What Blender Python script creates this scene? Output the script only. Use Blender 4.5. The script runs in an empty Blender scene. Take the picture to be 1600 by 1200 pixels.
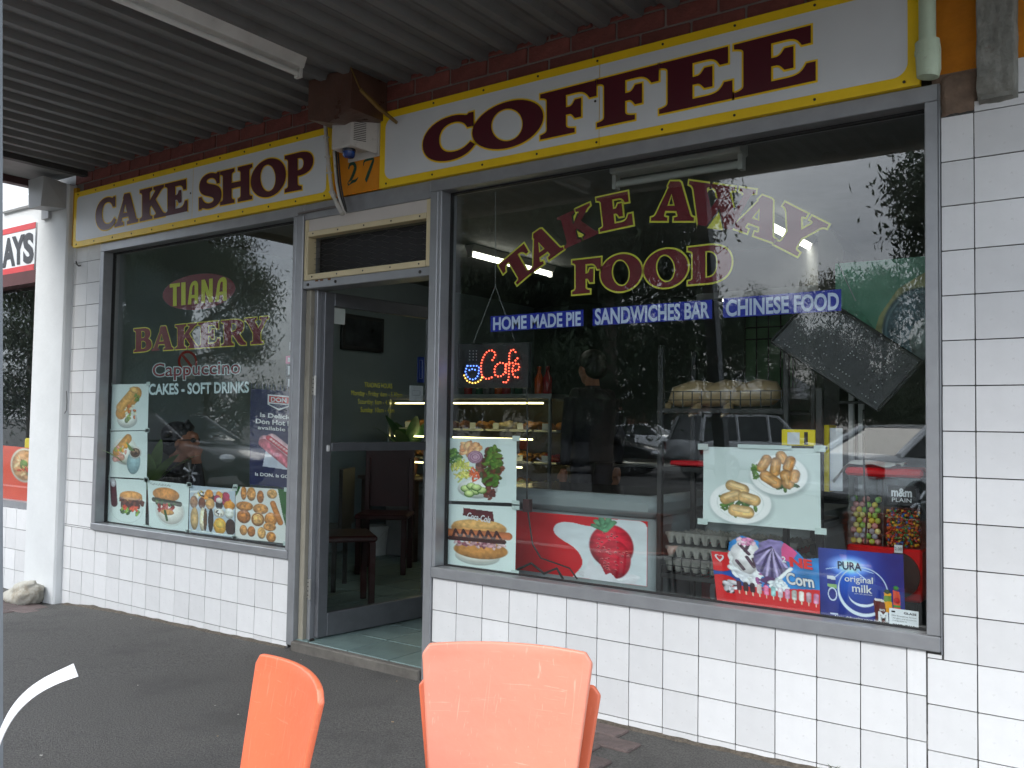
import bpy, bmesh, math, random
import numpy as np
from mathutils import Vector, Matrix, noise as mnoise
from mathutils.geometry import tessellate_polygon
random.seed(7); rng = np.random.default_rng(11)
SC = bpy.context.scene; COL = SC.collection
# ------------------------------------------------------------ camera
CAM = np.array([0.0, -3.3806, 1.255]); FPX = 1415.49
AR = np.array([0.80929, 0.58716, 0.0157]); AF = np.array([-0.58693, 0.80845, 0.04383])
AR = AR / np.linalg.norm(AR); AF = AF / np.linalg.norm(AF); AR = AR - AF * (AR @ AF); AR /= np.linalg.norm(AR); AU = np.cross(AR, AF)
cd = bpy.data.cameras.new('camera'); cam = bpy.data.objects.new('camera', cd); COL.objects.link(cam)
cam.matrix_world = Matrix(((AR[0], AU[0], -AF[0], CAM[0]), (AR[1], AU[1], -AF[1], CAM[1]), (AR[2], AU[2], -AF[2], CAM[2]), (0, 0, 0, 1)))
cd.sensor_width = 36; cd.lens = 36 * FPX / 1600; cd.clip_end = 2000; cd.clip_start = 0.02
SC.camera = cam
# ------------------------------------------------------------ world, sun, exposure
SUN_EL, SUN_AZ = math.radians(38), math.radians(200)   # behind the photographer, veiled by cloud
wd = bpy.data.worlds.new('World'); SC.world = wd; wd.use_nodes = True
nt = wd.node_tree; nt.nodes.clear()
def nn(t, typ, **k):
    n = t.nodes.new(typ)
    for a, b in k.items(): setattr(n, a, b)
    return n
wo = nn(nt, 'ShaderNodeOutputWorld'); bg = nn(nt, 'ShaderNodeBackground'); sky = nn(nt, 'ShaderNodeTexSky', sky_type='NISHITA')
sky.sun_disc = False; sky.sun_elevation = SUN_EL; sky.sun_rotation = SUN_AZ; sky.dust_density = 2.0
tc = nn(nt, 'ShaderNodeTexCoord'); mp = nn(nt, 'ShaderNodeMapping'); mp.inputs['Scale'].default_value = (1.0, 1.0, 3.2)
nz = nn(nt, 'ShaderNodeTexNoise'); nz.inputs['Scale'].default_value = 3.4; nz.inputs['Detail'].default_value = 7; nz.inputs['Roughness'].default_value = .58
cr = nn(nt, 'ShaderNodeValToRGB'); cr.color_ramp.elements[0].position = .36; cr.color_ramp.elements[0].color = (5.0, 5.6, 6.6, 1)
cr.color_ramp.elements[1].position = .66; cr.color_ramp.elements[1].color = (9.2, 9.8, 10.7, 1)
mx = nn(nt, 'ShaderNodeMix', data_type='RGBA'); mx.inputs['Factor'].default_value = .86
L = nt.links.new
L(tc.outputs['Generated'], mp.inputs[0]); L(mp.outputs[0], nz.inputs['Vector']); L(nz.outputs[0], cr.inputs[0])
# overcast vault: about three times brighter overhead than at the horizon
sp_ = nn(nt, 'ShaderNodeSeparateXYZ'); el_ = nn(nt, 'ShaderNodeMapRange'); el_.inputs[1].default_value = 0; el_.inputs[2].default_value = 1; el_.inputs[3].default_value = .55; el_.inputs[4].default_value = 1.7
vm_ = nn(nt, 'ShaderNodeVectorMath', operation='SCALE')
L(tc.outputs['Generated'], sp_.inputs[0]); L(sp_.outputs['Z'], el_.inputs[0]); L(cr.outputs[0], vm_.inputs[0]); L(el_.outputs[0], vm_.inputs['Scale'])
L(sky.outputs[0], mx.inputs['A']); L(vm_.outputs[0], mx.inputs['B']); L(mx.outputs['Result'], bg.inputs[0]); L(bg.outputs[0], wo.inputs[0])
bg.inputs[1].default_value = 0.12
sl = bpy.data.lights.new('sun', 'SUN'); so = bpy.data.objects.new('sun', sl); COL.objects.link(so)
sl.energy = .75; sl.angle = math.radians(25); sl.color = (1, .97, .92)
sdir = Vector((math.sin(SUN_AZ) * math.cos(SUN_EL), math.cos(SUN_AZ) * math.cos(SUN_EL), math.sin(SUN_EL)))
so.rotation_euler = sdir.to_track_quat('Z', 'Y').to_euler(); so.location = (0, -6, 12)
vs = SC.view_settings; vs.view_transform = 'Standard'; vs.look = 'None'; vs.gamma = 1; vs.exposure = 1.68
SC.display_settings.display_device = 'sRGB'
SC.render.engine = 'CYCLES'; SC.cycles.use_denoising = True; SC.cycles.use_adaptive_sampling = True; SC.cycles.adaptive_threshold = .02; SC.cycles.max_bounces = 7; SC.cycles.diffuse_bounces = 3; SC.cycles.glossy_bounces = 3; SC.cycles.transparent_max_bounces = 16
SC.cycles.sample_clamp_indirect = 6; SC.cycles.caustics_reflective = False; SC.cycles.caustics_refractive = False
# ------------------------------------------------------------ measuring helpers (the facade is the plane y = 0)
def fac(u, v, Y=0.0):
    d = AF + AR * ((u - 800) / FPX) - AU * ((v - 600) / FPX)
    return CAM + d * ((Y - CAM[1]) / d[1])
def flr(u, v, Z=0.0):
    d = AF + AR * ((u - 800) / FPX) - AU * ((v - 600) / FPX)
    return CAM + d * ((Z - CAM[2]) / d[2])
def deep(u, v, D):      # point at depth D along the view axis
    return CAM + (AF + AR * ((u - 800) / FPX) - AU * ((v - 600) / FPX)) * D
# ------------------------------------------------------------ object helpers
def link(o): COL.objects.link(o); return o
def tag(o, label=None, cat=None, group=None, kind=None):
    if label: o['label'] = label
    if cat: o['category'] = cat
    if group: o['group'] = group
    if kind: o['kind'] = kind
    return o
def thing(name, label, cat, loc=(0, 0, 0), group=None):
    o = link(bpy.data.objects.new(name, None)); o.location = Vector([float(c) for c in loc]); o.empty_display_size = .1
    return tag(o, label, cat, group)
def adopt(o, parent):
    o.parent = parent
    w = Vector((0, 0, 0)); p = parent; M = Matrix.Identity(4)
    chain = []
    while p is not None: chain.append(p); p = p.parent
    for q in reversed(chain): M = M @ q.matrix_parent_inverse @ q.matrix_basis
    o.matrix_parent_inverse = M.inverted()
    return o
class MB:
    def __init__(s): s.v = []; s.f = []; s.m = []
    def add(s, vs, fs, mi=0):
        b = len(s.v); s.v += [tuple(float(c) for c in q) for q in vs]
        for f in fs: s.f.append(tuple(b + i for i in f)); s.m.append(mi)
        return s
    def box(s, x0, x1, y0, y1, z0, z1, mi=0):
        v = [(x0, y0, z0), (x1, y0, z0), (x1, y1, z0), (x0, y1, z0), (x0, y0, z1), (x1, y0, z1), (x1, y1, z1), (x0, y1, z1)]
        return s.add(v, [(0, 3, 2, 1), (4, 5, 6, 7), (0, 1, 5, 4), (1, 2, 6, 5), (2, 3, 7, 6), (3, 0, 4, 7)], mi)
    def bbox(s, x0, x1, y0, y1, z0, z1, b=.004, mi=0):    # box with chamfered edges
        vs = []; 
        for sx, X in ((1, x0), (-1, x1)):
            for sy, Y in ((1, y0), (-1, y1)):
                for sz, Z in ((1, z0), (-1, z1)):
                    vs += [(X, Y + sy * b, Z + sz * b), (X + sx * b, Y, Z + sz * b), (X + sx * b, Y + sy * b, Z)]
        I = lambda i, j, k, a: ((i * 2 + j) * 2 + k) * 3 + a
        fs = []
        for i in (0, 1): fs.append([I(i, j, k, 0) for j, k in ((0, 0), (0, 1), (1, 1), (1, 0))][::1 if i == 0 else -1])
        for j in (0, 1): fs.append([I(i, j, k, 1) for i, k in ((0, 0), (1, 0), (1, 1), (0, 1))][::1 if j == 0 else -1])
        for k in (0, 1): fs.append([I(i, j, k, 2) for i, j in ((0, 0), (0, 1), (1, 1), (1, 0))][::1 if k == 0 else -1])
        for j in (0, 1):
            for k in (0, 1): fs.append((I(0, j, k, 1), I(1, j, k, 1), I(1, j, k, 2), I(0, j, k, 2)))
        for i in (0, 1):
            for k in (0, 1): fs.append((I(i, 0, k, 0), I(i, 1, k, 0), I(i, 1, k, 2), I(i, 0, k, 2)))
        for i in (0, 1):
            for j in (0, 1): fs.append((I(i, j, 0, 0), I(i, j, 1, 0), I(i, j, 1, 1), I(i, j, 0, 1)))
        for i in (0, 1):
            for j in (0, 1):
                for k in (0, 1): fs.append((I(i, j, k, 0), I(i, j, k, 1), I(i, j, k, 2)))
        return s.add(vs, fs, mi)
    def tube(s, pts, r, n=8, mi=0, caps=True):
        pts = [Vector([float(c) for c in p]) for p in pts]; rr = r if isinstance(r, (list, tuple)) else [r] * len(pts)
        b = len(s.v); up = None
        for i, p in enumerate(pts):
            t = (pts[min(i + 1, len(pts) - 1)] - pts[max(i - 1, 0)]).normalized()
            if up is None: up = t.orthogonal().normalized()
            up = (up - t * up.dot(t)); up = up.normalized() if up.length > 1e-6 else t.orthogonal().normalized()
            w = t.cross(up)
            for k in range(n):
                a = 2 * math.pi * k / n; s.v.append(tuple(p + (up * math.cos(a) + w * math.sin(a)) * rr[i]))
        for i in range(len(pts) - 1):
            for k in range(n):
                s.f.append((b + i * n + k, b + i * n + (k + 1) % n, b + (i + 1) * n + (k + 1) % n, b + (i + 1) * n + k)); s.m.append(mi)
        if caps:
            s.f.append(tuple(b + k for k in range(n))[::-1]); s.m.append(mi)
            e = b + (len(pts) - 1) * n; s.f.append(tuple(e + k for k in range(n))); s.m.append(mi)
        return s
    def lathe(s, prof, c=(0, 0, 0), n=20, mi=0, axis='z', ax=None):
        b = len(s.v)
        for r, h in prof:
            for k in range(n):
                a = 2 * math.pi * k / n
                q = (r * math.cos(a), r * math.sin(a), h)
                if axis == 'y': q = (q[0], q[2], q[1])
                if axis == 'x': q = (q[2], q[0], q[1])
                s.v.append((c[0] + q[0], c[1] + q[1], c[2] + q[2]))
        for i in range(len(prof) - 1):
            for k in range(n):
                s.f.append((b + i * n + k, b + i * n + (k + 1) % n, b + (i + 1) * n + (k + 1) % n, b + (i + 1) * n + k)); s.m.append(mi)
        s.f.append(tuple(b + k for k in range(n))[::-1]); s.m.append(mi)
        e = b + (len(prof) - 1) * n; s.f.append(tuple(e + k for k in range(n))); s.m.append(mi)
        return s
    def ball(s, c, r, n=8, m=6, mi=0):
        rx, ry, rz = r if isinstance(r, (tuple, list)) else (r, r, r)
        b = len(s.v); s.v.append((c[0], c[1], c[2] - rz))
        for i in range(1, m):
            ph = -math.pi / 2 + math.pi * i / m
            for k in range(n):
                a = 2 * math.pi * k / n; s.v.append((c[0] + rx * math.cos(ph) * math.cos(a), c[1] + ry * math.cos(ph) * math.sin(a), c[2] + rz * math.sin(ph)))
        s.v.append((c[0], c[1], c[2] + rz)); t = len(s.v) - 1
        for k in range(n): s.f.append((b, b + 1 + (k + 1) % n, b + 1 + k)); s.m.append(mi)
        for i in range(m - 2):
            for k in range(n):
                o = b + 1 + i * n; s.f.append((o + k, o + (k + 1) % n, o + n + (k + 1) % n, o + n + k)); s.m.append(mi)
        o = b + 1 + (m - 2) * n
        for k in range(n): s.f.append((o + k, o + (k + 1) % n, t)); s.m.append(mi)
        return s
    def slab(s, poly, y0, y1, mi=0):     # polygon in (x,z) pushed through y0..y1 (convex or simple)
        n = len(poly); b = len(s.v)
        s.v += [(p[0], y0, p[1]) for p in poly] + [(p[0], y1, p[1]) for p in poly]
        s.f.append(tuple(b + i for i in range(n))); s.f.append(tuple(b + n + i for i in range(n))[::-1]); s.m += [mi, mi]
        for i in range(n): s.f.append((b + i, b + n + i, b + n + (i + 1) % n, b + (i + 1) % n)); s.m.append(mi)
        return s
    def mesh(s, name, mats, smooth=False):
        me = bpy.data.meshes.new(name); me.from_pydata(s.v, [], s.f)
        for m in (mats if isinstance(mats, (list, tuple)) else [mats]): me.materials.append(m)
        if len(me.materials) > 1: me.polygons.foreach_set('material_index', s.m)
        me.update()
        bm = bmesh.new(); bm.from_mesh(me); bmesh.ops.recalc_face_normals(bm, faces=bm.faces); bm.to_mesh(me); bm.free()
        if smooth:
            me.polygons.foreach_set('use_smooth', [True] * len(me.polygons))
            if smooth != 'all': me.set_sharp_from_angle(angle=math.radians(38))
        return me
    def build(s, name, mats, parent=None, smooth=False):
        o = link(bpy.data.objects.new(name, s.mesh(name, mats, smooth)))
        if parent is not None: adopt(o, parent)
        return o
def ob(name, me, parent=None):
    o = link(bpy.data.objects.new(name, me))
    if parent is not None: adopt(o, parent)
    return o
# ------------------------------------------------------------ materials
MATS = {}
def mat(name, col, rough=.5, metal=0, var=.12, vscale=6, bump=0, bscale=60, spec=.5, emit=None, estr=0, trans=None, coat=0, rvar=0.0, objrand=0.0, dirt=None, lampless=False):
    """procedural principled material: base colour broken up by noise, fine relief by bump, gloss by rvar"""
    if name in MATS: return MATS[name]
    m = bpy.data.materials.new(name); m.use_nodes = True; t = m.node_tree; p = t.nodes['Principled BSDF']; l = t.links.new
    p.inputs['Roughness'].default_value = rough; p.inputs['Metallic'].default_value = metal; p.inputs['Specular IOR Level'].default_value = spec
    p.inputs['Coat Weight'].default_value = coat
    tcn = nn(t, 'ShaderNodeTexCoord')
    n1 = nn(t, 'ShaderNodeTexNoise'); n1.inputs['Scale'].default_value = vscale; n1.inputs['Detail'].default_value = 6; n1.inputs['Roughness'].default_value = .62
    l(tcn.outputs['Object'], n1.inputs['Vector'])
    c = (col[0], col[1], col[2], 1)
    mxn = nn(t, 'ShaderNodeMix', data_type='RGBA')
    mxn.inputs['A'].default_value = tuple(max(0, q * (1 - var)) for q in col) + (1,); mxn.inputs['B'].default_value = tuple(min(1, q * (1 + var)) for q in col) + (1,)
    mr = nn(t, 'ShaderNodeMapRange'); mr.inputs[1].default_value = .3; mr.inputs[2].default_value = .7
    l(n1.outputs[0], mr.inputs[0]); l(mr.outputs[0], mxn.inputs['Factor'])
    out = mxn.outputs['Result']
    if dirt:      # (colour, scale, threshold, amount): patchy grime with a shape of its own
        n2 = nn(t, 'ShaderNodeTexNoise'); n2.inputs['Scale'].default_value = dirt[1]; n2.inputs['Detail'].default_value = 8; n2.inputs['Roughness'].default_value = .7
        l(tcn.outputs['Object'], n2.inputs['Vector'])
        r2 = nn(t, 'ShaderNodeMapRange'); r2.inputs[1].default_value = dirt[2]; r2.inputs[2].default_value = dirt[2] + .16; r2.inputs[4].default_value = dirt[3]
        l(n2.outputs[0], r2.inputs[0])
        m2 = nn(t, 'ShaderNodeMix', data_type='RGBA'); m2.inputs['B'].default_value = tuple(dirt[0]) + (1,)
        l(r2.outputs[0], m2.inputs['Factor']); l(out, m2.inputs['A']); out = m2.outputs['Result']
    if objrand:
        oi = nn(t, 'ShaderNodeObjectInfo'); hs = nn(t, 'ShaderNodeHueSaturation'); ra = nn(t, 'ShaderNodeMapRange')
        ra.inputs[3].default_value = 1 - objrand; ra.inputs[4].default_value = 1 + objrand * .4
        l(oi.outputs['Random'], ra.inputs[0]); l(ra.outputs[0], hs.inputs['Value']); l(out, hs.inputs['Color']); out = hs.outputs[0]
    l(out, p.inputs['Base Color'])
    if rvar:
        rr = nn(t, 'ShaderNodeMapRange'); rr.inputs[1].default_value = .3; rr.inputs[2].default_value = .7
        rr.inputs[3].default_value = max(0, rough - rvar); rr.inputs[4].default_value = min(1, rough + rvar)
        l(n1.outputs[0], rr.inputs[0]); l(rr.outputs[0], p.inputs['Roughness'])
    if bump:
        n3 = nn(t, 'ShaderNodeTexNoise'); n3.inputs['Scale'].default_value = bscale; n3.inputs['Detail'].default_value = 4
        bn = nn(t, 'ShaderNodeBump'); bn.inputs['Strength'].default_value = bump; bn.inputs['Distance'].default_value = .01
        l(tcn.outputs['Object'], n3.inputs['Vector']); l(n3.outputs[0], bn.inputs['Height']); l(bn.outputs[0], p.inputs['Normal'])
    if emit: p.inputs['Emission Color'].default_value = tuple(emit) + (1,); p.inputs['Emission Strength'].default_value = estr
    if lampless: m.cycles.emission_sampling = 'NONE'
    MATS[name] = m
    return m
def S(r, g, b):     # sRGB 0-255 -> linear
    f = lambda c: (c / 255 / 12.92) if c / 255 <= .04045 else ((c / 255 + .055) / 1.055) ** 2.4
    return (f(r), f(g), f(b))
def glass_mat(name, tint, r0=.043, rough=0.0):
    m = bpy.data.materials.new(name); m.use_nodes = True; t = m.node_tree; t.nodes.clear(); l = t.links.new
    o = nn(t, 'ShaderNodeOutputMaterial'); tr = nn(t, 'ShaderNodeBsdfTransparent'); gl = nn(t, 'ShaderNodeBsdfGlossy'); ms = nn(t, 'ShaderNodeMixShader')
    tr.inputs[0].default_value = tuple(tint) + (1,); gl.inputs['Roughness'].default_value = rough; gl.inputs[0].default_value = (1, 1, 1, 1)
    lw = nn(t, 'ShaderNodeLayerWeight'); lw.inputs[0].default_value = .5
    pw = nn(t, 'ShaderNodeMath', operation='POWER'); pw.inputs[1].default_value = 5
    ml = nn(t, 'ShaderNodeMath', operation='MULTIPLY_ADD'); ml.inputs[1].default_value = 1 - r0; ml.inputs[2].default_value = r0
    # slow waviness of drawn plate glass
    tcn = nn(t, 'ShaderNodeTexCoord'); nz_ = nn(t, 'ShaderNodeTexNoise'); nz_.inputs['Scale'].default_value = 1.1; bn = nn(t, 'ShaderNodeBump'); bn.inputs['Strength'].default_value = .035; bn.inputs['Distance'].default_value = .02
    l(tcn.outputs['Object'], nz_.inputs[0]); l(nz_.outputs[0], bn.inputs['Height']); l(bn.outputs[0], gl.inputs['Normal'])
    l(lw.outputs['Facing'], pw.inputs[0]); l(pw.outputs[0], ml.inputs[0]); l(ml.outputs[0], ms.inputs[0]); l(tr.outputs[0], ms.inputs[1]); l(gl.outputs[0], ms.inputs[2]); l(ms.outputs[0], o.inputs[0])
    return m
GLASS = glass_mat('window_glass', (.955, .985, .98), r0=.044)
CLEAR = glass_mat('case_glass', (.96, .98, .97), r0=.03)
# ------------------------------------------------------------ lettering: own serif capitals as outlines in a unit box
def path(cmds, n=9):
    out = []
    for c in cmds:
        if len(c) == 2: out.append(c)
        else:
            x0, y0 = out[-1]; x1, y1, x2, y2, x3, y3 = c
            for i in range(1, n + 1):
                t = i / n; a = (1 - t) ** 3; b = 3 * t * (1 - t) ** 2; d = 3 * t * t * (1 - t); e = t ** 3
                out.append((a * x0 + b * x1 + d * x2 + e * x3, a * y0 + b * y1 + d * y2 + e * y3))
    return out
def ell(cx, cy, rx, ry, n=36, rot=0.0):
    return [(cx + rx * math.cos(2 * math.pi * i / n) * math.cos(rot) - ry * math.sin(2 * math.pi * i / n) * math.sin(rot),
             cy + rx * math.cos(2 * math.pi * i / n) * math.sin(rot) + ry * math.sin(2 * math.pi * i / n) * math.cos(rot)) for i in range(n)]
def stroke(pts, ws, n=8):     # catmull-rom centreline with a width at every knot
    P = [np.array(p, float) for p in pts]; P = [2 * P[0] - P[1]] + P + [2 * P[-1] - P[-2]]; W = [ws[0]] + list(ws) + [ws[-1]]
    c, w = [], []
    for i in range(1, len(P) - 2):
        for k in range(n + (1 if i == len(P) - 3 else 0)):
            t = k / n; p0, p1, p2, p3 = P[i - 1:i + 3]
            c.append(.5 * (2 * p1 + (p2 - p0) * t + (2 * p0 - 5 * p1 + 4 * p2 - p3) * t * t + (3 * p1 - p0 - 3 * p2 + p3) * t ** 3)); w.append(W[i] * (1 - t) + W[i + 1] * t)
    Lf, Rt = [], []
    for i, q in enumerate(c):
        d = c[min(i + 1, len(c) - 1)] - c[max(i - 1, 0)]; d = d / (np.linalg.norm(d) + 1e-9); nrm = np.array([-d[1], d[0]])
        Lf.append(tuple(q + nrm * w[i])); Rt.append(tuple(q - nrm * w[i]))
    return Lf + Rt[::-1]
STL = [(0, 0), (.60, 0), (.60, .055), (.50, .07, .44, .10, .44, .18)]
GL = {
 'E': [path([(0, 0), (1, 0), (1, .31), (.91, .31), (.86, .17, .80, .115, .64, .115), (.44, .115), (.44, .45), (.52, .45), (.58, .44, .60, .38, .63, .33), (.72, .33), (.72, .69), (.63, .69), (.60, .63, .58, .57, .52, .56), (.44, .56), (.44, .89), (.62, .89), (.76, .89, .80, .84, .85, .72), (.94, .72), (.94, 1), (0, 1), (0, .95), (.08, .93, .12, .90, .12, .82), (.12, .18), (.12, .10, .08, .07, 0, .05)])],
 'F': [path(STL + [(.44, .44), (.52, .44), (.58, .43, .60, .37, .63, .32), (.72, .32), (.72, .69), (.63, .69), (.60, .63, .58, .57, .52, .56), (.44, .56), (.44, .885), (.64, .885), (.78, .885, .84, .82, .90, .70), (1, .70), (1, 1), (0, 1), (0, .95), (.08, .93, .12, .90, .12, .82), (.12, .18), (.12, .10, .08, .07, 0, .05)])],
 'O': [ell(.5, .5, .5, .53, 44), ell(.49, .5, .235, .42, 40, rot=.12)],
 'C': [path([(.98, .70), (.98, 1.0), (.90, 1.0), (.88, .96, .85, .955, .80, .98), (.72, 1.015, .64, 1.03, .55, 1.03), (.22, 1.03, 0, .80, 0, .49), (0, .18, .20, -.03, .54, -.03), (.74, -.03, .90, .05, 1, .21), (.93, .28), (.84, .17, .74, .12, .62, .12), (.42, .12, .30, .26, .30, .52), (.30, .76, .42, .91, .60, .91), (.74, .91, .83, .83, .88, .70)])],
 'D': [path([(0, 0), (.45, 0), (.82, 0, 1, .20, 1, .51), (1, .82, .80, 1, .45, 1), (0, 1), (0, .95), (.07, .93, .11, .90, .11, .82), (.11, .18), (.11, .10, .07, .07, 0, .05)]), path([(.38, .11), (.38, .89), (.48, .89), (.62, .86, .70, .74, .70, .51), (.70, .27, .62, .13, .48, .11)])],
 'P': [path([(0, 0), (.58, 0), (.58, .055), (.48, .07, .43, .10, .43, .18), (.43, .40), (.56, .40), (.84, .42, 1, .52, 1, .71), (1, .90, .82, 1, .50, 1), (0, 1), (0, .95), (.08, .93, .12, .90, .12, .82), (.12, .18), (.12, .10, .08, .07, 0, .05)]), path([(.43, .51), (.43, .89), (.50, .89), (.62, .88, .69, .82, .69, .71), (.69, .58, .62, .52, .50, .51)])],
 'R': [path([(0, 0), (.50, 0), (.50, .055), (.44, .07, .40, .10, .40, .18), (.40, .42), (.46, .42), (.62, .20, .70, 0, .82, 0), (1, 0), (1, .06), (.92, .09, .86, .18, .70, .45), (.84, .50, .90, .60, .90, .72), (.90, .92, .74, 1, .46, 1), (0, 1), (0, .95), (.08, .93, .11, .90, .11, .82), (.11, .18), (.11, .10, .08, .07, 0, .05)]), path([(.40, .53), (.40, .89), (.46, .89), (.56, .88, .62, .83, .62, .72), (.62, .60, .56, .54, .46, .53)])],
 'B': [path([(0, 0), (.52, 0), (.84, 0, 1, .09, 1, .27), (1, .42, .90, .50, .74, .53), (.87, .57, .93, .65, .93, .76), (.93, .92, .78, 1, .50, 1), (0, 1), (0, .95), (.08, .93, .12, .90, .12, .82), (.12, .18), (.12, .10, .08, .07, 0, .05)]), path([(.42, .10), (.42, .47), (.50, .47), (.63, .46, .69, .40, .69, .28), (.69, .16, .63, .11, .50, .10)]), path([(.42, .57), (.42, .90), (.49, .90), (.59, .89, .64, .84, .64, .74), (.64, .63, .59, .58, .49, .57)])],
 'A': [path([(0, 0), (.36, 0), (.36, .055), (.28, .07, .27, .10, .29, .17), (.31, .26), (.60, .26), (.63, .15), (.65, .09, .62, .07, .55, .055), (.55, 0), (1, 0), (1, .055), (.94, .07, .92, .10, .90, .17), (.66, .97), (.62, 1.0), (.42, 1.0), (.38, .90), (.40, .87), (.12, .17), (.09, .10, .06, .07, 0, .055)]), path([(.345, .36), (.455, .72), (.565, .36)])],
 'K': [path([(0, 0), (.48, 0), (.48, .055), (.42, .07, .38, .10, .38, .18), (.38, .38), (.46, .46), (.64, .20), (.68, .12, .66, .08, .58, .055), (.58, 0), (1, 0), (1, .06), (.95, .08, .92, .11, .86, .20), (.60, .60), (.78, .80), (.84, .88, .88, .92, .96, .95), (.96, 1), (.56, 1), (.56, .95), (.64, .93, .66, .90, .60, .82), (.38, .56), (.38, .82), (.38, .90, .42, .93, .48, .95), (.48, 1), (0, 1), (0, .95), (.07, .93, .10, .90, .10, .82), (.10, .18), (.10, .10, .07, .07, 0, .05)])],
 'H': [path([(0, 0), (.43, 0), (.43, .055), (.37, .07, .34, .10, .34, .18), (.34, .45), (.66, .45), (.66, .18), (.66, .10, .63, .07, .57, .055), (.57, 0), (1, 0), (1, .055), (.94, .07, .91, .10, .91, .18), (.91, .82), (.91, .90, .94, .93, 1, .945), (1, 1), (.57, 1), (.57, .945), (.63, .93, .66, .90, .66, .82), (.66, .57), (.34, .57), (.34, .82), (.34, .90, .37, .93, .43, .945), (.43, 1), (0, 1), (0, .945), (.06, .93, .09, .90, .09, .82), (.09, .18), (.09, .10, .06, .07, 0, .055)])],
 'T': [path([(.20, 0), (.80, 0), (.80, .055), (.70, .07, .66, .10, .66, .18), (.66, .88), (.76, .88), (.86, .86, .90, .78, .93, .68), (1, .68), (1, 1), (0, 1), (0, .68), (.07, .68), (.10, .78, .14, .86, .24, .88), (.34, .88), (.34, .18), (.34, .10, .30, .07, .20, .055)])],
 'Y': [path([(.26, 0), (.78, 0), (.78, .055), (.70, .07, .66, .10, .66, .18), (.66, .42), (.86, .82), (.90, .90, .94, .93, 1, .945), (1, 1), (.64, 1), (.64, .945), (.72, .93, .74, .90, .71, .82), (.58, .56), (.44, .82), (.40, .90, .42, .93, .50, .945), (.50, 1), (0, 1), (0, .945), (.06, .93, .09, .90, .14, .82), (.36, .42), (.36, .18), (.36, .10, .34, .07, .26, .055)])],
 'W': [path([(.22, 0), (.33, 0), (.50, .48), (.62, 0), (.73, 0), (.92, .82), (.94, .90, .96, .93, 1, .945), (1, 1), (.78, 1), (.78, .945), (.84, .93, .85, .90, .83, .82), (.73, .40), (.62, .82), (.60, .90, .62, .93, .68, .945), (.68, 1), (.34, 1), (.34, .945), (.40, .93, .41, .90, .43, .82), (.46, .70), (.37, .40), (.27, .82), (.25, .90, .26, .93, .31, .945), (.31, 1), (0, 1), (0, .945), (.04, .93, .06, .90, .08, .82)])],
 'S': [path([(0, -.01), (.09, -.01), (.12, .03, .16, .035, .22, .01), (.32, -.03, .42, -.035, .52, -.03), (.82, -.02, 1, .12, 1, .32), (1, .50, .88, .58, .64, .65), (.40, .715, .32, .74, .32, .81), (.32, .875, .40, .92, .52, .92), (.68, .92, .78, .84, .82, .70), (.91, .70), (.91, 1.01), (.83, 1.01), (.80, .97, .76, .97, .70, .99), (.62, 1.02, .54, 1.03, .46, 1.03), (.18, 1.02, .02, .88, .02, .70), (.02, .53, .14, .44, .38, .375), (.60, .315, .68, .285, .68, .21), (.68, .135, .60, .085, .46, .085), (.28, .085, .15, .18, .09, .33), (0, .33)])],
 't': [], }
GS = {   # tall condensed sans for the oval
 'T': [[(.32, 0), (.68, 0), (.68, .84), (1, .84), (1, 1), (0, 1), (0, .84), (.32, .84)]],
 'I': [[(0, 0), (1, 0), (1, 1), (0, 1)]],
 'A': [path([(0, 0), (.34, 0), (.36, .26), (.66, .26), (.66, 0), (1, 0), (1, .74), (1, .92, .88, 1.0, .68, 1.0), (.40, 1.0, .22, .88, .16, .60)]), path([(.38, .40), (.66, .40), (.66, .80), (.55, .86, .46, .80, .43, .68)])],
 'N': [[(0, 0), (.32, 0), (.32, .52), (.68, 0), (1, 0), (1, 1), (.68, 1), (.68, .48), (.32, 1), (0, 1)]],
}
def area(p): return .5 * sum(p[i][0] * p[(i + 1) % len(p)][1] - p[(i + 1) % len(p)][0] * p[i][1] for i in range(len(p)))
def grow(p, d):      # move a closed polygon outwards by d (mitred)
    if area(p) < 0: p = p[::-1]
    q = [p[0]]
    for a in p[1:]:
        if math.hypot(a[0] - q[-1][0], a[1] - q[-1][1]) > 1e-5: q.append(a)
    p = q; n = len(p); out = []
    for i in range(n):
        a, b, c = np.array(p[i - 1]), np.array(p[i]), np.array(p[(i + 1) % n])
        u = b - a; u = u / (np.linalg.norm(u) + 1e-12); w = c - b; w = w / (np.linalg.norm(w) + 1e-12)
        n1 = np.array([u[1], -u[0]]); n2 = np.array([w[1], -w[0]]); m = n1 + n2; k = np.linalg.norm(m)
        if k < 1e-6: out.append(tuple(b + n1 * d)); continue
        m /= k; out.append(tuple(b + m * d * min(1.8, 1 / max(.3, m @ n1))))
    return out
def flat(name, polys, y, m, parent, tilt=None):
    vs = []; 
    for p in polys: vs += p
    tr = tessellate_polygon([[Vector((a, b, 0)) for a, b in p] for p in polys])
    me = bpy.data.meshes.new(name); me.from_pydata([(a, y, b) for a, b in vs], [], [tuple(t) for t in tr]); me.materials.append(m); me.update()
    if me.polygons:
        me.update()
        flip = sum(p.normal[1] * p.area for p in me.polygons) > 0
        if flip: me.flip_normals()
    return ob(name, me, parent)
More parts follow.
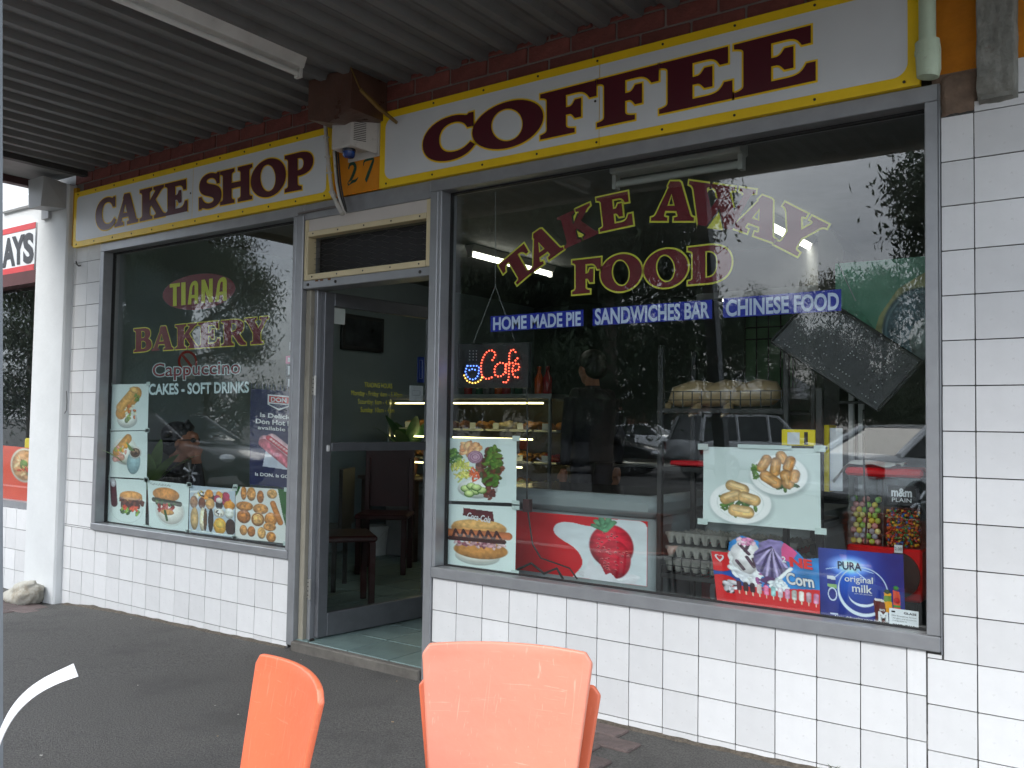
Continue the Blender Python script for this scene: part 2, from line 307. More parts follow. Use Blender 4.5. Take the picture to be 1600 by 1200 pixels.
def letter(ch, fmap, Y, m, parent, mo=None, d=.01, glyphs=GL, name='letter', ydir=1, fat=0.0):
    """ch drawn through fmap (unit box -> facade x,z); outline mo behind it; ydir=+1 puts the outline deeper"""
    polys = [[fmap(a, b) for a, b in c] for c in glyphs[ch]]
    o = flat(name, [grow(polys[0], fat)] + [grow(p, -fat) for p in polys[1:]] if fat else polys, Y, m, parent)
    if mo is not None:
        big = [grow(polys[0], d + fat)] + [grow(p, -(d * .8 + fat)) for p in polys[1:]]
        flat('outline', big, Y + .0015 * ydir, mo, o)
    return o
def linemap(base, top, x0, x1, Y):      # letters between two slanting image lines
    def ln(p, u): (a, b), (c, d) = p; return b + (d - b) * (u - a) / (c - a)
    def f(gx, gy):
        u = x0 + (x1 - x0) * gx; v = ln(base, u) + (ln(top, u) - ln(base, u)) * gy
        q = fac(u, v, Y); return (q[0], q[2])
    return f
def affmap(BL, BR, TL, Y):
    def f(gx, gy):
        u = BL[0] + (BR[0] - BL[0]) * gx + (TL[0] - BL[0]) * gy; v = BL[1] + (BR[1] - BL[1]) * gx + (TL[1] - BL[1]) * gy
        q = fac(u, v, Y); return (q[0], q[2])
    return f
TXT = {}
def text_mesh(body, bold=0.0, shear=0.0):      # the built-in sans as a flat mesh: verts, faces; x from 0..1 of its ink, y in cap heights
    k = (body, bold, shear)
    if k in TXT: return TXT[k]
    c = bpy.data.curves.new('t', 'FONT'); c.body = body; c.offset = bold; c.shear = shear; c.resolution_u = 4; c.fill_mode = 'FRONT'
    o = bpy.data.objects.new('t', c); me = bpy.data.meshes.new_from_object(o)
    v = np.array([q.co[:] for q in me.vertices]); f = [tuple(p.vertices) for p in me.polygons]
    bpy.data.objects.remove(o); bpy.data.meshes.remove(me); bpy.data.curves.remove(c)
    TXT[k] = (v, f); return v, f
CAPH = float(text_mesh('H')[0][:, 1].max())
def sans(name, body, fmap, Y, m, parent, bold=.0, shear=0.0, ref=None):
    v, f = text_mesh(body, bold, shear); r = text_mesh(ref or body, 0, shear)[0]
    x0, x1 = r[:, 0].min(), r[:, 0].max()
    pts = [fmap((a - x0) / (x1 - x0), b / CAPH) for a, b, _ in v]
    me = bpy.data.meshes.new(name); me.from_pydata([(a, Y, b) for a, b in pts], [], f); me.materials.append(m); me.update()
    if me.polygons and me.polygons[0].normal[1] > 0: me.flip_normals()
    return ob(name, me, parent)
# ============================================================ setting: ground
def gz(x, y):
    z = float(np.interp(x, [-9, -6.35, -5.95, -3.96, -1.6, 0, 5], [-.07, -.07, -.034, 0, .004, .03, .03]))
    k = max(0.0, min(1.0, 1 + (y + .2) / 3.5)) if y < -.2 else 1.0
    z *= k
    if y < -4.3: z -= .13
    return z
ASPH = mat('asphalt', (.097, .092, .084), rough=.93, var=.55, vscale=130, bump=1.0, bscale=260, dirt=((.052, .050, .046), 1.5, .50, .6))
def make_ground():
    xs = [-400, -120, -40, -20, -12] + list(np.arange(-9, 5.01, .25)) + [8, 14, 25, 60, 150, 400]
    ys = [-600, -200, -80, -40, -20, -10, -6, -4.303, -4.3] + list(np.arange(-4, -.2, .4)) + list(np.arange(-.2, .0601, .13)) + [.1]
    v = [(x, y, gz(x, y) + (.004 * mnoise.noise(Vector((x * 2.1, y * 2.3, 0))) if -5 < y < -.05 and -9 < x < 5 else 0)) for y in ys for x in xs]
    n = len(xs); f = [(j * n + i, j * n + i + 1, (j + 1) * n + i + 1, (j + 1) * n + i) for j in range(len(ys) - 1) for i in range(n - 1)]
    tag(MB().add(v, f).build('ground', ASPH, smooth='all'), kind='structure')
make_ground()
CONC = mat('concrete', (.36, .345, .31), rough=.9, var=.25, vscale=5, bump=.5, bscale=80, dirt=((.10, .095, .085), 9, .55, .8))
k = thing('kerb', 'low concrete kerb along the edge of the footpath', 'kerb', (0, -4.37, -.13))
for i in range(18):
    x = -22 + 2.4 * i; MB().bbox(x, x + 2.39, -4.45, -4.30, -.14, .012, .012).build('kerbstone', CONC, k)
# brick pavers let into the footpath
PAV = mat('paver', (.115, .085, .078), rough=.9, var=.3, vscale=14, bump=.5, bscale=120, objrand=.25, dirt=((.05, .045, .04), 12, .56, .8))
def pavers(name, label, x0, x1, y0, y1):
    t = thing(name, label, 'paving', ((x0 + x1) / 2, (y0 + y1) / 2, gz(x0, y0)))
    y = y1; r = 0
    me = MB().bbox(-.112, .112, -.0545, .0545, -.03, .011, .005).mesh('paver', PAV)
    while y - .115 > y0:
        x = x0 - (.115 if r % 2 else 0)
        while x < x1 - .05:
            o = ob('paver', me, None); o.location = (x + .115, y - .0575, gz(x + .1, y) + random.uniform(-.002, .002)); o.rotation_euler = (random.uniform(-.012, .012), random.uniform(-.012, .012), random.uniform(-.01, .01)); adopt(o, t)
            x += .23
        y -= .115; r += 1
pavers('paved_strip', 'strip of mauve brick pavers at the foot of the wall behind stacked chairs', -2.03, -1.76, -1.1, -.035)
pavers('paved_strip', 'narrow strip of reddish pavers in front of the white rendered pilaster', -6.75, -6.32, -1.6, -.12)
# ============================================================ setting: shop room behind the glass
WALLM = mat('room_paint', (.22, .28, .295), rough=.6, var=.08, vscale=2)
FLOORM = mat('floor_tile', S(105, 124, 122), rough=.35, var=.22, vscale=7, objrand=.12, bump=.1, dirt=((.06, .07, .065), 6, .6, .5))
def st(o): return tag(o, kind='structure')
ROOM = (-6.2, -.56, .1, 5.6, .05, 2.66)
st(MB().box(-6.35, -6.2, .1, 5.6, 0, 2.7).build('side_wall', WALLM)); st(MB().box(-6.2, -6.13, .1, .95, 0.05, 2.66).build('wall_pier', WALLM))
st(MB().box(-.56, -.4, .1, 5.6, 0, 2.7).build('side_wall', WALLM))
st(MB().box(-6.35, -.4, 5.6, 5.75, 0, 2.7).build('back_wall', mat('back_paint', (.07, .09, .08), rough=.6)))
st(MB().box(-6.35, -.4, .1, 5.75, 2.66, 2.72).build('ceiling', mat('ceiling_board', (.16, .165, .16), rough=.8)))
fl = st(MB().box(-6.35, -.4, .131, 5.75, -.06, .048).build('shop_floor', mat('floor_grout', (.05, .055, .05), rough=.9)))
me = MB().bbox(-.147, .147, -.147, .147, -.004, .005, .003).mesh('floor_tile', FLOORM)
for i in range(18):
    for j in range(11):
        o = ob('floor_tile', me); o.location = (-6.05 + .3 * i, .155 + .3 * j, .0505)
        if o.location.x > -.7 or (o.location.x > -2.6 and o.location.y > 1.5): bpy.data.objects.remove(o); continue
        adopt(o, fl)
# ============================================================ facade: tiled walls
P = .155
def tilemat():
    m = mat('wall_tile', (.74, .742, .735), rough=.13, var=.03, vscale=2.5, objrand=.10, coat=.0, dirt=((.30, .285, .25), 5, .60, .5), rvar=.08)
    return m
TILE = tilemat()
GROUT = mat('grout', (.075, .072, .066), rough=.95, var=.3, vscale=5, bump=.4, dirt=((.55, .54, .51), 4.2, .55, .9))
TME = MB().bbox(-.5, .5, -.5, .5, -.5, .5, .012).mesh('tile', TILE)
def tile(parent, x0, x1, z0, z1, y=0.0, g=.0020):
    o = ob('tile', TME); o.scale = (x1 - x0 - 2 * g, .010, z1 - z0 - 2 * g)
    o.location = ((x0 + x1) / 2, y + .005 + random.uniform(-.0006, .0006), (z0 + z1) / 2)
    o.rotation_euler = (random.gauss(0, .0022), random.gauss(0, .002), random.gauss(0, .0028)); adopt(o, parent)
def rows(z_anchor, lo, hi):
    zs = []; z = z_anchor
    while z > lo: z -= P
    z += P; zs = [lo]
    while z < hi - .012: zs.append(z); z += P
    zs.append(hi); return zs
# left: stallboard under the window and the pier beside it
tw = thing('tiled_wall', 'white glazed tile wall beneath the left window with its narrow side pier', 'wall', (-5.2, .05, -.05))
MB().box(-6.37, -3.962, .0075, .1, -.1, .484).build('backing', GROUT, tw); MB().box(-6.385, -5.997, .0075, .1, .4845, 2.49).build('backing', GROUT, tw)
xs = [-6.37] + [-6.265 + P * i for i in range(0, 15)] + [-3.963]
zs = rows(.341, -.09, .484)
for a, b in zip(xs[:-1], xs[1:]):
    for c, d in zip(zs[:-1], zs[1:]): tile(tw, a, b, max(c, -.09), d)
zs = rows(.341, .484, 2.49)
for a, b in zip([-6.385, -6.335, -6.18], [-6.335, -6.18, -5.997]):
    for c, d in zip(zs[:-1], zs[1:]): tile(tw, a, b, c, d)
hk = MB().tube([fac(119, 409, -.012), fac(120, 413, -.03), fac(123, 415.5, -.035), fac(126, 415, -.02)], .005, 6).build('hook', mat('rust_black', (.03, .025, .02), rough=.8), tw)
# right: stallboard and pier
tw = thing('tiled_wall', 'white glazed tile wall beneath the big right window and its wide right pier', 'wall', (-1.5, .05, 0))
MB().box(-2.913, -.6835, .0075, .1, -.05, .5025).build('backing', GROUT, tw); MB().box(-.683, .8, .0075, .1, -.05, 2.39).build('backing', GROUT, tw)
xs = [-2.912] + [-1.9868 + P * i for i in range(-5, 9)] + [-.6835]
zs = rows(.347, -.03, .5025)
for a, b in zip(xs[:-1], xs[1:]):
    for c, d in zip(zs[:-1], zs[1:]): tile(tw, a, b, c, d)
zs = rows(2.183, -.03, 2.341)
for c, d in zip(zs[:-1], zs[1:]):
    lowr = d < .52
    for a, b in ([(-.6816, -.5266)] if lowr else [(-.6305, -.5266)]): tile(tw, a, b, c, d)
    for i in range(6): tile(tw, -.5266 + P * 1.06 * i, -.5266 + P * 1.06 * (i + 1), c, d)
tile(tw, -.6816, -.6335, .478, .4945)
for i in range(6): tile(tw, -.5266 + P * 1.06 * i, -.5266 + P * 1.06 * (i + 1), 2.341, 2.38)
for i in range(3): tile(tw, -.395 + P * i, -.395 + P * (i + 1), 2.382, 2.50)
# upper right pier: orange render, brown mortar patch, bare steel column
ORA = mat('orange_render', S(205, 125, 12), rough=.75, var=.14, vscale=9, bump=.5, bscale=30, dirt=(S(110, 60, 25), 11, .60, .8))
t = thing('masonry_pier', 'orange painted masonry above the right tiled pier with a bare mortar patch', 'pier', (-.5, .05, 2.34))
o = MB().box(-.655, .8, .012, .2, 2.497, 3.3).build('render', ORA, t)
def rough_block(name, x0, x1, y0, y1, z0, z1, m, parent, amp=.008, n=9):
    v = []; f = []
    for j in range(n):
        for i in range(n):
            x = x0 + (x1 - x0) * i / (n - 1); z = z0 + (z1 - z0) * j / (n - 1); e = min(i, n - 1 - i, j, n - 1 - j)
            v.append((x + amp * .5 * mnoise.noise(Vector((x * 30, z * 30, 3))), (y1 if e == 0 else y0) + amp * mnoise.noise(Vector((x * 40, z * 40, 1))), z + amp * .5 * mnoise.noise(Vector((x * 30, z * 30, 9)))))
    for j in range(n - 1):
        for i in range(n - 1): f.append((j * n + i, j * n + i + 1, (j + 1) * n + i + 1, (j + 1) * n + i))
    return MB().add(v, f).build(name, m, parent, smooth='all')
rough_block('mortar_patch', -.633, -.515, -.004, .012, 2.343, 2.492, mat('mortar_brown', S(128, 108, 92), rough=.95, var=.25, vscale=18, bump=.7, bscale=50), t)
MB().box(-.66, -.4, .011, .1, 2.33, 2.4965).build('backing', mat('mortar_brown', (.1, .08, .06)), t)
t = thing('steel_column', 'corroded grey steel column stub above the right tiled pier', 'column', (-.455, -.03, 2.38))
rough_block('flange', -.515, -.392, -.055, .005, 2.36, 3.25, mat('corroded_steel', S(128, 128, 120), rough=.8, var=.3, vscale=15, bump=.9, bscale=45, dirt=(S(92, 50, 35), 16, .62, .9)), t, amp=.006, n=22)
MB().box(-.500, -.405, -.03, .011, 2.37, 3.25).build('web', MATS['corroded_steel'], t)
# pale green drainpipe beside the sign
PIPE = mat('pipe_green', S(190, 205, 178), rough=.55, var=.1, dirt=(S(120, 110, 90), 14, .6, .6), bump=.1)
t = thing('drainpipe', 'pale green painted drainpipe at the right end of the coffee sign', 'pipe', (-.66, -.05, 2.48))
MB().tube([(-.662, -.05, 2.60), (-.662, -.05, 3.2)], .028, 14).build('pipe', PIPE, t, smooth=True)
MB().tube([(-.661, -.05, 2.475), (-.658, -.05, 2.50), (-.660, -.05, 2.57), (-.662, -.05, 2.60)], [.036, .04, .042, .040], 14).build('socket', PIPE, t, smooth=True)
MB().lathe([(.028, 0), (.043, .002), (.043, .014), (.028, .016)], (-.661, -.05, 2.555), 14).build('collar', PIPE, t, smooth=True)
# ============================================================ facade: brick band above the signs
BRK = mat('brick', (.21, .062, .048), rough=.85, var=.25, vscale=16, bump=.5, bscale=70, objrand=.22)
bw = thing('brick_wall', 'dark red brick band between the shop signs and the awning soffit', 'wall', (-3.5, .05, 2.47))
MB().box(-6.39, -.655, .008, .12, 2.50, 3.3).build('mortar', mat('mortar_grey', (.23, .19, .17), rough=.95, var=.2, bump=.4), bw)
me = MB().bbox(-.112, .112, -.012, .012, -.037, .037, .004).mesh('brick', BRK)
for r in range(4):
    z = 2.8 + .0845 * r + .0; x = -6.385 + .112 + (.1175 if r % 2 else 0)
    while x < -.66 - .06:
        o = ob('brick', me, None); o.location = (x, .0115 + random.uniform(-.0015, .0015), z); o.rotation_euler = (0, random.gauss(0, .004), random.gauss(0, .004)); adopt(o, bw); x += .235
# ============================================================ awning over the footpath
SOF = mat('soffit_metal', (.16, .161, .156), rough=.6, var=.14, vscale=1.6, dirt=((.075, .072, .06), 2.6, .55, .55))
aw = thing('awning', 'dark grey corrugated metal awning over the footpath', 'awning', (-2, -1.2, 3.0))
prof = []; x = -6.2
while x < .9:
    prof += [(x, 3.032), (x + .016, 2.998), (x + .058, 2.998), (x + .074, 3.032), (x + .104, 3.034), (x + .112, 3.027), (x + .126, 3.027), (x + .134, 3.034)]; x += .167
v = [(a, y, b) for y in (.004, -.6, -1.2, -2.32) for a, b in prof]; n = len(prof)
f = [(j * n + i, j * n + i + 1, (j + 1) * n + i + 1, (j + 1) * n + i) for j in range(3) for i in range(n - 1)]
MB().add(v, f).build('corrugated_soffit', SOF, aw)
DKS = mat('dark_steel', (.05, .048, .045), rough=.6, var=.2)
MB().box(-6.2, .95, -2.42, -2.325, 2.985, 3.34).build('gutter', mat('fascia_cream', (.50, .47, .40), rough=.6, dirt=((.15, .13, .1), 3, .6, .6)), aw)
MB().box(-6.80, .95, -2.32, .11, 3.30, 3.33).build('roof_sheet', SOF, aw)
MB().box(-6.26, -6.205, -2.32, -.01, 2.965, 3.05).build('edge_trim', DKS, aw)
rn = thing('awning', 'lower flat grey awning soffit of the neighbouring shop at the left', 'awning', (-6.6, -1.2, 2.9))
MB().box(-6.72, -6.265, -1.55, -.03, 2.985, 3.0).build('soffit_panel', mat('soffit_flat', (.27, .275, .265), rough=.6), rn)
MB().box(-6.72, -6.265, -2.32, -1.557, 2.985, 3.0).build('soffit_panel', MATS['soffit_flat'], rn)
MB().box(-6.80, -6.725, -2.32, -.03, 2.935, 3.03).build('edge_beam', mat('dark_red_paint', (.055, .022, .02), rough=.6), rn)
# awning post with a cable tie
t = thing('awning_post', 'grey awning post at the left edge of the picture', 'post', (-2.405, -2.3, 0))
GPOST = mat('post_paint', S(120, 125, 128), rough=.5, var=.1, dirt=((.1, .09, .08), 8, .62, .6))
pb, pt_ = fac(5, 1150, -2.26), fac(4, 0, -2.26); k0 = (pt_[0] - pb[0]) / (pt_[2] - pb[2]); xb = pb[0] - k0 * pb[2]; xt = xb + k0 * 3.0
MB().add([(a + dx, y, z) for a, z in ((xb, 0), (xt, 3.0)) for dx, y in ((-.08, -2.34), (0, -2.34), (0, -2.26), (-.08, -2.26))], [(0, 3, 2, 1), (4, 5, 6, 7), (0, 1, 5, 4), (1, 2, 6, 5), (2, 3, 7, 6), (3, 0, 4, 7)]).build('shaft', GPOST, t); MB().bbox(xb - .14, xb + .06, -2.4, -2.2, 0, .012, .003).build('base_plate', GPOST, t)
st_ = []
cpx = [(-22, 1215, 10), (-8, 1178, 11), (4, 1140, 13), (26, 1105, 16), (56, 1077, 17), (88, 1059, 19), (119, 1046, 22)]
_t = np.linspace(0, 6, 25); cpx = list(zip(*[np.polyval(np.polyfit(range(7), [c_[j] for c_ in cpx], 4), _t) for j in range(3)]))
vv = []
for i, (u, w, h) in enumerate(cpx):
    D = 2.22 - .005 * i
    a = deep(u - h * .22, w - h * .42, D); b = deep(u + h * .12, w + h * .5, D - .012); vv += [a, b]
fs = [(2 * i, 2 * i + 1, 2 * i + 3, 2 * i + 2) for i in range(len(cpx) - 1)]
o = MB().add(vv, fs).build('cable_tie', mat('white_plastic', (.82, .82, .82), rough=.4, var=.04)); 
md = o.modifiers.new('t', 'SOLIDIFY'); md.thickness = .002
tag(o, 'long white plastic cable tie tail curling from the awning post', 'cable tie')
# fluorescent batten under the awning
def batten(name, label, x, y0, y1, z, lit, group=None, along='y', housing=None):
    t = thing(name, label, 'light', (x, (y0 + y1) / 2, z), group)
    B = MB(); hm = housing or mat('batten_white', (.62, .61, .57), rough=.5, dirt=((.2, .17, .12), 9, .6, .5))
    if along == 'y':
        B.add([(x - .05, y0, z), (x + .05, y0, z), (x + .05, y1, z), (x - .05, y1, z), (x - .028, y0, z - .05), (x + .028, y0, z - .05), (x + .028, y1, z - .05), (x - .028, y1, z - .05)], [(0, 1, 2, 3), (4, 5, 6, 7), (0, 1, 5, 4), (1, 2, 6, 5), (2, 3, 7, 6), (3, 0, 4, 7)]).build('housing', hm, t)
        for y in (y0, y1 - .018): MB().box(x - .02, x + .02, y, y + .018, z - .095, z - .05).build('lamp_holder', hm, t)
        MB().tube([(x, y0 + .018, z - .075), (x, y1 - .018, z - .075)], .014, 10).build('tube', lit, t, smooth=True)
    else:
        MB().bbox(x - y1 / 2, x + y1 / 2, y0 - .05, y0 + .05, z - .055, z, .006).build('housing', hm, t)
        for q in (x - y1 / 2, x + y1 / 2 - .02): MB().box(q, q + .02, y0 - .02, y0 + .02, z - .12, z - .055).build('lamp_holder', hm, t)
        MB().tube([(x - y1 / 2 + .02, y0, z - .095), (x + y1 / 2 - .02, y0, z - .095)], .017, 10).build('tube', lit, t, smooth=True)
    return t
OFFT = mat('tube_off', (.66, .66, .62), rough=.25, var=.05); LIT = mat('tube_lit', (.9, .9, .85), emit=(1, .96, .84), estr=4)
batten('batten_light', 'unlit double fluorescent batten fixed under the awning', -3.38, -2.0, -.51, 3.0, OFFT)
# ============================================================ signs
WHT = mat('sign_white', (.68, .70, .70), rough=.45, var=.04, vscale=3, dirt=((.34, .32, .28), 4.5, .70, .35)); YEL = mat('sign_yellow', S(246, 206, 24), rough=.45, var=.05, vscale=8, dirt=(S(170, 125, 20), 13, .70, .4))
MAR = mat('sign_maroon', S(78, 14, 28), rough=.4, var=.05); DKM = mat('screw', (.05, .045, .04), rough=.5, metal=.6)
YS = -.032
def sign(label, x0, x1, z0, z1, seam, words, screws_top, rad):
    t = thing('shop_sign', label, 'sign', ((x0 + x1) / 2, YS, z0))
    b = .038
    for a, c in ((x0, seam - .0012), (seam + .0012, x1)): MB().box(a, c, YS, -.002, z0, z1).build('board', YEL, t)
    def rr(X0, X1, Z0, Z1, r, corners):
        p = []
        for (cx, cz, a0, k) in ((X1 - r, Z1 - r, 0, 'tr'), (X0 + r, Z1 - r, 90, 'tl'), (X0 + r, Z0 + r, 180, 'bl'), (X1 - r, Z0 + r, 270, 'br')):
            if k in corners: p += [(cx + r * math.cos(math.radians(a0 + 10 * i)), cz + r * math.sin(math.radians(a0 + 10 * i))) for i in range(10)]
            else: p.append((X1 if 'r' in k else X0, Z1 if 't' in k else Z0))
        return p
    flat('white_panel', [rr(x0 + b, seam - .0014, z0 + b, z1 - b, rad, ('tl', 'bl'))], YS - .0014, WHT, t)
    flat('white_panel', [rr(seam + .0014, x1 - b, z0 + b, z1 - b, rad, ('tr', 'br'))], YS - .0014, WHT, t)
    for base, top, ls in words:
        for ch, a, c in ls: letter(ch, linemap(base, top, a, c, YS - .005), YS - .005, MAR, t, YEL, .0075, fat=.005)
    sm = MB().lathe([(.0055, 0), (.005, -.0025), (.002, -.0036)], (0, 0, 0), 8, axis='y').mesh('screw', DKM)
    for i in range(screws_top):
        for z in (z0 + .018, z1 - .018):
            o = ob('screw', sm); o.location = (x0 + .05 + (x1 - x0 - .1) * i / (screws_top - 1), YS - .0016, z); adopt(o, t)
    for z in (z0 + .2,): o = ob('screw', sm); o.location = (seam - .02, YS - .0030, z); adopt(o, t)
    return t
q = lambda pts, ox, oy, k: [(ox + k * a, oy + k * b) for a, b in pts]
def xr(ls, ox, k): return [(c, ox + k * a, ox + k * b) for c, a, b in ls]
sgl = sign('white board with yellow border reading CAKE SHOP', -6.33, -3.665, 2.463, 2.858, -4.915, [
    (q([(303, 624), (730, 530)], 100, 190, .2625), q([(455, 412), (723, 347)], 100, 190, .2625), xr([('C', 190, 306), ('A', 303, 438), ('K', 453, 598), ('E', 603, 732)], 100, .2625)),
    (q([(805, 519), (1395, 403)], 100, 190, .2625), q([(940, 300), (1318, 208)], 100, 190, .2625), xr([('S', 805, 935), ('H', 932, 1117), ('O', 1114, 1318), ('P', 1317, 1480)], 100, .2625))], 12, .03)
sgr = sign('large white board with yellow border reading COFFEE', -3.302, -.692, 2.463, 2.858, -1.985, [
    (q([(498, 476), (1530, 253)], 640, 20, .4125), q([(500, 312), (1510, 54)], 640, 20, .4125), xr([('C', 52, 243), ('O', 240, 503), ('F', 498, 704), ('F', 713, 940), ('E', 949, 1218), ('E', 1233, 1533)], 640, .4125))], 9, .05)
MB().box(-6.41, -6.331, -.018, .006, 2.478, 2.90).build('sign_return', mat('orange_edge', S(205, 150, 15), rough=.6, dirt=(S(90, 60, 20), 12, .6, .7)), sgl)
# house number panel between the signs
t = thing('number_panel', 'orange wall panel with the hand painted green number 27', 'sign', (-3.48, -.01, 2.47))
MB().box(-3.664, -3.303, -.012, .007, 2.467, 2.86).build('panel', mat('orange_panel', S(222, 140, 15), rough=.6, var=.1, vscale=10, bump=.2, dirt=(S(150, 85, 20), 9, .64, .5)), t)
GRN = mat('number_green', S(20, 70, 55), rough=.5, var=.2, vscale=20)
def nmap(x0, y0, x1, y1):
    def f(a, b): p = fac(480 + .2083 * (x0 + (x1 - x0) * a), 90 + .2083 * (y0 + (y1 - y0) * b), -.0145); return (p[0], p[2])
    return f
f2 = nmap(303, 955, 385, 790); f7 = nmap(420, 930, 497, 755)
flat('numeral', [[f2(a, b) for a, b in stroke([(.08, .72), (.22, .92), (.52, .98), (.70, .80), (.55, .52), (.25, .20), (.05, .04), (.40, .14), (.72, .20), (.98, .34)], [.05, .07, .09, .12, .11, .08, .07, .07, .06, .02])]], -.0145, GRN, t)
flat('numeral', [[f7(a, b) for a, b in stroke([(.02, .68), (.10, .86), (.40, .93), (.98, .97), (.78, .66), (.48, .30), (.25, .02)], [.03, .05, .05, .07, .10, .12, .10])]], -.0145, GRN, t)
# alarm siren, taped parcel, conduit
t = thing('alarm_box', 'weathered white alarm siren box with a blue strobe above the number', 'alarm', (-3.43, -.1, 2.64))
ALW = mat('alarm_white', (.58, .56, .52), rough=.55, var=.08, dirt=((.13, .09, .07), 17, .60, .7))
MB().bbox(-3.545, -3.395, -.15, -.016, 2.675, 2.835, .008).build('case', ALW, t, smooth=True); MB().bbox(-3.55, -3.318, -.0225, -.0135, 2.64, 2.84, .003).build('back_plate', ALW, t)
MB().add([(-3.395, -.148, 2.677), (-3.395, -.148, 2.833), (-3.330, -.024, 2.65), (-3.330, -.024, 2.82)], [(0, 1, 3, 2)]).build('cheek', ALW, t)
B = MB()
for i in range(11):
    z = 2.705 + .0095 * i; B.add([(-3.389, -.138, z + .001), (-3.389, -.138, z + .005), (-3.358, -.079, z + .004), (-3.358, -.079, z)], [(0, 1, 2, 3)])
B.build('louvre', mat('louvre_dark', (.04, .03, .03), rough=.7), t); tag(t.children[-1], kind='stuff')
MB().lathe([(.034, 0), (.036, -.01), (.034, -.016)], (-3.455, -.105, 2.677), 16).build('strobe_base', mat('strobe_dark', (.015, .017, .03), rough=.3), t, smooth=True)
MB().lathe([(.033, -.016), (.032, -.035), (.026, -.045), (.012, -.048)], (-3.455, -.105, 2.677), 16).build('strobe_lens', mat('strobe_blue', S(20, 60, 130), rough=.12, var=.1), t, smooth=True)
t = thing('wrapped_box', 'brown parcel wrapped box hung from the soffit above the alarm', 'box', (-3.43, -.15, 2.8))
BRN = mat('brown_wrap', S(92, 66, 55), rough=.38, var=.2, vscale=7, bump=.5, bscale=16, rvar=.15)
B = MB(); nx, ny, nz_ = 8, 6, 6
def bxp(a, b, c): 
    k = 1 + .03 * mnoise.noise(Vector((a * 3, b * 3, c * 4))); return (-3.60 + .315 * a, -.262 + .255 * b, 2.815 - .045 * (1 - abs(2 * a - 1)) * (1 - c) * (1 - b) + .205 * c * k)
for (fa, na, nb) in ((lambda s, t_: bxp(s, 0, t_), 8, 6), (lambda s, t_: bxp(1, s, t_), 6, 6), (lambda s, t_: bxp(0, s, t_), 6, 6), (lambda s, t_: bxp(s, t_, 0), 8, 6), (lambda s, t_: bxp(s, 1, t_), 8, 6)):
    v = [fa(i / na, j / nb) for j in range(nb + 1) for i in range(na + 1)]; B.add(v, [(j * (na + 1) + i, j * (na + 1) + i + 1, (j + 1) * (na + 1) + i + 1, (j + 1) * (na + 1) + i) for j in range(nb) for i in range(na)])
B.build('wrapping', BRN, t)
pA, pB, pC = fac(548, 105, -.285), fac(563, 140, -.275), fac(620, 192, -.045)
MB().tube([pA, pB], .004, 5).build('tape_tail', mat('tape_brown', S(120, 92, 40), rough=.35), t); MB().tube([pB, (pB + pC) / 2 + np.array([0.0, -.01, -.004]), pC], [.010, .012, .009], 5).build('tape_tail', MATS['tape_brown'], t)
t = thing('conduit', 'dirty white conduit and black cables drooping from the alarm to the transom', 'cable', (-3.6, -.06, 2.4))
CDT = mat('conduit_white', (.55, .53, .48), rough=.6, dirt=((.12, .10, .08), 22, .56, .7)); CBL = mat('cable_black', (.02, .02, .018), rough=.5)
c1 = [fac(u, v, -.06) for u, v in ((508, 190), (510, 215), (512, 245), (515, 270), (519, 300), (526, 318), (534, 332))]
MB().tube(c1, .0105, 9).build('conduit_run', CDT, t, smooth=True)
for i in (1, 2, 3, 4): MB().tube([c1[i] + np.array([-.02, -.002, .002]), c1[i] + np.array([.02, -.002, -.002])], .005, 6).build('saddle', CDT, t)
MB().tube([fac(519, 300, -.058), fac(522, 307, -.06)], .015, 10).build('coupling', CDT, t); MB().tube([fac(527, 318, -.06), fac(536, 334, -.062)], .015, 10).build('coupling', CDT, t)
for k_, off in enumerate((0, 3, 6)):
    MB().tube([fac(522 + off, 236, -.07), fac(524 + off, 262, -.075), fac(526 + off, 285, -.08), fac(530 + off, 308, -.075), fac(537 + off * .6, 326, -.065), fac(541, 333, -.05)], .0045 if k_ != 0 else .008, 7).build('cable', CBL if k_ else CDT, t, smooth=True)
MB().tube([fac(466, 334, -.018), fac(500, 327, -.018), fac(528, 322, -.02)], .006, 6).build('cable', mat('cable_grey', (.16, .14, .13), rough=.6), t)
# ============================================================ neighbouring shop on the left
REN = mat('white_render', (.66, .675, .665), rough=.75, var=.06, vscale=3, bump=.18, bscale=25, dirt=((.42, .43, .41), 3.5, .66, .5))
t = thing('rendered_wall', 'white rendered facade and pilaster of the neighbouring shop', 'wall', (-6.6, -.02, -.07))
MB().bbox(-6.81, -6.372, -.055, .12, -.12, 2.93, .012).build('pilaster', REN, t)
MB().box(-9.5, -6.80, .02, .2, 2.66, 3.3).build('upper_wall', REN, t); MB().box(-7.6, -6.405, .012, .2, 2.931, 3.3).build('upper_wall', REN, t)
MB().bbox(-7.5, -6.86, -.012, .019, 2.86, 2.96, .008).build('ledge', REN, t)
for i in range(10):
    for j in range(4): tile(t, -8.4 + P * i * 1.03, -8.4 + P * (i + 1) * 1.03, -.07 + P * j, -.07 + P * (j + 1), .03)
MB().box(-8.4, -6.80, .0375, .2, -.12, .548).build('backing', GROUT, t)
cr_ = [fac(u, v, -.058) for u, v in ((104, 611), (104.5, 628), (104, 641), (101, 646))]
MB().tube(cr_, .003, 4).build('crack', mat('crack', (.12, .12, .11), rough=1), t)
t = thing('stone_lump', 'rough pale concrete lump at the foot of the white pilaster', 'stone', (-6.6, -.12, -.07))
bm = bmesh.new(); bmesh.ops.create_icosphere(bm, subdivisions=4, radius=1)
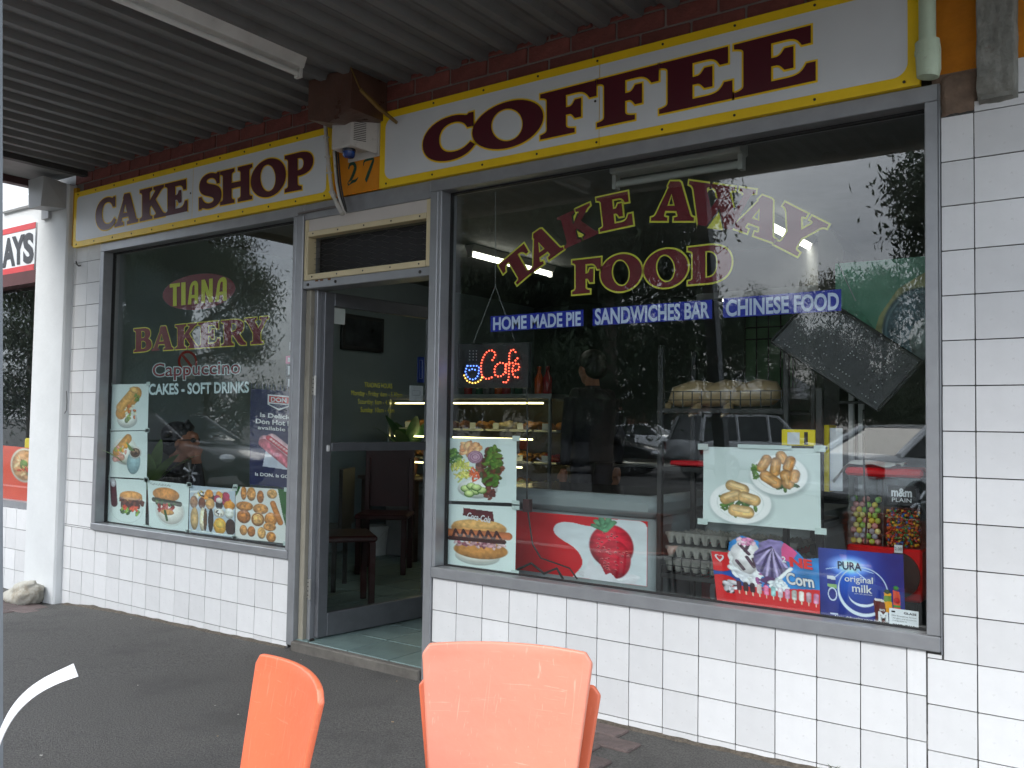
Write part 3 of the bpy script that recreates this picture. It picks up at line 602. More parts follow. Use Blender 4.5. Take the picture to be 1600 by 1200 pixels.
for v in bm.verts:
    k_ = 1 + .28 * mnoise.noise(v.co * 1.6) + .1 * mnoise.noise(v.co * 5); v.co = Vector((v.co.x * .19 * k_, v.co.y * .10 * k_, max(-.05, v.co.z * .10 * k_ + .05 * v.co.x)))
me = bpy.data.meshes.new('lump'); bm.to_mesh(me); bm.free(); me.materials.append(mat('lump_stone', (.42, .40, .34), rough=.9, var=.2, vscale=6, bump=.6, bscale=25, dirt=((.22, .17, .10), 7, .5, .8)))
me.polygons.foreach_set('use_smooth', [True] * len(me.polygons)); o = ob('lump', me); o.location = (-6.60, -.145, -.02); adopt(o, t)
t = thing('wall_lamp', 'grey metal floodlight box high on the white neighbouring pilaster', 'lamp', (-6.5, -.1, 2.75))
GM = mat('lamp_grey', (.40, .405, .40), rough=.5, var=.08, dirt=((.2, .19, .17), 9, .6, .5))
B = MB(); c = (-6.50, -.13, 2.83); 
B.add([(-6.58, -.056, 2.75), (-6.40, -.056, 2.75), (-6.40, -.056, 2.93), (-6.58, -.056, 2.93), (-6.60, -.22, 2.74), (-6.43, -.22, 2.74), (-6.40, -.22, 2.95), (-6.62, -.22, 2.95)], [(0, 1, 2, 3), (4, 5, 6, 7), (0, 1, 5, 4), (1, 2, 6, 5), (2, 3, 7, 6), (3, 0, 4, 7)]).build('shade', GM, t)
MB().box(-6.70, -6.60, -.08, -.056, 2.70, 2.95).build('bracket', GM, t)
t = thing('shop_sign', 'white neighbouring sign with red bands ending in black letters AYS', 'sign', (-7.3, .03, 2.4))
YN = .002; tr, br_ = fac(56, 347, YN), fac(56, 421, YN); zt, zb = tr[2], br_[2]; xr_ = tr[0]
RED = mat('sign_red', S(190, 35, 35), rough=.45)
MB().box(-9.3, xr_, YN, YN + .05, zb, zt).build('board', WHT, t); h = zt - zb
MB().box(-9.3, xr_ + .001, YN - .003, YN, zt - .045, zt + .001).build('band', RED, t); MB().box(-9.3, xr_ + .001, YN - .003, YN, zb - .001, zb + .045).build('band', RED, t)
BLK = mat('ink_black', (.02, .02, .022), rough=.5)
for ch, a, b, lo, hi in (('A', 40, 172, ((40, 688), (172, 662)), ((40, 368), (172, 340))), ('Y', 165, 290, ((165, 658), (290, 634)), ((165, 338), (290, 308))), ('S', 300, 405, ((300, 637), (405, 620)), ((300, 306), (405, 285)))):
    sans('letter', ch, linemap(q(lo, 0, 330, .125), q(hi, 0, 330, .125), .125 * a, .125 * b, YN - .003), YN - .003, BLK, t, bold=.045, ref=ch)
sw = thing('shop_window', 'neighbouring shop window at the far left edge with a red food banner', 'window', (-7.6, .08, .55))
MB().box(-9.3, -6.815, .05, .11, .548, .60).build('frame', mat('alu_frame', S(150, 152, 154), rough=.38, metal=.4, var=.1, vscale=9, dirt=((.3, .29, .28), 12, .62, .5)), sw)
MB().box(-9.3, -6.815, .085, .091, .60, zb - .1).build('pane', GLASS, sw)
MB().box(-9.3, -6.812, -.01, .10, zb - .10, zb - .003).build('sunblind', mat('blind_dark', (.09, .03, .03), rough=.8), sw)
st(MB().box(-9.3, -6.75, 2.2, 2.3, 0, 2.7).build('back_wall', mat('neighbour_wall', (.10, .10, .10), rough=.7)))
st(MB().box(-9.4, -9.3, -.02, 2.3, 0, 2.7).build('side_wall', MATS['neighbour_wall'])); st(MB().box(-9.3, -6.36, .2, 2.3, 2.66, 2.7).build('ceiling', MATS['neighbour_wall'])); st(MB().box(-9.3, -6.36, .2, 2.3, -.05, .0).build('shop_floor', MATS['neighbour_wall']))
t = thing('display_shelf', 'brown shelf edge with boxes behind the red food banner of the neighbouring shop', 'shelf', (-7.4, .3, .95)); MB().box(-9.2, -6.9, .13, .6, .93, .975).build('board', mat('shelf_brown', (.25, .14, .07), rough=.6), t); MB().bbox(-9.2, -6.9, .16, .55, .55, .93, .01).build('cabinet', MATS['neighbour_wall'], t)
MB().bbox(-7.40, -7.08, .2, .38, .98, 1.08, .01).build('carton', mat('carton_yellow', S(225, 200, 60), rough=.5), t)
MB().bbox(-7.62, -7.02, .39, .5, .98, 1.19, .02).build('tub', mat('tub_grey', (.3, .3, .32), rough=.3), t)
# ============================================================ shopfront: windows, transom, door
ALU = MATS['alu_frame']; ALD = mat('alu_dark', S(112, 114, 117), rough=.4, metal=.4, var=.12, vscale=10); GASK = mat('gasket', (.015, .015, .015), rough=.7)
YG = .065      # glass plane
YI = YG + .012  # inner face of the glass: lettering and posters stick here
hd = thing('shopfront_header', 'long grey aluminium header rail above windows and door', 'frame', (-3.3, 0, 2.4))
MB().bbox(-5.997, -3.902, -.010, .12, 2.402, 2.462, .003).build('rail', ALU, hd); MB().bbox(-3.9015, -2.972, -.008, .12, 2.374, 2.462, .003).build('rail', ALU, hd); MB().bbox(-2.9715, -.636, -.010, .12, 2.402, 2.462, .003).build('rail', ALU, hd)
def window(label, x0, x1, z0, z1, lw, rw, bw_):
    t = thing('shop_window', label, 'window', ((x0 + x1) / 2, .06, z0))
    MB().bbox(x0, x0 + lw, -.012, .11, z0 + bw_ + .001, z1, .003).build('frame', ALU, t); MB().bbox(x1 - rw, x1, -.012, .11, z0 + bw_ + .001, z1, .003).build('frame', ALU, t)
    MB().bbox(x0, x1, -.016, .115, z0, z0 + bw_, .004).build('sill', ALU, t)
    for a, b, c, d in ((x0 + lw, x0 + lw + .006, z0 + bw_, z1), (x1 - rw - .006, x1 - rw, z0 + bw_, z1)): MB().box(a, b, YG - .008, YG + .014, c, d).build('gasket', GASK, t)
    MB().box(x0 + lw + .006, x1 - rw - .006, YG - .008, YG + .014, z0 + bw_, z0 + bw_ + .006).build('gasket', GASK, t); MB().box(x0 + lw + .006, x1 - rw - .006, YG - .008, YG + .014, z1 - .008, z1).build('gasket', GASK, t)
    MB().box(x0 + lw, x1 - rw, YG, YG + .006, z0 + bw_, z1).build('pane', GLASS, t)
    return t
wl = window('left shop window lettered TIANA BAKERY Cappuccino with food photos along its edges', -5.996, -3.962, .485, 2.401, .045, .026, .048)
wr = window('big right shop window lettered TAKE AWAY FOOD', -2.913, -.636, .5035, 2.401, .021, .045, .052)
MB().bbox(-.6345, -.632, -.014, .05, .495, 2.46, .001).build('edge_bead', ALU, wr)
mu = thing('door_frame', 'worn grey aluminium door frame with beige jamb between the two windows', 'frame', (-3.4, .03, 0))
MB().bbox(-3.961, -3.903, -.012, .12, .02, 2.401, .004).build('mullion', ALU, mu); MB().bbox(-2.966, -2.9145, -.014, .12, .0, 2.401, .004).build('mullion', ALU, mu)
JMB = mat('jamb_beige', S(150, 145, 130), rough=.5, var=.12, dirt=((.14, .12, .1), 10, .58, .6))
MB().bbox(-3.902, -3.862, .02, .12, .03, 1.984, .003).build('jamb', JMB, mu); MB().bbox(-3.8615, -3.835, .045, .13, .03, 1.984, .003).build('jamb', ALU, mu); MB().bbox(-2.985, -2.9665, .045, .13, .03, 1.984, .003).build('jamb', ALU, mu)
MB().bbox(-3.902, -2.9665, -.006, .12, 1.985, 2.032, .004).build('head_rail', ALU, mu)
for x in (-3.80, -3.76, -3.70): MB().box(x, x + .022, -.0075, -.006, 2.02, 2.030).build('rust_mark', mat('rust', S(110, 70, 35), rough=.9), mu)
for x in (-3.86, -3.64, -3.03): MB().lathe([(.009, 0), (.008, -.004), (.003, -.006)], (x, -.006, 2.008), 10, axis='y').build('bolt', DKM, mu)
for zc in (1.45, .33):
    B = MB(); B.tube([(-3.833, .040, zc - .055), (-3.833, .040, zc + .055)], .0075, 8); B.box(-3.862, -3.834, .042, .0445, zc - .05, zc + .05); B.build('hinge', mat('hinge_steel', (.55, .54, .5), rough=.35, metal=.8), mu)
    for dx in (-.018,): 
        for dz in (-.035, -.012, .012, .035): MB().lathe([(.004, 0), (.003, -.002)], (-3.833 + dx, .042, zc + dz), 6, axis='y').build('screw', DKM, mu)
MB().bbox(-3.902, -2.9665, -.03, .13, -.02, .0505, .006).build('threshold', mat('threshold', (.12, .11, .095), rough=.85, var=.3, vscale=8, bump=.4), mu)
# transom with wire mesh
CRE = mat('cream_paint', S(215, 200, 160), rough=.5, var=.07, vscale=5, dirt=((.2, .15, .09), 15, .63, .6)); CREP = mat('cream_panel', S(205, 198, 190), rough=.55, var=.05)
tm = thing('transom', 'cream painted transom panel with hexagonal wire mesh over the door', 'transom', (-3.43, .0, 2.03))
MB().bbox(-3.9, -3.872, -.004, .06, 2.033, 2.373, .003).build('frame', CRE, tm); MB().bbox(-2.998, -2.968, -.004, .06, 2.033, 2.373, .003).build('frame', CRE, tm)
MB().bbox(-3.8715, -2.9985, -.006, .05, 2.033, 2.066, .003).build('frame', CRE, tm); MB().bbox(-3.8715, -2.9985, -.006, .05, 2.276, 2.306, .003).build('frame', CRE, tm); MB().box(-3.8715, -2.9985, .002, .03, 2.3065, 2.373).build('panel', CREP, tm)
for x in np.linspace(-3.83, -3.04, 5):
    for z in (2.05, 2.291): MB().lathe([(.005, 0), (.004, -.002)], (x, -.006, z), 8, axis='y').build('screw', DKM, tm)
MB().box(-3.872, -2.998, .09, .1, 2.066, 2.276).build('dark_board', mat('board_black', (.012, .012, .013), rough=.6), tm)
B = MB(); cw, chh = .096, .0315; WIR = mat('mesh_wire', (.13, .13, .125), rough=.4, metal=.7)
def clipseg(a, b):
    X0, X1, Z0, Z1 = -3.872, -2.998, 2.066, 2.276
    t0, t1 = 0, 1; d = (b[0] - a[0], b[1] - a[1])
    for p, q_ in ((-d[0], a[0] - X0), (d[0], X1 - a[0]), (-d[1], a[1] - Z0), (d[1], Z1 - a[1])):
        if abs(p) < 1e-9:
            if q_ < 0: return None
        else:
            r = q_ / p
            if p < 0: t0 = max(t0, r)
            else: t1 = min(t1, r)
    return None if t0 >= t1 else ((a[0] + d[0] * t0, a[1] + d[1] * t0), (a[0] + d[0] * t1, a[1] + d[1] * t1))
for i in range(-1, 11):
    for j in range(-1, 9):
        x = -3.872 + cw * i; z = 2.066 + chh * j + (chh / 2 if i % 2 else 0)
        for a, b in (((x, z), (x + cw * .42, z)), ((x + cw * .42, z), (x + cw, z + chh / 2)), ((x + cw * .42, z), (x + cw, z - chh / 2))):
            c = clipseg(a, b)
            if c: B.tube([(c[0][0], .045, c[0][1]), (c[1][0], .045, c[1][1])], .0011, 3, caps=False)
tag(B.build('wire_mesh', WIR, tm), kind='stuff')
# glazed door swung inwards
HX, HY, DA, DL = -3.822, .075, math.radians(-6), .845
dd = np.array([-math.sin(DA), math.cos(DA), 0]); dn = np.array([math.cos(DA), math.sin(DA), 0])
dr = thing('glazed_door', 'aluminium framed glass door standing open into the bakery', 'door', (HX, HY, .06))
def dbox(s0, s1, z0, z1, name, m, n0=-.02, n1=.02, par=None):
    o = MB().bbox(s0, s1, n0, n1, z0, z1, .003).build(name, m); o.matrix_world = Matrix(((dd[0], dn[0] * -1, 0, HX), (dd[1], dn[1] * -1, 0, HY), (0, 0, 1, 0), (0, 0, 0, 1))); adopt(o, par or dr); return o
dbox(0, .065, .062, 1.975, 'stile', ALD); dbox(DL - .05, DL, .062, 1.975, 'stile', ALD); dbox(.0655, DL - .0505, .062, .19, 'bottom_rail', ALD); dbox(.0655, DL - .0505, 1.90, 1.975, 'top_rail', ALD)
dbox(.0655, DL - .0505, 1.085, 1.135, 'middle_rail', ALD, -.024, .024)
pn = dbox(.06, DL - .045, .185, 1.905, 'pane', CLEAR, -.003, .003); dbox(.03, .05, 1.085, 1.12, 'latch', mat('latch_white', (.7, .7, .68), rough=.4), -.03, -.0205)
YT = mat('hours_yellow', S(235, 225, 60), rough=.5)
def dtext(body, s0, s1, z0, z1, m, n=-.0045, name='lettering'):
    v, f = text_mesh(body); x0, x1 = v[:, 0].min(), v[:, 0].max()
    pts = [(s0 + (a - x0) / (x1 - x0) * (s1 - s0), n, z0 + b / CAPH * (z1 - z0)) for a, b, _ in v]
    me = bpy.data.meshes.new(name); me.from_pydata(pts, [], f); me.materials.append(m); o = ob(name, me)
    o.matrix_world = Matrix(((dd[0], -dn[0], 0, HX), (dd[1], -dn[1], 0, HY), (0, 0, 1, 0), (0, 0, 0, 1))); adopt(o, dr)
for body, s0, s1, z in (('TRADING HOURS', .31, .52, 1.455), ('Monday - Friday: 6am - 5.30pm', .215, .60, 1.405), ('Saturday: 6am - 4.30pm', .265, .56, 1.357), ('Sunday: 10am - 4pm', .285, .54, 1.310)): dtext(body, s0, s1, z, z + .028, YT, .0045)
dbox(.068, .155, 1.805, 1.895, 'paper_note', mat('paper', (.72, .72, .68), rough=.7), .0042, .0052)
dbox(.72, .775, 1.50, 1.66, 'open_sticker', mat('sticker_blue', S(35, 60, 140), rough=.4), .0042, .0052); dbox(.735, .76, 1.525, 1.64, 'open_lettering', mat('sticker_white', (.75, .77, .8), rough=.5), .0054, .006)
dbox(.66, .765, 1.385, 1.48, 'warning_sticker', MATS['sticker_white'], .0042, .0052); dbox(.68, .745, 1.42, 1.45, 'warning_mark', mat('ink_navy', (.02, .03, .09), rough=.5), .0054, .006); dtext('WARNING', .665, .76, 1.457, 1.474, MATS['ink_navy'], .0056)
B = MB(); B.tube([(HX + .01, HY - .02, .055), (HX + .01, HY - .05, .05)], .012, 8); B.build('bottom_pivot', DKM, dr)
# ------------------------------------------------------------ lettering on the windows
YLT = mat('window_yellow', S(228, 222, 75), rough=.5, var=.03); MRN = mat('window_maroon', S(112, 12, 30), rough=.5, var=.05); WLT = mat('window_white', S(205, 225, 225), rough=.55, var=.03); PBL = mat('sticker_royal', S(10, 32, 158), rough=.45, var=.04); OLV = mat('oval_yellow', S(205, 205, 45), rough=.5, var=.03)
for ch, BL, BR, TL in (('T', (215, 1015), (420, 840), (105, 825)), ('A', (380, 875), (640, 690), (285, 641)), ('K', (655, 682), (930, 557), (592, 430)), ('E', (950, 540), (1218, 482), (920, 268))):
    s = lambda p: (760 + .1875 * p[0], 260 + .1875 * p[1]); letter(ch, affmap(s(BL), s(BR), s(TL), YI), YI, MRN, wr, YLT, .0075, fat=.003)
for ch, BL, BR, TL in (('A', (-10, 420), (315, 420), (2, 122)), ('W', (247, 437), (757, 507), (290, 118)), ('A', (610, 470), (945, 588), (714, 185)), ('Y', (870, 561), (1200, 729), (1035, 290))):
    s = lambda p: (1020 + .2 * p[0], 260 + .2 * p[1]); letter(ch, affmap(s(BL), s(BR), s(TL), YI), YI, MRN, wr, YLT, .0075, fat=.003)
for ch, a, b in (('F', 895, 938), ('O', 939, 1002), ('O', 1007, 1074), ('D', 1076, 1142)): letter(ch, linemap(((895, 459), (1116, 440)), ((895, 408), (1120, 383)), a, b, YI), YI, MRN, wr, YLT, .0075, fat=.003)
sb = lambda pts: q(pts, 190, 410, .18337)
for ch, a, b in (('B', 104, 255), ('A', 256, 440), ('K', 458, 648), ('E', 655, 835), ('R', 850, 1060), ('Y', 1048, 1250)): letter(ch, linemap(sb([(105, 763), (1190, 690)]), sb([(98, 570), (1250, 462)]), 190 + .18337 * a, 190 + .18337 * b, YI), YI, MRN, wl, YLT, .006, fat=.002)
pz = [fac(190 + .18337 * a, 410 + .18337 * b, YI) for a, b in ell(657, 250, 312, 152, 48, rot=-.135)]
ov = flat('oval', [[(p[0], p[2]) for p in pz]], YI + .0015, MRN, wl)
for ch, a, b in (('T', 410, 497), ('I', 508, 545), ('A', 563, 652), ('N', 680, 776), ('A', 796, 896)): letter(ch, linemap(sb([(415, 376), (890, 326)]), sb([(410, 185), (890, 122)]), 190 + .18337 * a, 190 + .18337 * b, YI), YI, OLV, wl, glyphs=GS)
cm = linemap(sb([(265, 972), (1010, 945)]), sb([(265, 866), (1010, 832)]), 190 + .18337 * 266, 190 + .18337 * 1008, YI)
sans('lettering', 'Cappuccino', cm, YI, MRN, wl, bold=.012, ref='Cappuccino'); sans('lettering_edge', 'Cappuccino', cm, YI + .0015, WLT, wl, bold=.05, ref='Cappuccino')
sans('lettering', 'CAKES - SOFT DRINKS', linemap(sb([(232, 1126), (1082, 1106)]), sb([(232, 1040), (1082, 1018)]), 190 + .18337 * 234, 190 + .18337 * 1082, YI), YI, WLT, wl, bold=.03, ref='CAKES - SOFT DRINKS')
st5 = lambda pts: q(pts, 750, 440, .3625)
for body, cs, x0, x1, ba, to in (('HOME MADE PIE', [(45, 150), (445, 120), (445, 192), (45, 217)], 58, 433, [(58, 208), (433, 188)], [(58, 157), (433, 131)]),
      ('SANDWICHES BAR', [(485, 117), (1000, 77), (1000, 160), (485, 190)], 497, 985, [(497, 184), (985, 154)], [(497, 120), (985, 89)]), ('CHINESE FOOD', [(1047, 72), (1557, 32), (1557, 125), (1047, 157)], 1062, 1545, [(1062, 148), (1545, 118)], [(1062, 83), (1545, 49)])):
    t = thing('window_sticker', 'blue window strip with white letters ' + body, 'sticker', fac(*st5(cs)[3], YI))
    flat('strip', [[(p[0], p[2]) for p in (fac(a, b, YI) for a, b in st5(cs))]], YI + .0012, PBL, t)
    sans('lettering', body, linemap(st5(ba), st5(to), 750 + .3625 * x0, 750 + .3625 * x1, YI), YI, mat('strip_white', S(205, 215, 240), rough=.5), t, bold=.03, ref=body)
# ============================================================ the street in front of the shop (seen mirrored in the panes)
def mir(u, D, z=-.13):       # a spot seen in the mirror image at column u, depth D -> its place in the street
    p = deep(u, 660, D); return np.array([p[0], -p[1], z])
BARK = mat('bark', (.13, .105, .085), rough=.9, var=.35, vscale=4, bump=.6, bscale=14)
def leafmat(name, c): 
    return mat(name, c, rough=.55, var=.35, vscale=1.2, spec=.3)
LEAF = [leafmat('leaf_grey', (.050, .068, .034)), leafmat('leaf_dark', (.032, .050, .024))]
def tree_mesh(seed, H, R, n, droop=.5):
    r = random.Random(seed); tr = MB(); lf_v = []; lf_f = []
    trunk = []; x = y = 0
    for i in range(8):
        t = i / 7; trunk.append(Vector((x, y, H * .72 * t))); x += r.uniform(-.14, .14); y += r.uniform(-.14, .14)
    tr.tube(trunk, [max(.03, .26 * (1 - .8 * i / 7)) * H / 9 for i in range(8)], 9)
    tips = []
    for i in range(16):
        a = r.uniform(0, 6.283); b = trunk[r.randint(2, 7)]; ln = R * r.uniform(.55, 1.05); e = b + Vector((math.cos(a) * ln, math.sin(a) * ln, H * r.uniform(.08, .3)))
        e.z = min(e.z, H * .96); m = (b + e) / 2 + Vector((0, 0, -.12 * ln)); tr.tube([b, m, e], [.075 * H / 9, .05 * H / 9, .018], 6); tips += [e, (m + e) / 2, m]
        for _ in range(2):
            a2 = a + r.uniform(-1, 1); e2 = m + Vector((math.cos(a2), math.sin(a2), r.uniform(.1, .7))) * ln * .55; tr.tube([m, e2], [.03, .01], 5); tips.append(e2)
    tips += [trunk[-1] + Vector((r.uniform(-.5, .5), r.uniform(-.5, .5), H * r.uniform(.1, .26))) for _ in range(5)]
    rg = np.random.default_rng(seed); T = np.array([tuple(t) for t in tips]); idx = rg.integers(0, len(T), n)
    c = T[idx] + rg.normal(0, 1, (n, 3)) * np.array([.34, .34, .28]) * R / 2.3; c[:, 2] -= np.abs(rg.normal(0, droop, n)) * .55
    ax = rg.normal(0, 1, (n, 3)); ax[:, 2] -= 1.2; ax /= np.linalg.norm(ax, axis=1)[:, None]
    sd = np.cross(ax, rg.normal(0, 1, (n, 3))); sd /= np.linalg.norm(sd, axis=1)[:, None] + 1e-9
    ln = rg.uniform(.055, .115, n)[:, None]; w = rg.uniform(.016, .030, n)[:, None]
    V = np.stack([c - ax * ln, c + sd * w, c + ax * ln, c - sd * w], 1).reshape(-1, 3)
    me = bpy.data.meshes.new('crown'); F = np.arange(4 * n).reshape(-1, 4); me.from_pydata(V.tolist(), [], F.tolist()); me.materials.append(LEAF[seed % 2]); me.update()
    return tr.mesh('trunk', BARK, 'all'), me
TM = [tree_mesh(1, 9.5, 2.5, 60000), tree_mesh(2, 8.0, 2.0, 42000, .8), tree_mesh(4, 7.0, 2.6, 46000)]
def tree(label, k, u, D, s=1.0, rz=0.0):
    p = mir(u, D); t = thing('gum_tree', label, 'tree', p, 'street trees across from the shop')
    for nm, me in zip(('trunk', 'crown'), TM[k]):
        o = ob(nm, me); o.location = Vector(p); o.scale = (s, s, s); o.rotation_euler = (0, 0, rz); adopt(o, t)
        if nm == 'crown': tag(o, kind='stuff')
tree('tallest dark gum tree mirrored behind the word FOOD', 0, 945, 17, .96, .3)
tree('gum tree mirrored above the Cafe sign in the right window', 1, 770, 20, 1.15, 1.2)
tree('drooping gum tree mirrored at the top right corner of the big window', 1, 1590, 15, .92, 2.2)
tree('dense gum tree mirrored behind the oval of the left window', 0, 285, 23, .75, 4.0)
tree('gum tree mirrored beside the door edge of the left window', 1, 670, 17, .85, .7)
tree('gum tree mirrored at the left edge of the left window', 2, 165, 26, 1.0, 2.9)
tree('round gum tree mirrored behind the word SANDWICHES', 2, 900, 30, 1.25, .1)
tree('far gum tree mirrored beside the green poster', 2, 1370, 42, 1.25, 1.9)
tree('far gum tree mirrored behind the word CHINESE', 0, 1190, 48, .95, 3.9)
tree('far gum tree beyond the right pier', 0, 1600, 38, 1.0, 5.1)
# cars
CG = mat('car_glass', (.012, .015, .016), rough=.05, var=.05); TYRE = mat('tyre', (.02, .02, .02), rough=.85); RIM = mat('rim', (.55, .56, .57), rough=.3, metal=.8); TAIL = mat('tail_red', S(170, 15, 20), rough=.2); HEAD = mat('head_glass', (.7, .72, .74), rough=.15); TRIM = mat('trim_black', (.02, .02, .021), rough=.5); PLATE = mat('plate', (.55, .58, .62), rough=.5)
def car(label, paint, pos, yaw, kind):
    Lh, W = {'suv': (2.2, .88), 'sedan': (2.35, .89), 'hatch': (2.05, .86)}[kind]
    t = thing('parked_car', label, 'car', pos, 'cars parked across the street'); M = Matrix.Translation(Vector(pos)) @ Matrix.Rotation(yaw, 4, 'Z')
    def put(mb, nm, m, par=t, sm=True): o = mb.build(nm, m, None, sm); o.matrix_world = M; adopt(o, par); return o
    # body: stations rear -> front (x, underside, belt height, half width)
    if kind == 'suv': stn = [(-2.2, .50, .82, .70), (-2.15, .40, 1.02, .82), (-1.7, .30, 1.06, .88), (-.6, .28, 1.04, .88), (.6, .28, 1.02, .88), (.95, .30, 1.05, .87), (1.7, .32, .98, .85), (2.1, .36, .86, .78), (2.2, .45, .66, .66)]; gh = [(-2.08, 1.03), (-1.88, 1.66), (-.2, 1.72), (.35, 1.68), (1.02, 1.04)]
    elif kind == 'sedan': stn = [(-2.35, .42, .72, .70), (-2.28, .34, .98, .82), (-1.7, .24, 1.0, .88), (-.6, .22, .96, .89), (.6, .22, .94, .89), (1.0, .22, .95, .88), (1.75, .24, .84, .85), (2.2, .28, .70, .76), (2.35, .38, .55, .60)]; gh = [(-1.72, .99), (-.95, 1.42), (-.1, 1.46), (.25, 1.42), (1.12, .94)]
    else: stn = [(-2.05, .42, .78, .68), (-1.98, .34, .98, .80), (-1.4, .25, .98, .85), (-.5, .23, .95, .86), (.5, .23, .93, .86), (.85, .24, .94, .85), (1.5, .26, .83, .82), (1.92, .30, .70, .74), (2.05, .40, .55, .58)]; gh = [(-1.9, .97), (-1.62, 1.38), (-.2, 1.48), (.15, 1.44), (.98, .93)]
    B = MB(); ring = []
    for x, zl, zb_, w in stn:
        ring.append([(x, 0, zl), (x, w * .86, zl), (x, w, zl + .12), (x, w, (zl + zb_) / 2 + .05), (x, w * .965, zb_ - .06), (x, w * .86, zb_), (x, 0, zb_ + .03), (x, -w * .86, zb_), (x, -w * .965, zb_ - .06), (x, -w, (zl + zb_) / 2 + .05), (x, -w, zl + .12), (x, -w * .86, zl)])
    n = 12; v = [p for r in ring for p in r]; f = [(i * n + k_, i * n + (k_ + 1) % n, (i + 1) * n + (k_ + 1) % n, (i + 1) * n + k_) for i in range(len(ring) - 1) for k_ in range(n)] + [tuple(range(n)), tuple((len(ring) - 1) * n + k_ for k_ in range(n))]
    body = put(B.add(v, f), 'body', paint)
    def gw(z): return W * .90 - (z - .95) * .30
    G = MB(); v = [p for x, z in gh for p in ((x, gw(z), z), (x, -gw(z), z))]; m = len(gh)
    f = [(2 * i, 2 * i + 2, 2 * i + 3, 2 * i + 1) for i in range(m - 1)] + [tuple(2 * i for i in range(m)), tuple(2 * i + 1 for i in range(m))[::-1], (0, 1, 2 * m - 1, 2 * m - 2)]
    put(G.add(v, f), 'glasshouse', CG, sm=False)
    R = MB(); e = .018; v = [p for x, z in gh[1:4] for p in ((x, gw(z) + e, z + e), (x, -gw(z) - e, z + e), (x, gw(z) + e, z - .035), (x, -gw(z) - e, z - .035))]
    f = []
    for i in range(2): a = 4 * i; b = a + 4; f += [(a, b, b + 1, a + 1), (a, a + 2, b + 2, b), (a + 1, b + 1, b + 3, a + 3)]
    f += [(0, 1, 3, 2), (8, 10, 11, 9)]; put(R.add(v, f), 'roof', paint, sm=False)
    for sy in (1, -1):
        def pt(i): x, z = gh[i]; return (x, sy * (gw(z) + .004), z)
        put(MB().tube([pt(0), pt(1)], .06, 6), 'pillar', paint); put(MB().tube([pt(3), pt(4)], .045, 6), 'pillar', paint)
        for k_, xx in enumerate({'suv': (-.95, .0), 'sedan': (-.12,), 'hatch': (-.55,)}[kind]):
            zt_ = np.interp(xx, [g[0] for g in gh], [g[1] for g in gh]); put(MB().tube([(xx, sy * (gw(1.0) + .004), .98), (xx + .04, sy * (gw(zt_) + .004), zt_)], .045, 6), 'pillar', paint)
        zt = stn[1][2]; put(MB().bbox(-Lh - .01 + .06, -Lh + .30, sy * (W - .17), sy * (W - .015) + .0, zt - .32, zt - .06, .02) if sy > 0 else MB().bbox(-Lh + .05, -Lh + .30, -(W - .015), -(W - .17), zt - .32, zt - .06, .02), 'tail_light', TAIL)
        zh = stn[-2][2]; put(MB().ball((Lh - .16, sy * (W - .22), zh - .07), (.16, .14, .085), 10, 6), 'headlight', HEAD)
        put(MB().bbox(.82, .95, sy * (W + .06) - .07, sy * (W + .06) + .07, 1.0, 1.13, .02), 'mirror', paint)
        for xw in (-Lh * .61, Lh * .63):
            r_ = .36 if kind == 'suv' else .325; yy = sy * (W - .09)
            wh = put(MB().lathe([(r_ * .62, -.1), (r_ * .93, -.11), (r_, -.07), (r_, .07), (r_ * .93, .11), (r_ * .62, .1)], (xw, yy, r_), 24, axis='y'), 'wheel', TYRE)
            Rm = MB(); Rm.lathe([(r_ * .64, -.09), (r_ * .64, .09)], (xw, yy, r_), 24, axis='y')
            for k_ in range(7):
                a = 2 * math.pi * k_ / 7; Rm.tube([(xw + .04 * math.cos(a), yy + sy * .105, r_ + .04 * math.sin(a)), (xw + r_ * .62 * math.cos(a), yy + sy * .112, r_ + r_ * .62 * math.sin(a))], .028, 5)
            put(Rm, 'rim', RIM, wh)
    put(MB().box(-Lh - .03, -Lh + .02, -.2, .2, .62, .74), 'number_plate', PLATE, sm=False); put(MB().bbox(-Lh - .06, -Lh + .1, -W * .86, W * .86, .38, .56, .04), 'bumper', TRIM if kind == 'suv' else paint, sm=False)
    return t
def caryaw(deg_right): a = math.radians(deg_right); return math.atan2(-math.cos(a), math.sin(a))
SILV = mat('paint_silver', (.60, .61, .62), rough=.3, metal=.2, var=.03, coat=.6); WHP = mat('paint_white', (.82, .83, .83), rough=.3, var=.03, coat=.6); BLP = mat('paint_black', (.018, .018, .02), rough=.25, var=.05, coat=.6)
car('silver four wheel drive mirrored below the bread rack', SILV, mir(1172, 24), caryaw(33), 'suv')
car('white sedan mirrored behind the sweets machine', WHP, mir(1462, 14.6), caryaw(30), 'sedan')
car('black hatchback mirrored beside the standing customer', BLP, mir(925, 26), caryaw(75), 'hatch')
car('small white car far behind the black hatchback in the reflection', WHP, mir(1010, 46), caryaw(88), 'hatch')
car('dark sedan mirrored low in the left window', BLP, mir(260, 19), caryaw(80), 'sedan')
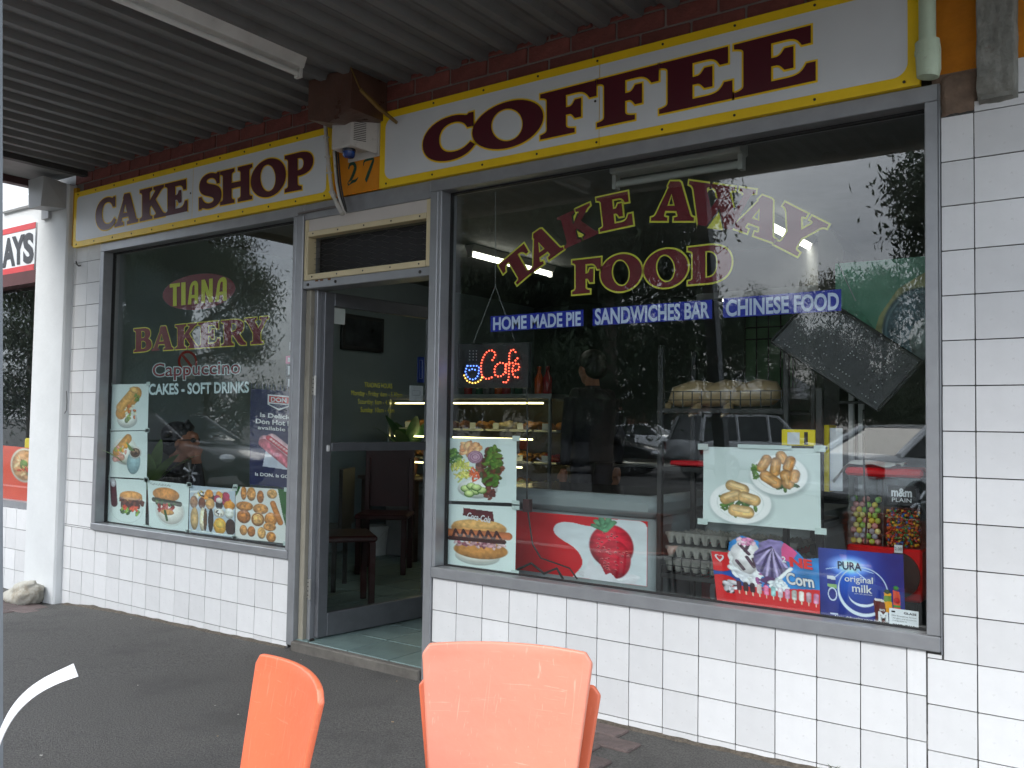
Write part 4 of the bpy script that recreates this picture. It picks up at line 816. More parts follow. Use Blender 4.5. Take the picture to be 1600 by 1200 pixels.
# buildings across the road
def house(label, x0, x1, y, h, wall, roofc, nwin):
    t = thing('low_building', label, 'building', ((x0 + x1) / 2, y, -.13), 'low buildings across the street')
    MB().box(x0, x1, y - 8, y, -.13, h).build('wall', wall, t)
    MB().add([(x0 - .4, y + .4, h), (x1 + .4, y + .4, h), (x1 + .4, y - 8.4, h), (x0 - .4, y - 8.4, h), (x0 + 2, y - 4, h + 1.9), (x1 - 2, y - 4, h + 1.9)], [(0, 1, 2, 3), (0, 1, 5, 4), (2, 3, 4, 5), (1, 2, 5), (3, 0, 4)]).build('roof', roofc, t)
    for i in range(nwin):
        c = x0 + (x1 - x0) * (i + .5) / nwin; w = MB().box(c - .8, c + .8, y, y + .06, .9, 2.2).build('window', WHP, t); MB().box(c - .7, c + .7, y + .06, y + .08, 1.0, 2.1).build('pane', CG, w)
BW = mat('house_brick', (.22, .12, .085), rough=.85); CW = mat('house_cream', (.48, .44, .36), rough=.8); RF = mat('roof_tile', (.17, .075, .055), rough=.8); RG = mat('roof_grey', (.14, .145, .15), rough=.6)
house('cream bungalow with a red roof across the street', -52, -36, -44, 3.2, CW, RF, 5); house('red brick house with a grey roof across the street', -32, -18, -50, 3.0, BW, RG, 4)
house('cream house with a grey roof across the street', -14, 2, -58, 3.1, CW, RG, 5); house('brick house with a red roof at the right end across the street', 8, 24, -52, 3.0, BW, RF, 5)
t = thing('power_pole', 'timber power pole with cross arm across the street', 'pole', mir(40, 30)); p = mir(40, 30)
MB().tube([p, p + np.array([0, 0, 9.0])], [.17, .12], 10).build('pole', BARK, t); MB().box(p[0] - 1.1, p[0] + 1.1, p[1] - .06, p[1] + .06, 8.2, 8.36).build('cross_arm', BARK, t)
for s in (-1, -.4, .4, 1):
    MB().lathe([(.03, 0), (.05, .05), (.03, .12)], (p[0] + s, p[1], 8.36), 8).build('insulator', WHP, t)
    MB().tube([(p[0] + s - 60, p[1] - 5, 8.6), (p[0] + s - 30, p[1] - 2.5, 7.9), (p[0] + s, p[1], 8.46), (p[0] + s + 20, p[1] + 1.0, 8.0), (p[0] + s + 40, p[1] + 2, 8.5)], .02, 4).build('wire', TRIM, t)
# ============================================================ inside the shop
STEEL = mat('stainless', (.45, .46, .46), rough=.35, metal=.8, var=.08); BKM = mat('black_metal', (.018, .018, .018), rough=.45, var=.1); DKW = mat('dark_wood', (.045, .025, .018), rough=.5)
t1 = batten('batten_light', 'lit fluorescent tube on the shop ceiling behind the letters TAKE', -4.435, 2.13, 3.30, 2.655, LIT)
t2 = batten('batten_light', 'lit fluorescent tube on the shop ceiling behind the final letter Y', -2.124, 2.25, 3.25, 2.655, LIT)
batten('batten_light', 'unlit fluorescent batten inside the window head above TAKE AWAY', -1.765, .27, .63, 2.47, OFFT, along='x')
MB().box(-2.07, -1.45, .215, .325, 2.4705, 2.655).build('pelmet', mat('pelmet_grey', (.34, .345, .34), rough=.6), bpy.data.objects.get('batten_light.003') or t2)
# stainless cooker hood with its lamp
t = thing('cooker_hood', 'stainless cooker hood with a lit strip in the back kitchen', 'hood', (-2.3, 3.3, 2.2))
MB().add([(-2.9, 3.0, 2.25), (-1.96, 3.0, 2.25), (-1.96, 3.9, 2.25), (-2.9, 3.9, 2.25), (-2.75, 3.25, 2.62), (-2.02, 3.25, 2.62), (-2.02, 3.9, 2.62), (-2.75, 3.9, 2.62)], [(4, 5, 6, 7), (0, 1, 5, 4), (1, 2, 6, 5), (2, 3, 7, 6), (3, 0, 4, 7)]).build('canopy', mat('hood_steel', (.07, .07, .07), rough=.4, metal=.3), t)
MB().box(-2.9, -1.96, 2.985, 3.0, 2.215, 2.262).build('lip', STEEL, t); MB().tube([(-2.7, 3.02, 2.205), (-1.97, 3.02, 2.205)], .012, 8).build('lamp', LIT, t)
t = thing('duct', 'black angular duct beside the cooker hood', 'duct', (-1.86, 3.2, 2.2)); MB().slab([(-1.955, 2.2), (-1.80, 2.2), (-1.78, 2.47), (-1.86, 2.62), (-1.955, 2.655)], 2.9, 3.4).build('casing', BKM, t); MB().box(-1.93, -1.82, 2.93, 3.38, 1.0, 2.1995).build('riser', BKM, t)
# kitchen hatch on the back wall
t = thing('kitchen_hatch', 'green lit kitchen hatch with wire guard in the back wall', 'hatch', (-2.9, 5.55, 1.4))
a, b = fac(1165, 495, 5.55), fac(1240, 605, 5.55)
MB().box(a[0], b[0], 5.56, 5.595, b[2], a[2]).build('green_panel', mat('kitchen_green', S(120, 165, 125), rough=.6), t)
for i in range(5): MB().tube([(a[0] + (b[0] - a[0]) * i / 4, 5.53, b[2]), (a[0] + (b[0] - a[0]) * i / 4, 5.53, a[2])], .008, 5).build('bar', BKM, t)
for i in range(3): MB().tube([(a[0], 5.52, a[2] - .12 * i), (b[0], 5.52, a[2] - .12 * i)], .008, 5).build('bar', BKM, t)
# glass food display
t = thing('display_cabinet', 'glass bakery display cabinet with lit shelves of pastries', 'cabinet', (-4.8, 2.9, .05))
X0, X1, Y0, Y1 = -5.75, -3.98, 2.62, 3.25
MB().bbox(X0, X1, Y0, Y1, .055, .62, .01).build('plinth', mat('plinth_grey', (.20, .20, .20), rough=.4), t); MB().box(X0, X1, Y0 - .01, Y1, .62, .68).build('base_tray', STEEL, t); MB().box(X0, X1, Y0 + .02, Y1, 1.46, 1.50).build('top', STEEL, t)
MB().box(X0, X1, Y1 - .02, Y1 - .005, .68, 1.46).build('back_panel', BKM, t); MB().box(X0, X1, Y0, Y0 + .006, .685, 1.455).build('glass_front', CLEAR, t)
for x in (X0, X1 - .02): MB().box(x, x + .02, Y0 + .007, Y0 + .03, .68, 1.46).build('post', STEEL, t)
YLL = mat('case_lamp', (.9, .8, .5), emit=(1, .80, .36), estr=2.6)
FOOD = [mat('pastry_gold', S(190, 130, 55), rough=.6, var=.3, vscale=20), mat('pastry_brown', S(120, 70, 30), rough=.6, var=.3, vscale=20), mat('pastry_cream', S(225, 205, 150), rough=.6, var=.2, vscale=20), mat('pastry_red', S(150, 30, 25), rough=.45, var=.3, vscale=20), mat('salad_pale', S(210, 205, 120), rough=.6, var=.3, vscale=30)]
for i, z in enumerate((.70, .93, 1.19)):
    sh = MB().box(X0 + .03, X1 - .03, Y0 + .06, Y1 - .03, z - .012, z).build('shelf', CLEAR if i else STEEL, t)
    MB().tube([(X0 + .05, Y0 + .05, z + (.20 if i < 2 else .235)), (X1 - .3 + .1 * i, Y0 + .05, z + (.20 if i < 2 else .235))], .007, 6).build('lamp', YLL, t)
    for k_ in range(7):
        cx = X0 + .16 + .25 * k_; MB().bbox(cx - .115, cx + .115, Y0 + .1, Y1 - .08, z + .002, z + .018, .006).build('tray', STEEL, sh)
        fm = [2, 4, 4, 2, 0, 4, 4][k_] if i == 0 else ([0, 1, 0, 3, 0, 0, 3][k_] if i == 1 else [0, 2, 1, 0, 2, 0, 0][k_]); B = MB()
        for q_ in range(14): B.ball((cx + random.uniform(-.085, .085), Y0 + random.uniform(.14, .5), z + random.uniform(.03, .065)), (random.uniform(.03, .05), random.uniform(.03, .05), random.uniform(.02, .032)), 8, 5)
        tag(B.build('pastry_heap', FOOD[fm], sh, 'all'), kind='stuff')
        MB().box(cx - .03, cx + .03, Y0 + .1, Y0 + .103, z + .02, z + .07).build('price_card', MATS['paper'], sh)
BOT = [mat('bottle_red', S(140, 25, 35), rough=.2), mat('bottle_green', S(35, 80, 60), rough=.2), mat('bottle_grey', S(90, 95, 95), rough=.2), mat('bottle_orange', S(190, 80, 30), rough=.25)]
for k_ in range(9):
    x = -5.0 + .105 * k_; o = MB().lathe([(.034, 0), (.038, .01), (.038, .13), (.016, .18), (.014, .21), (.017, .215), (.017, .235)], (x, 2.85 + .03 * (k_ % 2), 1.501), 12).build('sauce_bottle', BOT[k_ % 4], smooth=True)
    tag(o, ['red', 'green', 'grey', 'orange'][k_ % 4] + ' sauce bottle on the display cabinet, ' + ['leftmost', 'second', 'third', 'fourth', 'fifth', 'sixth', 'seventh', 'eighth', 'rightmost'][k_] + ' in the row', 'bottle', 'sauce bottles on the display cabinet')
t = thing('service_counter', 'dark service counter running across the back of the shop', 'counter', (-2.8, 3.3, .05)); MB().bbox(-3.97, -1.3, 3.0, 3.6, .055, .93, .01).build('front', mat('counter_dark', (.03, .03, .032), rough=.4), t); MB().bbox(-3.975, -1.28, 2.95, 3.65, .931, .97, .01).build('top', STEEL, t)
t = thing('waste_bin', 'cream plastic bin standing beside the customer', 'bin', (-3.75, 2.4, .05)); MB().lathe([(.13, 0), (.165, .5), (.175, .5), (.175, .54), (.15, .545)], (-3.72, 2.42, .055), 16).build('tub', mat('bin_cream', S(150, 145, 110), rough=.5), t, smooth=True)
# chest freezer with strawberry print
fz = thing('chest_freezer', 'chest freezer with grey lid and red front printed with a strawberry', 'freezer', (-2.25, .6, .05))
FX0, FX1, FY = -2.86, -1.875, .30
FGR = mat('freezer_grey', S(140, 148, 148), rough=.4, var=.04); FRD = mat('freezer_red', S(215, 25, 35), rough=.35, var=.04)
MB().bbox(FX0, FX1, FY, FY + .62, .10, .835, .03).build('body', FGR, fz, smooth=True); MB().bbox(FX0 - .01, FX1 + .005, FY - .012, FY + .63, .838, .935, .03).build('lid', FGR, fz, smooth=True)
MB().box(FX0 + .05, FX1 - .05, FY + .05, FY + .57, .9355, .9375).build('lid_glass', mat('lid_dark_glass', (.02, .022, .022), rough=.15), fz)
for x in (FX0 + .08, FX1 - .08):
    for y in (FY + .08, FY + .54): MB().lathe([(.025, 0), (.03, .02), (.02, .045)], (x, y, .055), 10).build('foot', BKM, fz)
fz2 = thing('chest_freezer', 'second ice cream freezer with a dark red front behind the egg rack', 'freezer', (-1.65, .95, .05))
MB().bbox(-1.83, -1.25, .72, 1.3, .055, .80, .03).build('body', FGR, fz2, smooth=True); MB().bbox(-1.83, -1.26, .712, .7185, .08, .74, .002).build('front_panel', mat('freezer_dark_red', S(165, 20, 32), rough=.35), fz2); MB().bbox(-1.84, -1.24, .71, 1.3, .803, .88, .03).build('lid', FGR, fz2, smooth=True)
pl = [(p[0], p[1]) for p in ell(-1.70, .47, .085, .115, 30)]; flat('ring_print', [pl, ell(-1.70, .47, .06, .085, 30)], .709, MATS['sticker_white'], fz2); sans('lettering', 'STREETS', lambda a, b: (-1.79 + .35 * a, .27 + .045 * b), .709, MATS['sticker_white'], fz2, bold=.02, ref='STREETS')
# wire rack with egg trays and bread
rk = thing('wire_rack', 'black wire shop rack standing behind the window with eggs and bread', 'rack', (-1.58, .5, .05))
RX0, RX1, RY0, RY1 = -1.86, -1.285, .33, .68
for x in (RX0, RX1):
    for y in (RY0, RY1): MB().bbox(x - .012, x + .012, y - .012, y + .012, .055, 1.62, .003).build('post', BKM, rk)
for z in (.60, 1.075, 1.335):
    MB().box(RX0 + .012, RX1 - .012, RY0 - .006, RY0 + .006, z - .02, z).build('shelf_rail', BKM, rk); MB().box(RX0 + .012, RX1 - .012, RY1 - .006, RY1 + .006, z - .02, z).build('shelf_rail', BKM, rk)
    for i in range(14): x = RX0 + .02 + (RX1 - RX0 - .04) * i / 13; MB().tube([(x, RY0, z - .004), (x, RY1, z - .004)], .003, 4).build('shelf_wire', BKM, rk)
    if z > 1.2 or z < .7:
        h_ = .075
        for i in range(13): x = RX0 + .02 + (RX1 - RX0 - .04) * i / 12; MB().tube([(x, RY0 - .004, z), (x, RY0 - .004, z + h_)], .0025, 4).build('guard_wire', BKM, rk)
        for zz in (.0375, .075): MB().tube([(RX0, RY0 - .004, z + zz), (RX1, RY0 - .004, z + zz)], .0025, 4).build('guard_wire', BKM, rk)
EGT = mat('egg_tray', S(150, 148, 140), rough=.9, var=.12, vscale=20, bump=.4)
def eggtray(x, y, z, label):
    t = thing('egg_tray', label, 'egg tray', (x, y, z), 'egg trays on the wire rack'); n = 25; v = []
    for j in range(n):
        for i in range(n):
            a, b = i / (n - 1), j / (n - 1); e = min(a, 1 - a, b, 1 - b); v.append((x - .145 + .29 * a, y - .145 + .29 * b, z + .028 + .024 * math.sin(a * 2 * math.pi * 5 - 1.57) * math.sin(b * 2 * math.pi * 5 - 1.57) * (1 if e > .02 else 0)))
    MB().add(v, [(j * n + i, j * n + i + 1, (j + 1) * n + i + 1, (j + 1) * n + i) for j in range(n - 1) for i in range(n - 1)]).build('tray', EGT, t, 'all')
    B = MB()
    for i in range(7): B.lathe([(.012, 0), (.026, .05)], (x - .125 + .0415 * i, y - .135, z + .002), 8)
    tag(B.build('cup_row', EGT, t), kind='stuff'); MB().box(x - .147, x + .147, y - .150, y - .1445, z + .036, z + .052).build('rim', EGT, t)
for k_, (x, z, nm) in enumerate(((-1.705, .606, 'lowest left'), (-1.41, .606, 'lowest right'), (-1.70, .668, 'middle left'), (-1.405, .668, 'middle right'), (-1.70, .73, 'topmost left'), (-1.40, .73, 'topmost right'))): eggtray(x, .51, z, f'grey pulp egg tray, {nm} of the pile on the wire rack')
BRD = mat('bread_bag', S(165, 142, 105), rough=.3, var=.15, vscale=9, coat=.4)
for k_, x in enumerate((-1.77, -1.62, -1.47)):
    B = MB(); B.tube([(x - .10, .44, 1.36), (x - .075, .46, 1.39), (x, .5, 1.41), (x + .06, .52, 1.405), (x + .085, .53, 1.38)], [.012, .05, .062, .058, .03], 12); B.tube([(x - .10, .44, 1.36), (x - .10, .40, 1.335), (x - .102, .33, 1.30)], [.012, .024, .004], 8)
    tag(B.build('bread_bag', BRD, None, 'all'), ['bagged bread rolls at the left end of the wire rack', 'bagged bread rolls in the middle of the wire rack', 'bagged bread rolls at the right of the wire rack'][k_], 'bread', 'bread bags on the wire rack')
MB().bbox(-1.85, -1.68, .4, .55, 1.077, 1.10, .006).build('red_pack', mat('pack_red', S(200, 25, 35), rough=.35)); tag(bpy.data.objects['red_pack'], 'flat red packet on the middle shelf of the wire rack', 'packet')
def carton(name, label, x0, x1, y0, y1, z0, z1, rot=0):
    t = thing(name, label, 'box', ((x0 + x1) / 2, (y0 + y1) / 2, z0)); MB().bbox(x0, x1, y0, y1, z0, z1, .003).build('carton', mat('carton_lemon', S(245, 220, 20), rough=.45, var=.03), t)
    MB().box(x0 + .006, x1 - .006, y0 + .004, y1 - .004, z1, z1 + .0012).build('lid_print', mat('print_blue', S(70, 85, 140), rough=.4), t); MB().box(x0 + .025, x0 + .075, y0 - .0012, y0, z0 + .006, z1 - .012).build('label_print', MATS['sticker_white'], t)
    MB().box(x1 - .045, x1 - .03, y0 - .0012, y0, z0 + .006, z1 - .01).build('lettering', BLK, t)
rs = thing('display_stand', 'slim black stand with a yellow carton beside the rack', 'stand', (-1.22, .35, .05))
for x in (fac(1280, 700, .29)[0],): MB().bbox(x - .014, x + .014, .285, .31, .055, 1.42, .003).build('post', BKM, rs)
MB().box(-1.40, -1.12, .27, .50, 1.172, 1.182).build('shelf', BKM, rs); MB().box(-1.40, -1.12, .27, .50, .88, .89).build('shelf', BKM, rs)
for x in (-1.06, -1.10): MB().bbox(x - .011, x + .011, .60, .62, .055, 1.5, .003).build('back_post', mat('post_pale', (.45, .46, .46), rough=.4), rs)
MB().box(-1.12, -1.0, .5, .512, 1.36, 1.372).build('arm', BKM, rs)
carton('yellow_carton', 'yellow carton with blue printed lid on the slim stand', fac(1221, 690, .29)[0], fac(1274, 690, .29)[0], .29, .40, 1.183, 1.25); carton('yellow_carton', 'second yellow carton standing upright behind the slim stand post', fac(1287, 690, .34)[0], fac(1295, 690, .34)[0], .34, .45, 1.0, 1.27)
# sweets machine
gm = thing('sweets_machine', 'red vending machine with gum balls and chocolate buttons by the window corner', 'vending machine', (-.9, .5, .05))
MRD = mat('machine_red', S(205, 20, 28), rough=.3, var=.04)
GX0, GX1, GY = -1.043, -.765, .33
MB().bbox(GX0, GX1, GY, GY + .24, .60, .80, .008).build('base', MRD, gm); MB().bbox(GX0 - .006, GX1 + .006, GY - .006, GY + .246, 1.072, 1.105, .01).build('lid', MRD, gm); MB().bbox(GX0 + .02, GX1 - .02, GY + .02, GY + .22, .055, .598, .01).build('stand', BKM, gm)
MB().slab([(p[0], p[1]) for p in ell(-.845, .70, .075, .085, 24)], GY - .012, GY - .001).build('coin_plate', BKM, gm)
XM = -.907
for a, b in ((GX0 + .006, XM - .004), (XM + .004, GX1 - .006)): MB().box(a, b, GY + .004, GY + .008, .802, 1.07).build('bin_glass', CLEAR, gm); MB().box(a, b, GY + .228, GY + .234, .802, 1.07).build('bin_back', BKM, gm)
MB().box(XM - .003, XM + .003, GY + .004, GY + .236, .802, 1.07).build('divider', BKM, gm)
for x in (GX0, GX1 - .005): MB().box(x, x + .005, GY + .004, GY + .236, .802, 1.07).build('bin_side', CLEAR, gm)
cols = [S(195, 205, 90), S(235, 205, 80), S(215, 150, 150), S(140, 190, 90), S(165, 165, 180), S(240, 225, 150)]
GB = [MB().ball((0, 0, 0), .0118, 12, 8).mesh('gum_ball', mat('gum_%d' % i, c, rough=.25, var=.05), 'all') for i, c in enumerate(cols)]
for r in range(9):
    for c in range(5):
        for dy in (0, .024):
            x = GX0 + .0205 + .0235 * c + (.0115 if r % 2 else 0); z = .815 + .0205 * r
            if x > XM - .015 or (dy and r < 8) or (r == 8 and c % 2): continue
            o = ob('gum_ball', GB[random.randrange(6)]); o.location = (x + random.uniform(-.001, .001), GY + .021 + dy, z); adopt(o, gm)
mm = [mat('button_%d' % i, c, rough=.25, var=.05) for i, c in enumerate((S(190, 80, 20), S(40, 120, 60), S(35, 90, 150), S(170, 40, 25), S(90, 50, 30), S(220, 160, 30)))]
B = MB()
for i in range(420):
    x = random.uniform(XM + .012, GX1 - .014); z = random.uniform(.806, .955 - .25 * abs(x - XM) * .5); y = GY + random.uniform(.011, .03); a = random.uniform(0, 3.14)
    B.ball((x, y, z), (.0062, .004 + .002 * abs(math.cos(a)), .0045 + .002 * abs(math.sin(a))), 6, 4, i % 6)
tag(B.build('chocolate_buttons', mm, gm, 'all'), kind='stuff')
MB().box(XM + .018, GX1 - .018, GY - .001, GY + .0035, .965, 1.04).build('brand_card', BLK, gm)
ct = lambda x0, x1, z0, z1: (lambda a, b: (x0 + (x1 - x0) * a, z0 + (z1 - z0) * b))
sans('lettering', 'm&m', ct(XM + .035, GX1 - .035, 1.0, 1.030), GY - .0025, MATS['sticker_white'], gm, bold=.04, ref='m&m'); sans('lettering', 'PLAIN', ct(XM + .036, GX1 - .036, .978, .993), GY - .0025, MATS['sticker_white'], gm, bold=.01, ref='PLAIN')
MB().box(-.86, -.83, GY - .016, GY - .013, .785, .815).build('price_tag', MATS['sticker_white'], gm); sans('lettering', '2.00', ct(-.858, -.832, .795, .806), GY - .0175, BLK, gm, ref='2.00')
# loose papers on top
v = []; n = 12
for j in range(n):
    for i in range(n):
        a, b = i / (n - 1), j / (n - 1); x = GX0 - .05 + .24 * a; z = 1.108 + .028 * max(0, mnoise.noise(Vector((a * 3, b * 3, 2))) + .4) - max(0, .22 - a) * .32; v.append((x, GY - .02 + .2 * b, z))
o = MB().add(v, [(j * n + i, j * n + i + 1, (j + 1) * n + i + 1, (j + 1) * n + i) for j in range(n - 1) for i in range(n - 1)]).build('crumpled_paper', mat('paper', (.72, .72, .68)), None, 'all'); tag(o, 'crumpled white paper draped over the sweets machine lid', 'paper')
# LED signs
def hang(name, label, quad, Y): return thing(name, label, 'sign', (quad[0][0], Y, quad[0][1]))
qd = [(-2.886, 1.430), (-2.452, 1.425), (-2.452, 1.642), (-2.886, 1.650)]
t = hang('led_sign', 'black LED board with glowing red Cafe script and a cup', qd, .12)
MB().slab(qd, .125, .15).build('panel', mat('led_panel', (.03, .03, .033), rough=.25, var=.1), t)
LR = mat('led_red', (.6, .05, .03), emit=(1, .10, .05), estr=1.5, lampless=True); LB = mat('led_blue', (.1, .15, .6), emit=(.12, .25, 1), estr=1.1, lampless=True); LY = mat('led_amber', (.6, .4, .05), emit=(1, .55, .10), estr=1.2, lampless=True)
def dots(pxs, m, name, r=.0042, Y=.120, gap=5.4):
    B = MB(); L_ = []
    for path_ in pxs:
        acc = 0; prev = np.array(path_[0], float); L_.append(prev)
        for q_ in path_[1:]:
            q_ = np.array(q_, float); d = np.linalg.norm(q_ - prev)
            while acc + d >= 14: s = (14 - acc) / d; prev = prev + (q_ - prev) * s; L_.append(prev); d = np.linalg.norm(q_ - prev); acc = 0
            acc += d; prev = q_
    for p in L_: w = fac(680 + p[0] / 3, 220 + p[1] / 3, Y); B.ball(w, r, 6, 4)
    return tag(B.build(name, m, t, 'all'), kind='stuff')
crv = lambda pts: [tuple(p) for p in (lambda s: [np.array(a) for a in s])(stroke(pts, [0.0] * len(pts), 8)[:len(stroke(pts, [0.0] * len(pts), 8)) // 2])]
dots([crv([(268, 1028), (282, 1000), (262, 982), (235, 998), (216, 1045), (218, 1095), (240, 1116), (272, 1106)]), crv([(330, 1048), (305, 1040), (280, 1062), (282, 1098), (305, 1104), (326, 1085), (330, 1050), (332, 1100)]), crv([(376, 990), (362, 978), (348, 1000), (346, 1060), (342, 1120), (325, 1134), (314, 1122)]), [(335, 1046), (370, 1040)], crv([(362, 1080), (392, 1070), (388, 1045), (368, 1052), (362, 1085), (375, 1108), (398, 1106)]), [(376, 1030), (392, 1012)]], LR, 'red_lights')
dots([crv([(150, 1055), (142, 1085), (160, 1115), (185, 1117), (202, 1095), (205, 1060)]), [(152, 1055), (205, 1055)], crv([(160, 1075), (178, 1070), (198, 1080)])], LB, 'blue_lights')
dots([crv([(136, 1100), (150, 1125), (180, 1136), (212, 1122), (222, 1098)])], LY, 'amber_lights'); dots([[(162, 985), (162, 1040)], [(178, 985), (178, 1040)], [(193, 985), (193, 1040)]], mat('led_off', (.35, .35, .35), rough=.3), 'unlit_lights', .003)
for a, b in (((740, 535), (774, 447)), ((804, 532), (774, 447)), ((774, 447), (774, 300))): MB().tube([fac(a[0], a[1], .135), fac(b[0], b[1], .135)], .0016, 5).build('wire', mat('wire_grey', (.25, .25, .25), rough=.5), t)
MB().tube([fac(823, 600, .14), fac(824, 680, .14), fac(823, 780, .14)], .004, 6).build('cord', CBL, t); MB().box(*[c for c in (fac(819, 780, .14)[0], fac(829, 780, .14)[0])], .13, .155, fac(824, 800, .14)[2], fac(824, 780, .14)[2]).build('switch', mat('switch_brown', (.07, .03, .03), rough=.4), t)
MB().tube([fac(825, 800, .14), fac(832, 850, .14), fac(845, 872, .14), fac(868, 880, .14), fac(890, 888, .15), fac(902, 905, .16)], .004, 6).build('cord', CBL, t)
MB().tube([fac(808, 890, .14), fac(830, 880, .16), fac(850, 896, .15), fac(870, 888, .16), fac(880, 905, .15)], .006, 6).build('cord', CBL, t)
A_, D_, C_, B_ = fac(1204, 533, .12), fac(1371, 641, .12), fac(1440, 565, .12), fac(1273, 458, .12)
t = thing('led_sign', 'unlit black LED board hanging crooked near the right window corner', 'sign', D_)
pq = [(p[0], p[2]) for p in (A_, D_, C_, B_)]; MB().slab(pq, .13, .165).build('panel', mat('led_panel', (.03, .03, .033)), t)
for a, b in ((0, 1), (1, 2), (2, 3), (3, 0)): MB().tube([(pq[a][0], .128, pq[a][1]), (pq[b][0], .128, pq[b][1])], .007, 5).build('rim', BKM, t)
B = MB(); o_ = np.array(A_); ux = (np.array(D_) - o_); uy = (np.array(B_) - o_)
for cx, w_ in ((.17, 'O'), (.38, 'P'), (.60, 'E'), (.82, 'N')):
    pts = {'O': ell(cx, .5, .085, .3, 20), 'P': [(cx - .06, .2 + .08 * i) for i in range(8)] + [(cx - .06 + .03 * i, .8) for i in range(5)] + [(cx + .065, .72), (cx + .065, .62), (cx + .03, .52), (cx, .5)], 'E': [(cx - .06, .2 + .085 * i) for i in range(8)] + [(cx - .06 + .03 * i, .2) for i in range(5)] + [(cx - .06 + .03 * i, .5) for i in range(4)] + [(cx - .06 + .03 * i, .8) for i in range(5)], 'N': [(cx - .06, .2 + .085 * i) for i in range(8)] + [(cx + .06, .2 + .085 * i) for i in range(8)] + [(cx - .06 + .02 * i, .8 - .1 * i) for i in range(7)]}[w_]
    for a, b in pts:
        p = o_ + ux * a + uy * b; B.ball((p[0], .1275, p[2]), .0028, 6, 4)
for i in range(60): a, b = random.uniform(.04, .96), random.choice((.08, .92, random.uniform(.1, .9))); p = o_ + ux * a + uy * b; B.ball((p[0], .1275, p[2]), .0024, 6, 4)
tag(B.build('unlit_lights', mat('led_off', (.35, .35, .35)), t, 'all'), kind='stuff')
MB().tube([fac(1308, 405, .2), fac(1318, 430, .15), fac(1337, 470, .14)], .002, 5).build('hanging_wire', MATS['wire_grey'], t)
MB().tube([fac(1349, 640, .2), fac(1349, 700, .2), fac(1351, 760, .25), fac(1355, 800, .25), fac(1352, 850, .2)], .004, 6).build('cord', CBL, t)
# tables and red chairs seen through the door
RDC = mat('red_wood', S(52, 13, 15), rough=.4, var=.15); 
def dining(label, pos, yaw):
    t = thing('dining_chair', label, 'chair', pos, 'red dining chairs in the shop'); M = Matrix.Translation(Vector(pos)) @ Matrix.Rotation(yaw, 4, 'Z')
    def put(mb, nm): o = mb.build(nm, RDC); o.matrix_world = M; adopt(o, t)
    put(MB().bbox(-.21, .21, -.21, .21, .43, .47, .012), 'seat'); put(MB().slab([(-.21, .50), (.21, .50), (.20, 1.0), (-.20, 1.0)], .19, .215), 'backrest')
    for x in (-.18, .18):
        for y in (-.18, .18): put(MB().bbox(x - .02, x + .02, y - .02, y + .02, 0, .428 if y < 0 else .43, .004), 'leg')
        put(MB().bbox(x - .02, x + .02, .19 - .02, .189, .47, .9, .004), 'upright')
p = flr(530, 945, .055); dining('red dining chair just behind the open door', p, 2.5); p = flr(600, 892, .055); dining('red dining chair farther in behind the open door', p, .6)
p = flr(560, 880, .055); TBL = p
t = thing('dining_table', 'dark square dining table behind the open door', 'table', p); MB().bbox(p[0] - .35, p[0] + .35, p[1] + .3, p[1] + 1.0, .74, .77, .008).build('tabletop', DKW, t)
for x in (-.3, .3):
    for y in (.36, .94): MB().bbox(p[0] + x - .025, p[0] + x + .025, p[1] + y - .025, p[1] + y + .025, .056, .739, .004).build('leg', DKW, t)
p = flr(588, 866, .055); t = thing('white_bucket', 'white plastic bucket on the floor behind the open door', 'bucket', p); MB().lathe([(.10, 0), (.125, .24), (.132, .24), (.132, .26), (.12, .262)], p, 16).build('tub', mat('bucket_white', (.55, .55, .53), rough=.4), t, smooth=True); MB().tube([p + np.array([-.125, -.01, .23]), p + np.array([-.1, -.13, .12]), p + np.array([.1, -.13, .12]), p + np.array([.125, -.01, .23])], .003, 5).build('handle', STEEL, t)
# framed picture, no smoking sign on the side wall
def onx(u, v, X): d = AF + AR * ((u - 800) / FPX) - AU * ((v - 600) / FPX); return CAM + d * ((X - CAM[0]) / d[0])
a, b = onx(533, 489, -6.19), onx(597, 552, -6.19)
t = thing('framed_picture', 'dark framed picture hanging on the side wall seen through the door', 'picture', (-6.19, (a[1] + b[1]) / 2, b[2]))
MB().bbox(-6.199, -6.165, a[1], b[1], b[2], a[2], .006).build('frame', BKM, t); MB().box(-6.165, -6.163, a[1] + .04, b[1] - .04, b[2] + .04, a[2] - .04).build('print', mat('picture_dark', (.04, .045, .05), rough=.25, var=.9, vscale=5), t)
a, b = onx(281, 548, -6.125), onx(304, 592, -6.125)
t = thing('no_smoking_sign', 'white no smoking sign on the wall behind Cappuccino', 'sign', (-6.125, a[1], b[2])); MB().box(-6.129, -6.122, a[1], b[1], b[2], a[2]).build('plate', mat('sign_dull', (.42, .45, .44), rough=.5), t)
c = ((a[1] + b[1]) / 2, b[2] + .13); vr = [(-6.1205, c[0] + r * math.cos(k_ * math.pi / 16), c[1] + r * math.sin(k_ * math.pi / 16)) for k_ in range(32) for r in (.085, .065)]
MB().add(vr, [(2 * i, 2 * i + 1, (2 * i + 3) % 64, (2 * i + 2) % 64) for i in range(32)]).build('ring', RED, t); MB().add([(-6.120, c[0] - .06, c[1] + .045), (-6.120, c[0] - .045, c[1] + .06), (-6.120, c[0] + .06, c[1] - .045), (-6.120, c[0] + .045, c[1] - .06)], [(0, 1, 2, 3)]).build('slash', RED, t)
